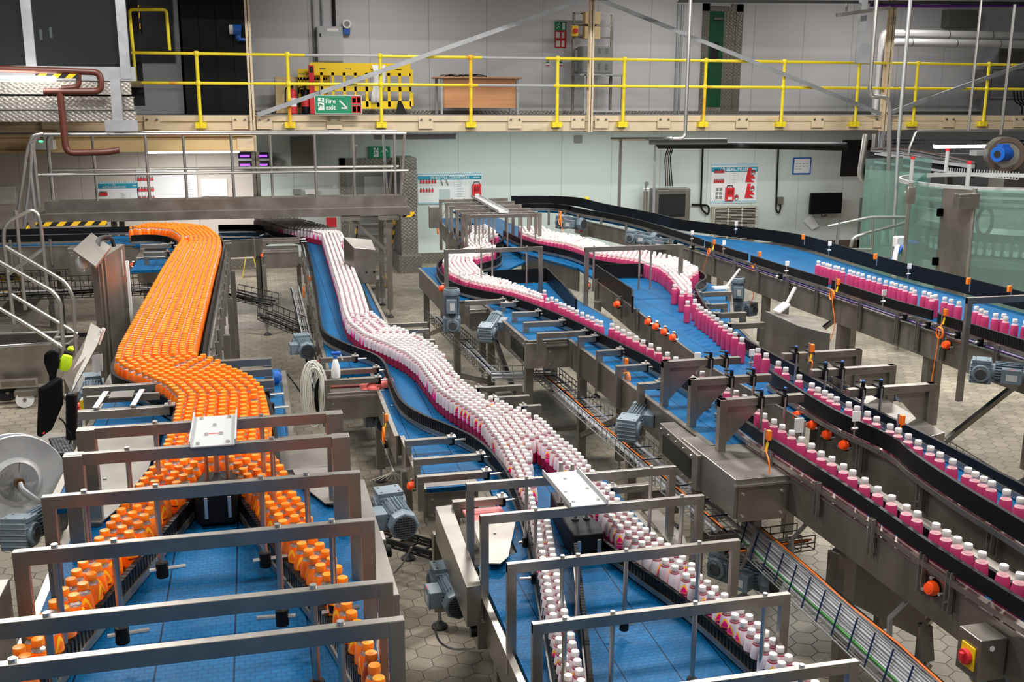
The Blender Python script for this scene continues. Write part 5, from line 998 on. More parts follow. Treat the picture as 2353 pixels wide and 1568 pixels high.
# gusset brackets with levered clamps
def gusset(xp, xa, y, zt, zb, lab, group, clamps):
    t = thing('gusset_bracket', lab, 'bracket', (xp, y, zb), group); d = 1 if xa > xp else -1
    MB().box(xp, xp+d*.05, y-.025, y+.025, zb, zt, 'plate').build('post', t, smooth=False, bevel=.002)
    MB().box(xp, xa, y-.026, y+.026, zt-.05, zt, 'plate').build('arm', t, smooth=False, bevel=.002)
    x1_ = xp+d*.30; MB().slab([(xp+d*.05, y-.004, zt-.05), (x1_, y-.004, zt-.05), (xp+d*.05, y-.004, zt-.30)], (0, .008, 0), 'plate').build('gusset_plate', t, smooth=False)
    for x in clamps:
        c = MB().box(x-.018, x+.018, y-.045, y+.045, zt-.07, zt+.012, 'black').cyl((x, y-.03, zt+.01), (x, y-.03, zt+.05), .012, 'black', 10).bar((x, y-.03, zt+.045), (x-.055, y-.02, zt+.052), .012, .01, 'black').build('clamp', t, bevel=.006)
        MB().cyl((x, y-.03, zt+.05), (x, y-.03, zt+.058), .010, 'blue', 8).build('blue_cap', c)
        MB().cyl((x, y-.04, zt-.30), (x, y-.04, zt+.0), .0095, 'steel', 8).build('hanging_rod', t)
g1 = 'gusset brackets left of line one'
for i, (a, c, n_) in enumerate((((1522, 830), (1708, 824), 'rearmost'), ((1585, 871), (1775, 862), 'middle'), ((1652, 918), (1852, 909), 'nearest'))):
    p, q = PZ(*a, 1.6), PZ(*c, 1.6); gusset(p.x, q.x, p.y, 1.6, 1.18, n_+' of three gusset brackets reaching right over line one', g1, (q.x-.3, q.x-.14) if i else (q.x-.24, q.x-.12))
for i, (a, c, n_) in enumerate((((1978, 802), (1804, 815), 'rearmost'), ((2056, 838), (1874, 855), 'middle'), ((2147, 880), (1957, 898), 'nearest'))):
    p, q = PZ(*a, 1.6), PZ(*c, 1.6); gusset(p.x, q.x, p.y, 1.6, 1.15, n_+' of three gusset brackets reaching left over line two', 'gusset brackets right of line two', (q.x+.09, q.x+.22))
# line 2
t2 = thing('bottle_conveyor', 'conveyor of the second unlabelled pink stream with wide blue belt bend', 'conveyor', (3.9, 9, 0))
belt(t2, [(3.65, 19.5), (4.2, 19.5), (4.3, 14.5), (5.05, 12.6), (5.05, 10.4), (4.35, 8.9), (4.02, 7.6), (3.92, 6.6), (3.86, 5.9), (3.44, 5.9), (3.44, 7.3), (3.72, 10.0), (3.86, 11.5), (3.9, 12.3), (3.55, 13.8)], Z2)
belt(t2, [(3.56, 1.8), (3.9, 1.8), (3.92, 6.0), (3.56, 6.0)], Z2-.001, 'lane_belt')
rail(t2, [(3.66, 15.3), (3.66, 14.4), (3.72, 13.75), (3.97, 13.12), (4.03, 12.6), (4.03, 12.2), (4.2, 11.83), (4.38, 11.6), (4.41, 11.4)], Z2)
rail(t2, [(4.27, 15.2), (4.25, 14.45), (4.45, 13.98), (4.54, 13.2), (4.55, 12.75), (4.83, 12.45), (4.92, 12.1), (5.0, 11.8), (4.99, 11.2), (4.95, 10.8), (4.82, 10.5), (4.56, 10.2), (4.42, 9.85), (4.24, 9.3), (4.09, 8.8), (3.98, 8.3), (3.92, 7.95), (3.87, 7.5), (3.84, 6.7)], Z2, ribbed=False)
MB().ribbon([(3.57, 9.46), (3.71, 9.85), (3.86, 11.5), (4.55, 11.42), (4.62, 11.25), (4.58, 11.0)], Z2+.0, Z2+.17, .02, 'black').build('guide_wall', t2)
rail(t2, pxrail([(1770, 848), (1781, 859), (1859, 908), (1930, 948), (1995, 976), (2060, 1005), (2097, 1040), (2199, 1108), (2353, 1198), (2500, 1290)], Z2+.16), Z2, ribbed=False, h0=.06, h1=.16)
rail(t2, [(3.86, 6.8), (3.82, 6.0), (3.84, 5.0), (3.80, 4.2), (3.78, 2.5)], Z2, ribbed=False, h0=.03, h1=.10)
plate(t2, (3.44, 7.3), (3.72, 10.0), Z2, .26); plate(t2, (3.44, 5.9), (3.44, 7.3), Z2, .26); plate(t2, (3.52, 1.8), (3.54, 5.95), Z2, .26); plate(t2, (3.72, 10), (3.86, 11.5), Z2, .26); plate(t2, (3.95, 5.9), (4.05, 7.6), Z2, .2); plate(t2, (4.05, 7.6), (4.38, 8.9), Z2, .2); plate(t2, (4.38, 8.9), (5.07, 10.4), Z2, .2); plate(t2, (3.94, 1.8), (3.94, 5.9), Z2, .2); plate(t2, (3.56, 13.8), (3.92, 12.3), Z2, .3)
for x, y in ((3.84, 11.3), (3.73, 10.2), (3.66, 9.5), (3.6, 9.0)): uchan(t2, x-.01, y, Z2-.2, Z2+.03, -1)
for x, y in ((3.52, 5.3), (3.52, 4.7), (3.51, 4.1)): uchan(t2, x-.01, y, Z2-.17, Z2+.05, -1)
for x, y in ((3.8, 11.2), (3.6, 9.2), (3.5, 7.2), (4.9, 11), (4.3, 9.0), (3.9, 6.8), (3.6, 12.6), (3.8, 4.3), (3.85, 14)): leg(t2, x, y, Z2-.22, .07)
line_arms(Z2, ((1680, 669, 1597, .14), (1670, 697, 1620, .14), (1713, 717, 1640, .14), (1755, 740, 1670, .18)), '%s steel arm from rear on the right side of line two')
# sloped steel chutes between line 1 and 2
b = MB(); z_ = 1.25
P4 = [PZ(x, y, z_) for x, y in ((1466, 728), (1430, 742), (1600, 842), (1840, 990), (2122, 1160), (2110, 1135), (1900, 1010))]
MB().slab([(3.25, 9.0, 1.16), (3.43, 9.0, 1.21), (3.43, 3.75, 1.21), (3.20, 3.75, 1.14)], (0, 0, .006), 'plate').build('sloped_chute', label='bright sloping steel chute plate between line one and two', cat='chute', smooth=False)
# control boxes, reflex buttons
def pullknob(p, axis, lab, sc=1., name='orange_button', group=None):
    p = Vector(p); sc *= 1; t = thing(name, lab, 'end cap', p, group); s = .034*sc
    a = Vector(axis).normalized()
    MB().lathe(p-a*.012, [(s*1.15, 0), (s*1.15, .012)], 'black', 16, axis=a).build('mounting_ring', t)
    MB().lathe(p, [(s, 0), (s, .008*sc), (s*.78, .022*sc), (s*.72, .034*sc), (s*.45, .034*sc), (s*.45, .037*sc), (0, .037*sc)], 'orange', 20, axis=a).build('cap', t)
    for k in (.6, 2.6, 4.4):
        u = a.orthogonal().normalized(); v = a.cross(u); q = p+(u*math.cos(k)+v*math.sin(k))*s*1.35; MB().cyl(q-a*.012, q+a*.016, .009, 'polish', 6).build('bolt', t)
ax1 = (-1, -.25, .15)
for i, (px, py) in enumerate(((1491, 740), (1509, 751), (1528, 763), (1548, 776))): p = PX(px, py, 3.40); pullknob(PX(px, py, 3.47), ax1, ('rear', 'second', 'third', 'front')[i]+' of four orange caps in a row left of wide blue belt')
for i, (px, py) in enumerate(((1835, 955), (1869, 977), (1903, 999), (1942, 1023))): p = PZ(px, py, Z2-.12); pullknob(PX(px, py, 3.47), ax1, ('rear', 'second', 'third', 'front')[i]+' of four orange caps in a row on line two side plate', 1.0)
KX = {(1351, 657): 3.78, (1420, 700): 3.62, (1018, 663): 2.02, (2144, 1352): 2.96, (2176, 793): 5.52, (1064, 711): 2.3}
for px, py, z, lab, sc in ((1351, 657, 1.3, 'orange cap behind rail at left of wide blue belt', 1.1), (1420, 700, 1.2, 'orange cap on side plate left of wide blue belt', 1.2), (1018, 663, 1.2, 'orange cap at the left bend of line one', 1.2), (2144, 1352, 1.15, 'large orange cap on the lower right side plate', 1.05), (2176, 793, 1.4, 'orange cap on the right conveyor side plate near motor', 1.1), (1064, 711, 1.15, 'orange cap beside the line one gearbox', 1.),
        (519, 605, 1.45, 'orange cap right of the far orange conveyor', 1.), (605, 588, 1.2, 'orange cap left of far pink line housing', 1.), (1387, 527, 1.3, 'orange cap behind the white topped bottles at rear', 1.), (948, 1117, .8, 'orange cap on the bright housing left of pink lanes', 1.), (901, 945, .9, 'orange cap behind the motor with orange cable', 1.), (306, 610, 1.4, 'orange cap left of the far orange conveyor housing', 1.), (1215, 577, 1.3, 'orange cap beside rear motor of line two', .8), (1242, 600, 1.2, 'orange cap right of the line one frame', 1)):
    pullknob(PX(px, py, KX[(px, py)]) if (px, py) in KX else PZ(px, py, z), ax1 if px > 650 and px not in (519,) else (-1, 0, .1) if px != 519 else (1, -.1, .1), lab, sc)
def isolator(p, lab, sc=1., cables=True):
    p = Vector(p); t = thing('isolator_box', lab, 'isolator', p)
    w_, h, d = .13*sc, .19*sc, .14*sc; MB().box(p.x, p.x+w_, p.y, p.y+d, p.z, p.z+h, 'steeld').build('case', t, bevel=.004, smooth=False)
    MB().box(p.x-.008, p.x, p.y+d*.15, p.y+d*.75, p.z+h*.2, p.z+h*.75, 'yel').build('yellow_plate', t, bevel=.002)
    MB().cyl((p.x-.008, p.y+d*.45, p.z+h*.47), (p.x-.028, p.y+d*.45, p.z+h*.47), .034*sc, 'redp', 16).bar((p.x-.028, p.y+d*.45, p.z+h*.38), (p.x-.028, p.y+d*.45, p.z+h*.58), .03, .02, 'redp').build('rotary_switch', t, bevel=.002)
    MB().cyl((p.x+w_*.45, p.y-.002, p.z+h*.78), (p.x+w_*.45, p.y, p.z+h*.78), .012, 'white', 10).build('white_disc', t)
    if cables: MB().tube(round3([(p.x+w_*.4, p.y+d/2, p.z), (p.x+w_*.4, p.y+d/2, p.z-.25), (p.x+w_*.2, p.y+d/2+.1, p.z-.5)], .05), .012, 'greyb', 6).cyl((p.x+w_*.4, p.y+d/2, p.z-.04), (p.x+w_*.4, p.y+d/2, p.z-.1), .013, 'yel', 6).build('cables', t)
p = PZ(1765, 1148, 1.02); isolator((2.84, 5.35, 1.03), 'steel isolator box with red switch below the line one start')
p = PZ(2225, 1500, 1.0); isolator((2.84, 3.33, 1.03), 'steel isolator box with red switch at bottom right corner')
# ================================================================== BOTTLES
def liquid(name, col, deep, tr=.35):
    m = bpy.data.materials.new(name); m.use_nodes = True; nt = m.node_tree; b = nt.nodes['Principled BSDF']
    b.inputs['Base Color'].default_value = (*col, 1); b.inputs['Roughness'].default_value = .12; b.inputs['Coat Weight'].default_value = .35; b.inputs['Coat Roughness'].default_value = .05
    o = nt.nodes['Material Output']; t = N(nt, 'ShaderNodeBsdfTranslucent'); t.inputs[0].default_value = (*deep, 1); mx = N(nt, 'ShaderNodeMixShader'); mx.inputs[0].default_value = tr
    L(nt, b.outputs[0], mx.inputs[1]); L(nt, t.outputs[0], mx.inputs[2]); L(nt, mx.outputs[0], o.inputs[0]); return m
M['liqp'] = liquid('deep_pink_drink', (.40, .022, .075), (.8, .07, .17)); M['liqu'] = liquid('bright_pink_drink', (.54, .07, .20), (.92, .17, .38), .32); M['liqo'] = liquid('amber_drink', (.30, .15, .004), (.75, .40, .01), .25)
M['ocap'] = mat('orange_cap_plastic', (1.0, .24, .008), .38); M['wcap'] = mat('white_cap_plastic', (.72, .70, .69), .4)
M['silver'] = noisy(mat('silver_print', (.62, .62, .66), .3, .5), (.25, .25, .3), (60, 60, 200), lo=.5, hi=.6)
def label_mat(name, base, side, amax, fade, rough=.35):
    """printed sleeve: UV.x runs round the bottle; colour changes towards the front panel"""
    m = mat(name, base, rough); nt = m.node_tree; b = nt.nodes['Principled BSDF']
    uv = N(nt, 'ShaderNodeUVMap'); sx = N(nt, 'ShaderNodeSeparateXYZ'); L(nt, uv.outputs[0], sx.inputs[0])
    s = N(nt, 'ShaderNodeMath', operation='SUBTRACT'); s.inputs[1].default_value = .5; L(nt, sx.outputs[0], s.inputs[0]); a = N(nt, 'ShaderNodeMath', operation='ABSOLUTE'); L(nt, s.outputs[0], a.inputs[0])
    zz = N(nt, 'ShaderNodeMapRange'); zz.inputs[1].default_value = .075; zz.inputs[2].default_value = .165; zz.inputs[3].default_value = 0; zz.inputs[4].default_value = fade; L(nt, sx.outputs[1], zz.inputs[0])
    ad = N(nt, 'ShaderNodeMath', operation='ADD'); L(nt, a.outputs[0], ad.inputs[0]); L(nt, zz.outputs[0], ad.inputs[1])
    mr = N(nt, 'ShaderNodeMapRange'); mr.inputs[1].default_value = amax*.5; mr.inputs[2].default_value = amax; L(nt, ad.outputs[0], mr.inputs[0])
    mx = N(nt, 'ShaderNodeMix', data_type='RGBA'); mx.inputs[6].default_value = (*side, 1); mx.inputs[7].default_value = (*base, 1); L(nt, mr.outputs[0], mx.inputs[0])
    wv = N(nt, 'ShaderNodeTexNoise'); wv.inputs['Scale'].default_value = 1; mp = N(nt, 'ShaderNodeMapping'); mp.inputs['Scale'].default_value = (90, 420, 1); L(nt, uv.outputs[0], mp.inputs[0]); L(nt, mp.outputs[0], wv.inputs['Vector'])
    g = N(nt, 'ShaderNodeMath', operation='GREATER_THAN'); g.inputs[1].default_value = .53; L(nt, wv.outputs[0], g.inputs[0])
    # small print only on the back panel band
    c1 = N(nt, 'ShaderNodeMath', operation='GREATER_THAN'); c1.inputs[1].default_value = .33; L(nt, a.outputs[0], c1.inputs[0]); c2 = N(nt, 'ShaderNodeMath', operation='LESS_THAN'); c2.inputs[1].default_value = .15; L(nt, sx.outputs[1], c2.inputs[0])
    k = N(nt, 'ShaderNodeMath', operation='MULTIPLY'); L(nt, g.outputs[0], k.inputs[0]); L(nt, c1.outputs[0], k.inputs[1]); k2 = N(nt, 'ShaderNodeMath', operation='MULTIPLY'); L(nt, k.outputs[0], k2.inputs[0]); L(nt, c2.outputs[0], k2.inputs[1]); k3 = N(nt, 'ShaderNodeMath', operation='MULTIPLY'); k3.inputs[1].default_value = .45; L(nt, k2.outputs[0], k3.inputs[0])
    m2 = N(nt, 'ShaderNodeMix', data_type='RGBA'); m2.inputs[7].default_value = (.16, .12, .2, 1); L(nt, k3.outputs[0], m2.inputs[0]); L(nt, mx.outputs[2], m2.inputs[6]); L(nt, m2.outputs[2], b.inputs['Base Color']); return m
M['labw'] = label_mat('white_magenta_sleeve', (.68, .61, .66), (.90, .02, .30), .20, .16)
M['labo'] = label_mat('orange_sleeve', (1.0, .22, .012), (.95, .13, .005), .3, .1)
M['magenta'] = mat('magenta_print', (.80, .005, .22), .4); M['yprint'] = mat('yellow_print', (1., .50, .01), .4); M['oprint'] = mat('golden_print', (1., .36, .0), .4); M['kprint'] = mat('dark_print', (.03, .01, .03), .4); M['segm'] = mat('orange_segment_print', (.95, .16, .004), .4)
RB = .0325
bodyprof = [(.022, 0), (.029, .002), (.0322, .009), (.0325, .02), (.0318, .05), (.0325, .075), (.0325, .112), (.0312, .135), (.0275, .158), (.0215, .174)]
neckprof = [(.0215, .174), (.018, .181), (.0165, .184), (.0165, .190)]
capprof = [(.0188, .187), (.0192, .189), (.0192, .206), (.0178, .210), (.006, .2115), (0, .2115)]
def wrap(pts, r_at, m, mb, eps=.0006):
    """flat outline (arc length s, height z) wrapped on the bottle front (UV .5 side = -Y)"""
    return [(math.sin(s/r_at(z))*(r_at(z)+eps), -math.cos(s/r_at(z))*(r_at(z)+eps), z) for s, z in pts]
def rlab(z):
    P = [(.075, .0330), (.112, .0330), (.135, .0318), (.158, .0281), (.17, .0240), (.19, .0190)]
    for (a, ra), (c, rc) in zip(P, P[1:]):
        if z <= c: return ra+(rc-ra)*max(0, (z-a))/(c-a)
    return .024
def front(kind):
    b = MB()
    def poly(pts, m, eps):
        b.add(wrap(pts, rlab, m, b, eps), [tuple(range(len(pts)))], m)
    def patch(fn0, fn1, z0, z1, m, eps, n=5, k=6):
        vs = []; 
        for i in range(n+1):
            z = z0+(z1-z0)*i/n
            for j in range(k+1): s = fn0((z-z0)/(z1-z0))+(fn1((z-z0)/(z1-z0))-fn0((z-z0)/(z1-z0)))*j/k; vs.append(wrap([(s, z)], rlab, m, b, eps)[0])
        b.add(vs, [(i*(k+1)+j, i*(k+1)+j+1, (i+1)*(k+1)+j+1, (i+1)*(k+1)+j) for i in range(n) for j in range(k)], m)
    tri = lambda t: .021*(1-t)**.7
    if kind == 'pink':
        patch(lambda t: -tri(t)-.003, lambda t: tri(t)+.003, .114, .160, 'yprint', .0007); patch(lambda t: -tri(t), lambda t: tri(t), .113, .151, 'magenta', .0010)
        patch(lambda t: -.017, lambda t: .017, .1055, .1095, 'kprint', .0009, 1)
        tx = [('Lucozade', .0135, .118, 'oprint', 1.), ('ZERO SUGAR', .0062, .099, 'white', 1.)]
    else:
        patch(lambda t: -tri(t)-.004, lambda t: tri(t)+.002, .114, .164, 'yprint', .0007); patch(lambda t: -tri(t)+.001, lambda t: tri(t)-.001, .111, .151, 'segm', .0010)
        patch(lambda t: -.017, lambda t: .017, .104, .108, 'kprint', .0009, 1)
        tx = [('Lucozade', .0135, .117, 'yprint', 1.)]
    for s_, sz, zc, m, _ in tx:
        vs, fs = text_mesh(s_, sz, 0); k = .042/max(v[0] for v in vs)/2 if sz > .01 else 1
        b.add([wrap([(v[0]*k, zc+v[1])], rlab, m, b, .0014)[0] for v in vs], fs, m)
    return b
def mk(kind):
    nm = {'orange': 'orange_bottle', 'pink': 'labelled_pink_bottle', 'clear': 'pink_bottle'}[kind]; n = 18
    liq = {'orange': 'liqo', 'pink': 'liqp', 'clear': 'liqu'}[kind]; cp = 'ocap' if kind == 'orange' else 'wcap'
    if kind == 'clear': body = MB().lathe((0, 0, 0), bodyprof[:-2]+[(.0275, .158), (.0262, .162)], liq, n, uv=True).lathe((0, 0, 0), [(.0262, .162), (.0215, .174)]+neckprof[1:], 'clear', n, uv=True, caps=False).lathe((0, 0, 0), [(.0262, .1625), (.0264, .1635), (.0256, .1645)], 'pinkring', n, uv=True)
    else: body = MB().lathe((0, 0, 0), bodyprof, liq, n, uv=True).lathe((0, 0, 0), neckprof, 'clear', n, uv=True, caps=False)
    cap = MB().lathe((0, 0, 0), capprof, cp, n, uv=True)
    lab = None
    if kind == 'pink': lab = MB().lathe((0, 0, 0), [(rlab(z), z) for z in (.080, .112, .135, .158, .170)], 'labw', n, uv=True, caps=False)
    if kind == 'orange': lab = MB().lathe((0, 0, 0), [(rlab(z), z) for z in (.072, .112, .135, .158, .172)], 'labo', n, uv=True, caps=False).lathe((0, 0, 0), [(r_, z) for r_, z in ((.0238, .172), (.0218, .1765))], 'silver', n, uv=True, caps=False)
    return nm, body, cap, lab
def face_front(mb):   # rotate so that UV .5 faces -Y (lathe starts at +X)
    mb.v = [(v[0]*math.cos(math.pi/2)-v[1]*math.sin(math.pi/2), v[0]*math.sin(math.pi/2)+v[1]*math.cos(math.pi/2), v[2]) for v in mb.v]; return mb
M['pinkring'] = mat('pale_pink_froth', (.75, .35, .42), .4)
KIT = {}
for kind in ('orange', 'pink', 'clear'):
    nm, body, cap, lab = mk(kind)
    for q in (body, cap, lab):
        if q: face_front(q)
    KIT[kind] = (nm, body, cap, lab, front(kind) if lab else None)
BOT = {'orange': [], 'pink': [], 'clear': []}     # (x, y, z, rot, group key)
def stream(kind, key, pairs, z, pitch=.067, lane=.0575, jit=.004, keep=lambda x, y: True, off=.0):
    """bottles queueing in lanes between left and right boundary stations (cap centres)"""
    f = zf(z); st = []
    for (l0, r0), (l1, r1) in zip(pairs, pairs[1:]):
        d = max((Vector(l1)-Vector(l0)).length, (Vector(r1)-Vector(r0)).length); n = max(1, int(d/.006))
        for i in range(n): t = i/n; st.append((Vector(l0).lerp(Vector(l1), t), Vector(r0).lerp(Vector(r1), t)))
    placed = []; grid = {}
    def ok(p):
        gx, gy = int(p.x/.07), int(p.y/.07)
        for a in (-1, 0, 1):
            for c in (-1, 0, 1):
                for q in grid.get((gx+a, gy+c), ()):
                    if (q-p).length < .0632: return False
        return True
    last = {}; wait = {}; drift = {}
    for a, c in st:
        wd = (c-a).length; nl = int(wd/lane+.35)+1
        for k in range(nl):
            p = a.lerp(c, min(1, k*lane/wd if wd > 0 else 0))
            q = last.get(k)
            if q is None and k % 2 and k not in wait: wait[k] = p
            if q is None and k in wait and (p-wait[k]).length < pitch*.5: continue
            if q is None or (p-q).length >= pitch*(1+drift.get(k, 0)):
                if ok(p) and keep(p.x, p.y):
                    last[k] = p; drift[k] = random.choice((-.01, -.01, 0, 0, .01, .05)); g = (int(p.x/.07), int(p.y/.07)); grid.setdefault(g, []).append(p); placed.append(p)
    for p in placed: x = p.x+random.uniform(-jit, jit)*.4; y = p.y+random.uniform(-jit, jit)*.4; BOT[kind].append((x, y, f(x, y), random.uniform(0, 2*math.pi), key))
random.seed(11)
stream('orange', 'a', [((-1.62, 14.62), (-1.45, 15.1)), ((-1.3, 14.62), (-1.0, 15.02)), ((-1.05, 14.35), (-.68, 14.6)), ((-.90, 13.6), (-.52, 13.9)), ((-.87, 13.1), (-.45, 13.3)), ((-.89, 12.5), (-.44, 12.6)), ((-.92, 10.8), (-.45, 10.8)), ((-.94, 7.4), (-.46, 7.4)), ((-.92, 7.0), (-.44, 7.08)), ((-.84, 6.8), (-.34, 6.9)), ((-.68, 6.55), (-.20, 6.65)), ((-.55, 6.3), (-.09, 6.38)), ((-.46, 6.02), (-.02, 6.05)), ((-.46, 5.5), (.0, 5.5)), ((-.48, 5.0), (.01, 5.0)), ((-.49, 4.85), (.015, 4.85))], ZA)
stream('orange', 'a', [((-.50, 4.84), (-.30, 4.84)), ((-.53, 4.69), (-.36, 4.68)), ((-.59, 4.33), (-.455, 4.33)), ((-.65, 3.97), (-.555, 3.97)), ((-.70, 3.6), (-.647, 3.6)), ((-.75, 3.3), (-.71, 3.3)), ((-.80, 3.05), (-.76, 3.05)), ((-.83, 2.6), (-.83, 2.6))], ZA)
stream('orange', 'a', [((-.17, 4.84), (.01, 4.84)), ((-.12, 4.69), (.05, 4.66)), ((-.03, 4.33), (.105, 4.33)), ((.05, 3.97), (.15, 3.97)), ((.153, 3.6), (.21, 3.6)), ((.22, 3.3), (.25, 3.3)), ((.27, 3.0), (.285, 3.0)), ((.30, 2.3), (.30, 2.3))], ZA)
stream('pink', 'b', [((.0, 17.85), (.25, 18.2)), ((.25, 17.45), (.65, 17.85)), ((.5, 16.85), (.95, 17.2)), ((.85, 16.45), (1.2, 16.65)), ((1.0, 16.15), (1.27, 16.1)), ((.98, 15), (1.25, 15)), ((.95, 13.5), (1.2, 13.5)), ((.92, 12), (1.16, 12)), ((.88, 10.95), (1.12, 10.95)), ((.88, 10.4), (1.15, 10.6)), ((.98, 9.86), (1.27, 10.15)), ((1.13, 9.54), (1.42, 9.82)), ((1.28, 9.13), (1.56, 9.36)), ((1.34, 8.8), (1.58, 8.95)), ((1.36, 8.4), (1.57, 8.4)), ((1.38, 8.0), (1.6, 8.05)), ((1.43, 7.75), (1.68, 7.75)), ((1.53, 7.42), (1.84, 7.45)), ((1.58, 7.15), (1.95, 7.2)), ((1.58, 6.95), (2.0, 6.95)), ((1.59, 6.75), (2.02, 6.75))], fB)
stream('pink', 'b', [((1.59, 6.7), (1.78, 6.7)), ((1.58, 6.4), (1.70, 6.4)), ((1.575, 6.2), (1.66, 6.2)), ((1.54, 5.7), (1.61, 5.75)), ((1.48, 5.35), (1.55, 5.35)), ((1.40, 4.95), (1.47, 4.95)), ((1.31, 4.5), (1.38, 4.5)), ((1.23, 4.0), (1.29, 4.0)), ((1.15, 3.5), (1.19, 3.5)), ((1.10, 3.2), (1.13, 3.2))], fB)
stream('pink', 'b', [((1.88, 6.7), (2.03, 6.7)), ((1.92, 6.4), (2.04, 6.4)), ((1.93, 6.0), (2.03, 6.0)), ((1.93, 5.5), (2.04, 5.5)), ((1.93, 5.2), (2.07, 5.2)), ((1.99, 4.9), (2.11, 4.9)), ((2.06, 4.6), (2.15, 4.6)), ((2.11, 4.35), (2.18, 4.35)), ((2.145, 4.05), (2.20, 4.05)), ((2.15, 3.7), (2.22, 3.7)), ((2.19, 3.2), (2.24, 3.2))], fB)
stream('clear', 'c1', [((3.25, 16.2), (3.6, 16.3)), ((3.24, 15.5), (3.6, 15.6)), ((3.12, 15.15), (3.5, 15.06)), ((2.93, 14.7), (3.23, 14.5)), ((2.88, 14.4), (3.16, 14.2)), ((2.84, 13.8), (3.17, 13.8)), ((2.6, 13.45), (3.0, 13.2)), ((2.4, 13.1), (2.65, 12.82)), ((2.25, 12.6), (2.57, 12.5)), ((2.2, 12.1), (2.55, 12.1)), ((2.19, 11.72), (2.52, 11.6)), ((2.26, 11.25), (2.56, 11.38)), ((2.43, 10.85), (2.67, 11.0)), ((2.62, 10.5), (2.76, 10.55)), ((2.78, 9.95), (2.83, 10.1))], Z1)
stream('clear', 'c2', [((3.87, 15.1), (4.19, 15.1)), ((3.74, 14.4), (4.17, 14.4)), ((3.8, 13.75), (4.37, 13.95)), ((4.05, 13.2), (4.47, 13.2)), ((4.11, 12.6), (4.46, 12.7)), ((4.12, 12.2), (4.75, 12.4)), ((4.3, 11.9), (4.86, 12.0)), ((4.46, 11.6), (4.92, 11.6)), ((4.47, 11.3), (4.91, 11.2)), ((4.5, 11.05), (4.86, 10.85)), ((4.44, 10.7), (4.72, 10.55)), ((4.36, 10.35), (4.48, 10.26)), ((4.26, 9.95), (4.38, 9.95)), ((4.14, 9.5), (4.18, 9.45))], Z2)
def singles(key, z, pts, dz=.2115):
    for px, py in pts:
        p = PZ(px, py+1.5, z+dz)
        if all((p.x-b[0])**2+(p.y-b[1])**2 > .0615**2 for b in BOT['clear']): BOT['clear'].append((p.x, p.y, z, random.uniform(0, 6.28), key))
singles('c1', Z1, [(1163, 652), (1178, 654), (1192, 659), (1204, 656), (1219, 668), (1234, 676), (1249, 677), (1243, 671), (1251, 665), (1258, 683), (1268, 681), (1279, 686), (1288, 694), (1297, 697), (1307, 702), (1316, 706), (1326, 711), (1338, 716), (1350, 722), (1361, 726), (1371, 733), (1381, 736)])
singles('c1', Z1, [(1338+i*9.2, 712+i*4.3) for i in range(0)]+[(1394, 737), (1406, 742), (1419, 749), (1432, 756), (1446, 763), (1462, 771), (1478, 780), (1496, 788), (1514, 797), (1534, 808), (1553, 819), (1614, 852), (1672, 886), (1692, 896), (1711, 906), (1745, 933), (1757, 949), (1779, 962), (1798, 974), (1820, 988), (1842, 1003), (1866, 1018), (1888, 1036), (1912, 1048), (1939, 1065), (1960, 1079), (1988, 1097), (2018, 1117), (2050, 1137), (2084, 1159), (2109, 1174), (2152, 1201), (2176, 1217), (2201, 1233), (2226, 1248), (2258, 1267), (2308, 1296), (2345, 1315), (1690, 894)])
# row between the bend and the first frame in line two, standing free on the wide belt
singles('c2', Z2, [(1553, 618), (1543, 640), (1550, 652), (1562, 646), (1579, 655), (1568, 656), (1567, 668), (1585, 668), (1593, 660), (1597, 686), (1580, 690), (1605, 697), (1612, 704), (1622, 710), (1631, 715), (1639, 722), (1648, 729), (1657, 737), (1667, 745), (1678, 753), (1690, 762), (1705, 774), (1742, 799), (1761, 810), (1789, 829), (1806, 843), (1837, 860), (1866, 879), (1880, 889), (1896, 896), (1909, 904), (1923, 911), (1951, 923), (1970, 932), (1994, 944), (2015, 956), (2046, 973), (2065, 983), (2088, 996), (2111, 1010), (2139, 1024), (2161, 1038), (2190, 1054), (2225, 1073), (2242, 1083), (2261, 1094), (2280, 1104), (2314, 1124), (2346, 1142)])
E0_ = [(965, 287), (997, 297), (1025, 305), (1043, 312), (1077, 320), (1100, 327), (1130, 335), (1177, 348), (1203, 357), (1233, 365), (1264, 375), (1305, 387), (1341, 396), (1377, 407), (1421, 420), (1461, 430), (1487, 438), (1523, 448), (1553, 459), (1597, 470), (1615, 485), (1642, 483), (1680, 493), (1715, 503), (1733, 522), (1757, 515), (1781, 527), (1819, 533), (1862, 547), (1880, 555), (1915, 562)]
singles('e', Z3, [(1553+x/2.941, 500+y/2.941) for x, y in E0_]+[(2053+x/7.84, 600+y/7.84) for x, y in ((1370, 755), (1410, 775), (1500, 805), (1590, 848), (1670, 885), (1720, 862), (1810, 888), (1845, 930), (1900, 915), (1935, 948), (1995, 940), (2030, 988), (2090, 970), (2170, 993), (2195, 1035), (2235, 1022), (2293, 1063), (2330, 1040), (2390, 1065), (2440, 1085))])
INFO = {'a': ('orange capped drink bottle in orange sleeve queueing on the left conveyor', 'orange drink bottles on the left conveyor'),
        'b': ('white capped bottle of dark pink drink in white and magenta sleeve on middle conveyor', 'labelled pink drink bottles on the middle conveyor'),
        'c1': ('white capped unlabelled pink bottle on the winding line ending at lower right', 'unlabelled pink bottles on line one'),
        'c2': ('white capped unlabelled pink bottle on the stream beside the wide blue belt', 'unlabelled pink bottles on line two'),
        'e': ('white capped unlabelled pink bottle on the far right conveyor before the glass filler', 'unlabelled pink bottles on the far right conveyor')}
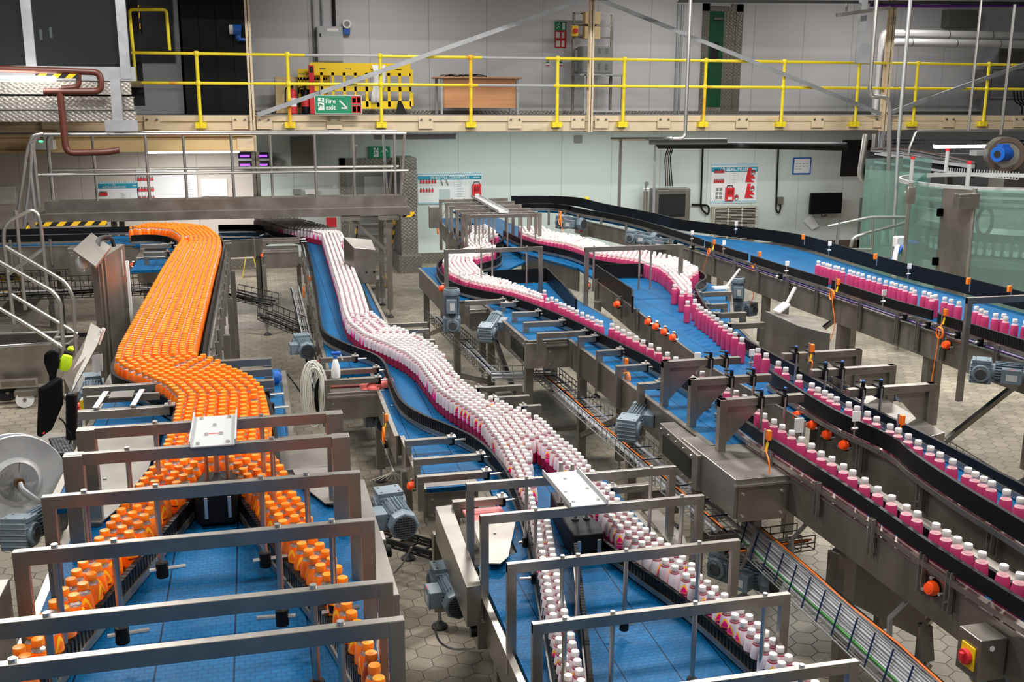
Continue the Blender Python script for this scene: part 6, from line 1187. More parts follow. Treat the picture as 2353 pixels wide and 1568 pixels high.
def frame_size(b):
    d = Vector((b[0], b[1], b[2]+.1-EYE)); z = d.dot(fw)
    if z < .3: return -1
    u = W/2+F*d.dot(CR)/z; v = H/2-F*d.dot(CU)/z
    return 1/z if -60 < u < W+60 and -60 < v < H+120 else -1
for kind in BOT:
    lst = [(frame_size(b), b) for b in BOT[kind]]; lst = [x for x in lst if x[0] > 0]; lst.sort(key=lambda x: -x[0])
    nm, body, cap, lab, fr = KIT[kind]; near = lst[:300]; rest = lst[300:]
    print('BOTTLES', kind, len(lst))
    proto = None
    for s_, (x, y, z, r, key) in near:
        lb, gp_ = INFO[key]
        if kind != 'clear': r = random.gauss(-math.atan2(x, y), .45) if random.random() < .55 else r
        if proto is None:
            proto = body.build(nm, label=lb, cat='bottle', group=gp_, origin=(0, 0, 0)); cap.build('cap', proto)
            if lab: l_ = lab.build('sleeve_label', proto); fr.build('printed_logo', l_, smooth=False)
            proto.location = (x, y, z); proto.rotation_euler = (0, 0, r)
        else: dup(proto, (x, y, z), (0, 0, r), lb, gp_)
    if rest:
        mats = []; V = []; Fc = []; MI = []; UV = []
        for q in (body, cap, lab):
            if q:
                for m in q.mats: 
                    if m not in mats: mats.append(m)
        for s_, (x, y, z, r, key) in rest:
            ca, sa = math.cos(r), math.sin(r)
            for q in (body, cap, lab):
                if not q: continue
                o = len(V); V += [(x+v[0]*ca-v[1]*sa, y+v[0]*sa+v[1]*ca, z+v[2]) for v in q.v]
                for i, f in enumerate(q.f):
                    Fc.append(tuple(o+k for k in f)); MI.append(mats.index(q.mats[q.m[i]])); u = q.uv.get(i); UV += u if u else [(0, 0)]*len(f)
        me = bpy.data.meshes.new(nm+'s'); me.from_pydata(V, [], Fc); [me.materials.append(m) for m in mats]; me.polygons.foreach_set('material_index', MI); me.polygons.foreach_set('use_smooth', [True]*len(Fc))
        ul = me.uv_layers.new(name='UVMap'); ul.data.foreach_set('uv', [c for u in UV for c in u]); me.set_sharp_from_angle(angle=math.radians(35))
        o = bpy.data.objects.new(nm+'s', me); COL.objects.link(o); o['kind'] = 'stuff'; o['category'] = 'bottle'
        o['label'] = {'orange': 'distant packed orange capped bottles on the left conveyor', 'pink': 'distant packed labelled pink bottles on the middle conveyor', 'clear': 'distant packed unlabelled pink bottles on the two winding lines'}[kind]
# ================================================================== far right conveyor E
t3 = thing('bottle_conveyor', 'far right conveyor with blue belt and high black rails before the glass filler', 'conveyor', (6.2, 9, 0))
def pzs(L_, z): return [tuple(PZ(x, y, z)[:2]) for x, y in L_]
Fp = pzs([(1190, 470), (1245, 467), (1300, 471), (1334, 481), (1419, 494), (1487, 510), (1555, 532), (1589, 542)], Z3+.13)
Fp = Fp+[(5.64, 12.3), (5.60, 11), (5.60, 9), (5.58, 7.5), (5.58, 2.5)]
Bp = pzs([(1175, 458), (1240, 457), (1300, 459), (1334, 462), (1385, 476), (1453, 489), (1512, 500), (1555, 513), (1640, 523), (1700, 530), (1791, 541)], Z3+.13)
Bp = Bp+[(6.95, 12.1), (6.84, 10.8), (6.78, 9.7), (6.82, 8.9), (6.8, 8.2), (6.78, 2.5)]
Fs, Bs = smoothpath(Fp, 2), smoothpath(Bp, 2)
belt(t3, [(x+.02, y) for x, y in Fs]+[(x-.02, y) for x, y in Bs[::-1]], Z3)
cut = [(99, 12.38), (12.28, 11.12), (11.0, 9.33), (9.22, 7.62), (7.52, -9)]
for i, (ya, yb) in enumerate(cut):
    seg = [p for p in Fs if yb <= p[1] <= ya]
    if i < 4: seg = seg+[(5.62, yb)]
    if i: seg = [(5.61, ya)]+seg
    MB().ribbon(seg, Z3+.05, Z3+.135, .022, 'rib' if i in (0, 4) else 'black').build('guide_rail', t3)
MB().ribbon(Fs, Z3+.015, Z3+.045, .036, 'plate').build('rail_support', t3)
MB().ribbon(Bs, Z3+.03, Z3+.19, .022, 'black').build('guide_rail', t3)
for x0, y0, x1, y1 in ((5.57, 2.5, 5.58, 12.3), (5.58, 12.3, 5.55, 14.6), (5.55, 14.6, 5.2, 16.6)): plate(t3, (x0, y0), (x1, y1), Z3-.03, .24)
MB().tube([(5.555, 12.2, Z3-.0), (5.555, 2.5, Z3-.0)], .012, mat('violet_blue_edge', (.05, .02, .10), .4), 6).build('belt_edge', t3)
for y in (13.3, 12.6, 11.9, 11.3, 10.7, 10.0, 9.4, 9.1, 8.6, 8.0, 7.7, 7.35, 6.7, 6.3, 5.7): uchan(t3, 5.56, y, Z3-.24, Z3+.04, -1)
for k in range(10): p = Fs[min(len(Fs)-1, 4+k*3)]; uchan(t3, p[0]-.03, p[1]-.03, Z3-.24, Z3+.04, -1) if p[1] > 13.8 else None
for y in (14.2, 12.2, 10.6, 9.0, 7.6, 6.2): leg(t3, 5.62, y, Z3-.25, .075); leg(t3, 6.75, y, Z3-.25, .075)
for y in (10.6, 7.6): MB().bar((5.62, y, .3), (6.75, y, 1.1), .045, .045, 'steeld').build('brace', t3, smooth=False)
for px, py in ((1826, 640), (2210, 730), (2256, 748), (2300, 772), (2340, 790), (1560, 575)): p = PZ(px, py, Z3); knobrod(t3, 5.52, p.y, Z3+.03, 1)
portal(PZ(2222, 684, 2.0).x, 6.85, PZ(2222, 684, 2.0).y, 2.0, 'steel frame over the far right conveyor at the right edge', 'frames over the rear conveyors', [(5.75, 0)], zl=1.2, zr=1.6)
p = PZ(1350, 571, 1.9); q = PZ(1563, 559, 1.9); portal(p.x, q.x, (p.y+q.y)/2, 1.9, 'steel frame over the bend of line two left of wide belt', 'frames over the rear conveyors', [(p.x+.1, 0), (p.x+.62, 0), (p.x+.75, 0)], zl=1.1, zr=1.42)
p = PZ(1020, 573, 1.8); q = PZ(1248, 567, 1.8); portal(p.x, q.x, (p.y+q.y)/2, 1.8, 'steel frame crossing the winding bottles of line one', 'frames over the rear conveyors', [(p.x+.42, 0), (p.x+.55, 0), (p.x+.95, 0)], zl=.95, zr=1.35)
far = ['first (rearmost)', 'second', 'third', 'fourth', 'fifth', 'sixth (nearest)']
for i, (a, c) in enumerate((((1008, 458), (1168, 456)), ((1022, 465), (1184, 463)), ((1032, 473), (1200, 471)), ((1045, 481), (1221, 479)), ((1057, 489), (1238, 487)), ((1066, 493), (1247, 491)))):
    p, q = PZ(*a, 1.9), PZ(*c, 1.9); portal(p.x, q.x, (p.y+q.y)/2, 1.9, far[i]+' of six frames where lines one and two begin at rear', 'frames at the rear start of lines one and two', [(p.x+.2*(k+1), 0) for k in range(2 if i < 5 else 5)], zl=1.1, zr=1.4, knobs=False)
t = thing('channel_plate', 'long pale channel plate laid diagonally over the rear frames', 'plate', PZ(1110, 475, 1.92)); a_, c_ = PZ(1092, 452, 1.91), PZ(1158, 489, 1.91)
MB().bar(a_, c_, .14, .006, 'grey').bar(a_+Vector((-.07, 0, .015)), c_+Vector((-.07, 0, .015)), .006, .035, 'grey').bar(a_+Vector((.07, 0, .015)), c_+Vector((.07, 0, .015)), .006, .035, 'grey').build('channel', t, smooth=False)
# sensors, reflectors, orange cables on E
def reflector(px, py, z, lab, s=.045):
    p = PZ(px, py, z); t = thing('reflector', lab, 'reflector', p); MB().box(p.x-s/2, p.x+s/2, p.y-.004, p.y+.004, p.z-s*.6, p.z+s*.6, 'white').build('plate', t, bevel=.003); MB().cyl((p.x, p.y+.01, p.z-.14), (p.x, p.y+.01, p.z-.01), .006, 'polish', 6).cyl((p.x-.02, p.y+.01, p.z-.08), (p.x+.02, p.y+.01, p.z-.08), .01, 'polish', 6).build('rod', t)
for px, py, lab in ((1591, 535, 'white reflector nearest the valve cabinet on the front rail'), (1664, 558, 'white reflector beside the first rail gap'), (1809, 606, 'white reflector right of the second rail gap'), (2032, 673, 'white reflector in front of the pink bottle row')): reflector(px, py, Z3+.21, lab)
for px, py, lab in ((1692, 514, 'white reflector behind rear rail below the grille'), (1907, 560, 'white reflector behind rear rail near the stair rail'), (2090, 612, 'white reflector behind rear rail before the glass')): reflector(px, py, Z3+.27, lab)
reflector(1728, 811, Z2+.2, 'white reflector among the single bottles of line two'); reflector(1968, 957, Z2+.22, 'dark backed white reflector above the near rail of line two', .055); reflector(1603, 820, Z1+.3, 'small white reflector left of the gusset brackets', .05)
p = PZ(1836, 978, Z2-.02); MB().box(p.x-.03, p.x+.03, p.y-.01, p.y+.01, p.z-.05, p.z+.05, 'white').cyl((p.x+.04, p.y, p.z-.1), (p.x+.04, p.y, p.z+.03), .008, 'polish', 8).build('reflector_block', label='white sensor block between the orange caps of line two', cat='sensor', bevel=.003)
def sensor(px, py, z, lab, loop=None, tail=(), r=.004):
    p = PZ(px, py, z); t = thing('photo_sensor', lab, 'sensor', p); MB().box(p.x-.012, p.x+.012, p.y-.02, p.y+.01, p.z-.03, p.z+.03, 'ocable').build('sensor_head', t, bevel=.003); MB().cyl((p.x-.025, p.y, p.z-.12), (p.x-.025, p.y, p.z+.04), .006, 'polish', 6).build('rod', t)
    pts = [p+Vector((0, 0, -.03)), p+Vector((-.02, -.01, -.09))]
    MB().tube([p+Vector((-.005, -.005, -.045)), p+Vector((-.018, -.012, -.1))], .008, 'yel', 6).build('yellow_marker', t)
    if loop:
        L0 = PX(loop[0], loop[1], p.x-.05); R_ = loop[2]; b = MB()
        for k in range(3): b.tube([(L0.x+.004*k, L0.y+R_*(.9+.05*k)*math.cos(a), L0.z+R_*1.15*(.9+.05*k)*math.sin(a)) for a in [i*math.pi/8 for i in range(16)]], r, 'ocable', 5, closed=True)
        b.build('cable_loop', t); pts.append(L0+Vector((0, 0, R_)))
    for q in tail: pts.append(PX(q[0], q[1], p.x-.05))
    MB().tube(smoothpath([tuple(v) for v in pts], 2), r, 'ocable', 5).build('cable', t)
sensor(1641, 556, Z3+.17, 'orange sensor at first rail gap, cable looping down to frame', (1628, 578, .035), ((1625, 592), (1612, 630), (1611, 650)))
sensor(1746, 584, Z3+.17, 'orange sensor at second rail gap with large orange cable coil', (1727, 622, .05), ((1727, 645), (1733, 680), (1722, 703)))
sensor(1926, 648, Z3+.17, 'orange sensor at third rail gap with narrow orange coil', (1910, 678, .045), ((1913, 695), (1920, 750), (1905, 790)))
sensor(2172, 718, Z3+.17, 'orange sensor at fourth rail gap with cable down to big orange cap', (2158, 765, .045), ((2155, 790), (2145, 850), (2140, 880)))
for px, py, lab in ((1847, 545, 'small orange sensor on the rear rail left of the handrail'), (2013, 590, 'small orange sensor on the rear rail before the post'), (2227, 647, 'small orange sensor behind rear rail before filler glass'), (2322, 665, 'small orange sensor behind rear rail at far right')):
    p = PZ(px, py, Z3+.24); t = thing('photo_sensor', lab, 'sensor', p); MB().box(p.x-.015, p.x+.015, p.y, p.y+.03, p.z-.03, p.z+.03, 'ocable').build('sensor_head', t, bevel=.003); MB().cyl((p.x+.02, p.y+.01, p.z-.1), (p.x+.02, p.y+.01, p.z+.04), .006, 'polish', 6).build('rod', t)
for px, py, z, lab, lp, tl in ((1439, 832, Z1+.1, 'orange sensor with cable coil above the blue side belt', (1441, 872, .05), ((1440, 895),)), (1766, 1000, Z1+.22, 'orange sensor and cable above the red switch box', None, ((1768, 1060), (1768, 1090))), (1866, 800, Z2+.28, 'orange sensor behind the rear clamps of line two', None, ((1868, 830), (1864, 850))), (2072, 965, Z2+.2, 'orange sensor right of line two beside steel deck', None, ((2070, 985),)),
    (1030, 462, Z1+.5, 'orange sensor at rear left frames with coil', (1005, 530, .06), ((1012, 545), (1016, 560))), (1288, 490, 1.75, 'orange sensor with coil left of rear motor', (1286, 506, .07), ((1290, 520), (1295, 535))), (888, 960, .95, 'orange sensor with thick orange coil beside the middle motor', (880, 1000, .055), ((882, 1020),)), (712, 640, 1.15, 'orange sensor with coil left of the pink line', (697, 672, .07), ((702, 660), (708, 650)))):
    sensor(px, py, z, lab, lp, tl)
# ================================================================== gear motors
def gearmotor():
    t = thing('gear_motor', 'blue grey gear motor', 'motor', (0, 0, 0)); n = 24
    b = MB(); b.cyl((0, -.19, 0), (0, .05, 0), .066, 'motor', n)
    for i in range(n): 
        a = 2*math.pi*(i+.5)/n; b.bar((.074*math.cos(a), -.17, .074*math.sin(a)), (.074*math.cos(a), .03, .074*math.sin(a)), .005, .026, 'motor', upv=(math.cos(a), 0, math.sin(a)))
    b.build('finned_body', t)
    b = MB(); b.lathe((0, -.19, 0), [(.088, 0), (.093, .01), (.093, .05), (.084, .075), (.03, .075)], 'motor', 8, axis=(0, -1, 0)); o = b.build('fan_cowl', t, bevel=.006)
    b = MB(); b.cyl((0, -.268, 0), (0, -.267, 0), .068, 'blackm', 20)
    for i in range(-4, 5): w_ = math.sqrt(max(0, .068**2-(i*.015)**2)); b.box(-w_, w_, -.273, -.268, i*.015-.0035, i*.015+.0035, 'motord'); b.box(i*.015-.002, i*.015+.002, -.272, -.268, -w_, w_, 'motord')
    b.build('fan_grille', o, smooth=False)
    b = MB(); b.box(-.155, -.075, -.16, -.02, -.05, .055, 'motor').box(-.162, -.155, -.165, -.015, -.055, .06, 'motor'); o = b.build('terminal_box', t, bevel=.006); MB().box(-.158, -.154, -.12, -.06, .061, .0625, 'redp').box(-.1635, -.162, -.13, -.05, -.03, .02, 'grey').build('rating_plate', o)
    b = MB(); b.box(-.075, .075, .05, .21, -.095, .07, 'motor'); b.cyl((-.10, .13, -.01), (.10, .13, -.01), .07, 'motor', 20); b.cyl((-.108, .13, -.01), (.108, .13, -.01), .045, 'motord', 16)
    for i in range(4): b.box(-.078, .078, .055, .214, -.075+i*.035, -.062+i*.035, 'motor')
    b.build('gearbox', t, bevel=.007)
    b = MB(); b.box(-.08, .08, .06, .2, .07, .095, 'motor'); 
    for x in (-.055, .055):
        for y in (.085, .175): b.cyl((x, y, .0955), (x, y, .0958), .009, 'blackm', 8)
    b.build('mounting_foot', t, bevel=.004); return t
R_ = math.radians
mots = [((905, 1175), .95, (0, 0, .12), 1.0, 'gear motor between orange and pink lines, cable to the floor, right of near frames'), ((1032, 1350), .62, (.0, 0, .05), .95, 'gear motor beside the stainless guard left of pink lanes, lowest in aisle'),
 ((698, 795), .92, (0, 0, .1), 1.0, 'gear motor above the wire ladder left of the spray bottle'), ((868, 960), .62, (0, 0, .1), .85, 'gear motor with orange coil at its fan grille'), ((1038, 718), 1.27, (R_(-90), 0, 1.4), .95, 'upright gear motor at left bend of line one'), ((1128, 752), 1.2, (R_(-15), 0, 2.6), .9, 'gear motor left of the upper chain guard'),
 ((1456, 968), 1.12, (R_(-8), 0, 2.5), .9, 'gear motor left of the lower chain guard above the cable tray'), ((1309, 512), 1.5, (0, 0, .6), 1.1, 'gear motor behind the rear bottles with orange coil at left'), ((1472, 546), 1.5, (0, 0, .7), 1.0, 'left motor of the pair behind the line two frame'), ((1512, 560), 1.45, (0, 0, .7), 1.0, 'right motor of the pair behind the line two frame'),
 ((1694, 684), 1.2, (R_(-90), 0, 1.2), .9, 'upper gear motor right of the line two bend'), ((1708, 712), 1.0, (0, 0, -1.2), .85, 'lower gear motor right of the line two bend'), ((2295, 855), 1.42, (0, 0, .9), .95, 'gear motor hanging under the far right conveyor'), ((208, 900), 1.35, (0, 0, .15), 1.0, 'dark gear motor left of the orange bottle bend'),
 ((322, 562), 1.4, (0, 0, -1.4), 1.0, 'gear motor left of the far orange bottles'), ((603, 548), 1.2, (0, 0, .1), 1.1, 'black gear motor left of the far pink housing'), ((1702, 1310), .45, (0, 0, .5), 1.0, 'gear motor low between pink lanes and cable tray'), ((68, 1210), 1.4, (R_(8), 0, 2.9), .8, 'pale blue motor part left of the near orange frames'), ((2335, 1545), .75, (0, 0, 1.2), .9, 'gear motor cut by the bottom right corner'), ((2045, 905), .9, (0, 0, 1.5), .8, 'gear motor partly hidden behind the right gusset brackets')]
proto = gearmotor()
for i, ((px, py), z, rot, sc, lab) in enumerate(mots):
    p = PZ(px, py, z); o = proto if i == 0 else None
    if o is None: o = dup(proto, p, rot, lab, 'blue grey gear motors driving the conveyors')
    else: o.location = p; o.rotation_euler = rot; o['label'] = lab; o['group'] = 'blue grey gear motors driving the conveyors'
    o.scale = (sc, sc, sc)
# switch boxes
def smallbox(px, py, z, lab, s=(.12, .1, .16), m='steeld', knobc=None, d=-1):
    p = PZ(px, py, z); t = thing('switch_box', lab, 'switch box', p); MB().box(p.x, p.x+s[0], p.y, p.y+s[1], p.z, p.z+s[2], m).build('case', t, bevel=.004, smooth=False); MB().box(p.x+.004, p.x+s[0]-.004, p.y+.004, p.y+s[1]-.004, p.z+s[2], p.z+s[2]+.003, 'steel').build('lid', t)
    if knobc: x = p.x if d < 0 else p.x+s[0]; MB().cyl((x, p.y+s[1]/2, p.z+s[2]*.55), (x+d*.03, p.y+s[1]/2, p.z+s[2]*.55), .032, knobc, 14).build('knob', t)
smallbox(1098, 1495, .55, 'steel switch box below the lowest aisle motor', knobc='black'); smallbox(893, 1050, .6, 'steel switch box right of the motor with orange coil', knobc='black'); smallbox(832, 1330, 1.0, 'dark steel switch box right of near orange frames', s=(.13, .12, .2), knobc='black', d=1)
smallbox(1425, 935, .95, 'steel switch box above the lower line one motor'); smallbox(1018, 705, 1.05, 'steel switch box at left bend of line one', s=(.14, .1, .08)); smallbox(735, 860, .72, 'steel post box with red and yellow switch left of spray bottle', s=(.1, .12, .17), knobc='redp'); smallbox(1338, 545, 1.25, 'steel box with small red yellow switch right of rear motor', s=(.2, .12, .2), knobc='redp'); smallbox(1490, 590, 1.15, 'red and yellow switch box under the line two frame', s=(.1, .1, .12), m='yel', knobc='redp'); smallbox(988, 525, 1.3, 'steel control box at far left of the rear frames', s=(.16, .12, .36)); smallbox(186, 965, 1.5, 'switch with red and yellow knob left of near frames', s=(.06, .08, .12), m='yel', knobc='redp')
# aisle covers: long steel guards right of A and left of B
def slabbox(poly, z0, z1, lab, m='plate', name='stainless_guard', cat='guard'): return MB().prism(poly, z0, z1, m).build(name, label=lab, cat=cat, smooth=False, bevel=.003)
slabbox([(.39, 5.0), (.47, 5.0), (.47, 3.7), (.39, 3.7)], 1.2, 1.53, 'long stainless guard right of the near orange lanes')
a = [PZ(x, y, .93) for x, y in ((1000, 1165), (1038, 1160), (1105, 1345), (1072, 1350))]; slabbox([(p.x, p.y) for p in a], .70, .93, 'long stainless guard box in the aisle left of pink lanes')
slabbox([(-1.25, 4.0), (-.98, 4.0), (-.98, 2.3), (-1.25, 2.3)], 1.1, 1.62, 'dark stainless side box at lower left corner')
a = [PZ(x, y, 1.35) for x, y in ((1985, 1040), (2060, 1040), (2170, 1010), (2090, 975))]
slabbox([tuple(PZ(x, y, 1.36)[:2]) for x, y in ((1945, 902), (2120, 1008), (2172, 994), (2005, 900))], 1.22, 1.36, 'flat stainless deck right of line two under gusset posts')
# control desk like slanted stainless hood behind line 2
p = [PZ(x, y, 1.45) for x, y in ((1757, 717), (1835, 752), (1908, 770), (1870, 735))]
t = thing('stainless_hood', 'large slanted stainless hood behind line two with white pad on top', 'hood', (p[0].x, p[0].y, 0)); q = [(v.x, v.y) for v in p]
MB().prism(q, .78, 1.46, 'plate').build('casing', t, smooth=False, bevel=.003); r = PZ(1795, 712, 1.50); MB().bar(r+Vector((-.05, 0, -.02)), r+Vector((.06, 0, .06)), .12, .03, 'white').build('white_pad', t, bevel=.01); MB().bar(r+Vector((.05, 0, .05)), r+Vector((.16, .05, .2)), .025, .02, 'white').build('pad_strap', t)
r = PZ(1657, 662, 1.38); t = thing('sensor_arm', 'white plastic sensor arm right of the line two bend', 'sensor arm', r); MB().box(r.x-.09, r.x+.09, r.y-.03, r.y+.06, r.z-.015, r.z+.015, 'white').bar(r+Vector((.06, 0, .01)), r+Vector((.24, .05, .2)), .02, .02, 'white').build('arm', t, bevel=.004)
# low conveyor piece bottom right and angled props
t = thing('return_conveyor', 'low angled stainless conveyor end under the lower right lane', 'conveyor', (3.5, 5, 0)); A = PZ(1903, 1290, .5); B_ = PZ(2130, 1400, .5)
MB().ribbon([(A.x, A.y), (B_.x, B_.y)], .30, .58, .02, 'plate').ribbon([(A.x+.25, A.y+.2), (B_.x+.25, B_.y+.2)], .30, .58, .02, 'steeld').build('side_plate', t, smooth=False); MB().prism([(A.x, A.y), (B_.x, B_.y), (B_.x+.25, B_.y+.2), (A.x+.25, A.y+.2)], .5, .56, 'black').build('belt', t, smooth=False)
leg(t, A.x+.25, A.y-.25, .4); leg(t, B_.x, B_.y, .4)
for (a, c, e, lab) in (((1866, 1190), (1820, 1240), (1818, 1330), 'angled grey strut under the first side plate'), ((2095, 1370), (2045, 1420), (2042, 1500), 'angled grey strut right of the big orange cap'), ((1915, 1560) if False else (1768, 1150), (1745, 1175), (1745, 1210), 'small angled strut below the red switch box')):
    z0 = 1.02; A_ = PZ(*a, z0); B2 = PX(*c, A_.x-.04); C2_ = PX(*e, A_.x-.04); MB().bar(A_, B2, .02, .02, 'galv').bar(B2, C2_, .02, .02, 'galv').build('angled_strut', label=lab, cat='strut', smooth=False)
t = thing('bent_leg', 'bent stainless support leg under the lower right lane', 'leg', (3.0, 3.6, 0)); A = PZ(2150, 1410, 1.02); B_ = PX(2125, 1440, A.x-.02); C_ = PX(2130, 1520, A.x-.02); MB().bar(A, B_, .07, .02, 'plate').bar(B_, C_, .07, .02, 'plate').bar(C_, C_+Vector((-.08, 0, -.12)), .07, .02, 'plate').build('strip', t, smooth=False)
# ================================================================== cable trays
random.seed(21)
cab = [(-.45+.1*k, .015, .0095, ('cgrey', 'clight', 'cgrey', 'greyb')[k % 4], .006) for k in range(9)]+[(.18, .03, .012, 'cgreen', .004)]+[(-.4+.09*k, .033, .0095, ('clight', 'cgrey')[k % 2], .006) for k in range(7)]+[(-.5, .01, .01, 'black', .003), (-.52, .02, .006, 'ocable', .012)]
p = PZ(1712, 1222, .72); q = PZ(2180, 1640, .72); wiretray(p, q, .20, .06, 'edge-standing wire tray packed with grey and green cables, bottom right', tilt=(-1, 0, .25), cables=cab, wires=4, ties=13, m='galv', r=.0035)
cb = [(-.3+.12*k, .015, .007, ('clight', 'cgrey', 'black')[k % 3], .01) for k in range(5)]
wiretray((2.12, 12.6, .75), (2.22, 9.7, .75), .2, .1, 'wire tray running toward camera below line one, upper stretch', cables=cb, m='steeld', ties=7)
wiretray((2.18, 9.62, .74), (2.80, 9.5, .74), .22, .1, 'short crosswise wire tray with bright bundled cables', cables=[(.3, .03, .014, 'clight', .004), (-.3, .03, .014, 'clight', .004), (0, .02, .008, 'black', .01)], m='galv', ties=3)
wiretray((2.72, 9.5, .74), (2.80, 5.6, .74), .24, .1, 'wire tray with pale bundles below the lower chain guard', cables=[(.32, .03, .014, 'clight', .004), (-.32, .03, .014, 'clight', .004), (.05, .02, .008, 'black', .012), (.15, .05, .006, 'ocable', .008)], m='galv', ties=14)
wiretray((2.75, 5.55, .62), (3.35, 5.6, .62), .2, .1, 'dark crosswise wire tray under the bright housing', cables=[(.1, .03, .012, 'black', .01), (-.2, .03, .012, 'greyb', .01), (.3, .05, .007, 'ocable', .01)], m='steeld')
wiretray((5.75, 10.4, .62), (5.0, 4.6, .62), .25, .08, 'dark wire tray with black cables below the far right conveyor', cables=[(-.3+.15*k, .02, .014, 'black', .02) for k in range(5)], m='steeld', ties=20)
wiretray((5.25, 8.4, .42), (4.8, 4.8, .42), .22, .08, 'lower wire tray with pale blue cable right of line two', cables=[(.1, .03, .012, 'clight', .01), (-.2, .02, .008, 'black', .02)], m='galv', ties=12)
wiretray((-.35, 13.6, .95), (.15, 13.2, .88), .25, .14, 'wire basket between far orange conveyor and pink housing', cables=[(.2, .03, .015, 'black', .02), (-.2, .05, .012, 'black', .02)], m='blackm', r=.005)
wiretray((.05, 12.6, .85), (.5, 12.0, .75), .22, .16, 'wire basket left of the far pink line', cables=[(.2, .03, .015, 'black', .02), (-.2, .05, .012, 'black', .02)], m='blackm', r=.005)
wiretray((.46, 13.6, 1.0), (.5, 9.6, .72), .09, .05, 'narrow wire cable ladder hugging left side of the pink line', m='galv', cables=[(.6, .02, .012, 'black', .01)])
wiretray((-1.0, 11.9, 1.05), (-1.05, 10.2, .6), .18, .1, 'small wire basket left of the far orange conveyor', cables=[(.1, .03, .01, 'cgrey', .02), (-.2, .03, .01, 'brownp', .02)], m='galv')
wiretray((.72, 7.1, .3), (1.2, 6.6, .3), .16, .05, 'black ladder tray with fanned white tubing near the floor', cables=[], m='blackm', r=.009, wires=3)
b = MB(); p = PZ(905, 1085, .55)
for k in range(9): q = PZ(850+k*12, 1105, .33); b.tube(round3([PZ(875, 1010, .6), p, q], .1), .003, 'cwhite', 4)
b.build('fanned_tubing', label='thin white tubes fanning into the black ladder tray', cat='tubing')
for pts, r, m, lab in (([(945, 1258, .7), (925, 1300, .4), (880, 1340, .1)], .007, 'greyb', 'grey cable trailing from the big aisle motor'), ([(998, 1430, .5), (1005, 1475, .25), (1040, 1495, .2), (1090, 1490, .5)], .007, 'greyb', 'grey cable sagging from lowest aisle motor to switch box'), ([(805, 840, .95), (800, 870, .85), (790, 900, .8), (778, 930, .75)], .009, 'black', 'black cable passing in front of the spray bottle housing'), ([(660, 860, .7), (690, 900, .55), (700, 920, .3)], .007, 'black', 'thin black cable below the coil of white tubing')):
    MB().tube(smoothpath([tuple(PZ(x, y, z)) for x, y, z in pts], 2), r, m, 6).build('loose_cable', label=lab, cat='cable')
# ================================================================== crossover platform
CY0, CY1 = 16.3, 17.55; zf_ = PY(500, 484, CY0).z
def cz(px, py, Y=CY0): return PY(px, py, Y)
t = thing('crossover_platform', 'stainless crossover walkway with tubular handrails spanning the left conveyors', 'walkway', (-.5, 17, 0))
xa, xb = cz(86, 490).x, cz(942, 490).x
MB().box(xa, xb, CY0, CY1, zf_-.03, zf_, 'treadd').build('deck', t, smooth=False)
MB().box(xa, xb, CY0-.02, CY0, zf_-.13, zf_-.005, 'plate').box(xa, xb, CY1, CY1+.02, zf_-.13, zf_-.005, 'plate').build('edge_beam', t, smooth=False)
for y in (CY0+.03, CY1-.03): MB().box(xa+.1, xb-(.0 if y > 17 else .04), y-.004, y+.004, zf_, PY(500, 457 if y < 17 else 453, y).z, 'plate').build('toe_board', t, smooth=False)
zt_, zm_ = cz(500, 308).z, cz(500, 398).z
for y, xs_ in ((CY0+.06, (333, 530, 722, 906)), (CY1-.06, (211, 420, 620, 811))):
    for px in xs_: x = PY(px, 309, y).x; MB().cyl((x, y, zf_), (x, y, zt_), .022, 'polish', 10).build('rail_post', t)
    MB().tube(round3([(xa+.02, y, zf_+.1), (xa+.02, y, zt_), (xb-.03, y, zt_)], .18), .024, 'polish', 10).build('handrail', t); MB().tube([(xa+.05, y, zm_), (xb, y, zm_)], .022, 'polish', 10).build('mid_rail', t)
MB().tube(round3([(xb-.05, CY0+.06, zt_), (xb-.12, CY0+.2, zf_+.1)], .05), .022, 'polish', 8).build('end_rail', t)
for z_a, z_b in ((zt_, zf_-.3), (zm_, zf_-.7)): MB().tube([(xb-.25, CY1-.06, z_a), (xb-.1, CY1+.7, z_b)], .022, 'polish', 8).build('stair_handrail', t)
for x0_, x1_, py in ((83, 245, 515),): a0, a1, c0, c1 = rect(x0_, 508, x1_, 521, CY0-.03); MB().box(a0, a1, CY0-.045, CY0-.02, c0, c1, 'hazard').build('hazard_strip', t, smooth=False)
a0, a1, c0, c1 = rect(925, 487, 952, 499, CY0+.3); MB().box(a0, a1, CY0+.28, CY0+.3, c0, c1, 'hazard').build('hazard_strip', t, smooth=False)
a0, a1, c0, c1 = rect(770, 304, 905, 309, CY1+.6)
for x, y in ((PZ(895, 725, 0).x, CY0+.1), (PZ(895, 725, 0).x, CY1-.1), (cz(262, 560).x, CY0+.2), (cz(262, 560).x, CY1-.1)): leg(t, x, y, zf_-.1, .08)
x = PZ(895, 725, 0).x; MB().bar((x-.62, CY0+.1, zf_-.13), (x, CY0+.1, zf_-.75), .05, .05, 'steeld').bar((x, CY0+.1, .5), (x, CY1-.1, .5), .04, .04, 'steeld').box(x-.75, x-.45, CY0-.02, CY0+.2, zf_-.2, zf_-.12, 'plate').box(x-.15, x+.15, CY0-.02, CY0+.2, zf_-.2, zf_-.12, 'plate').build('diagonal_brace', t, smooth=False)
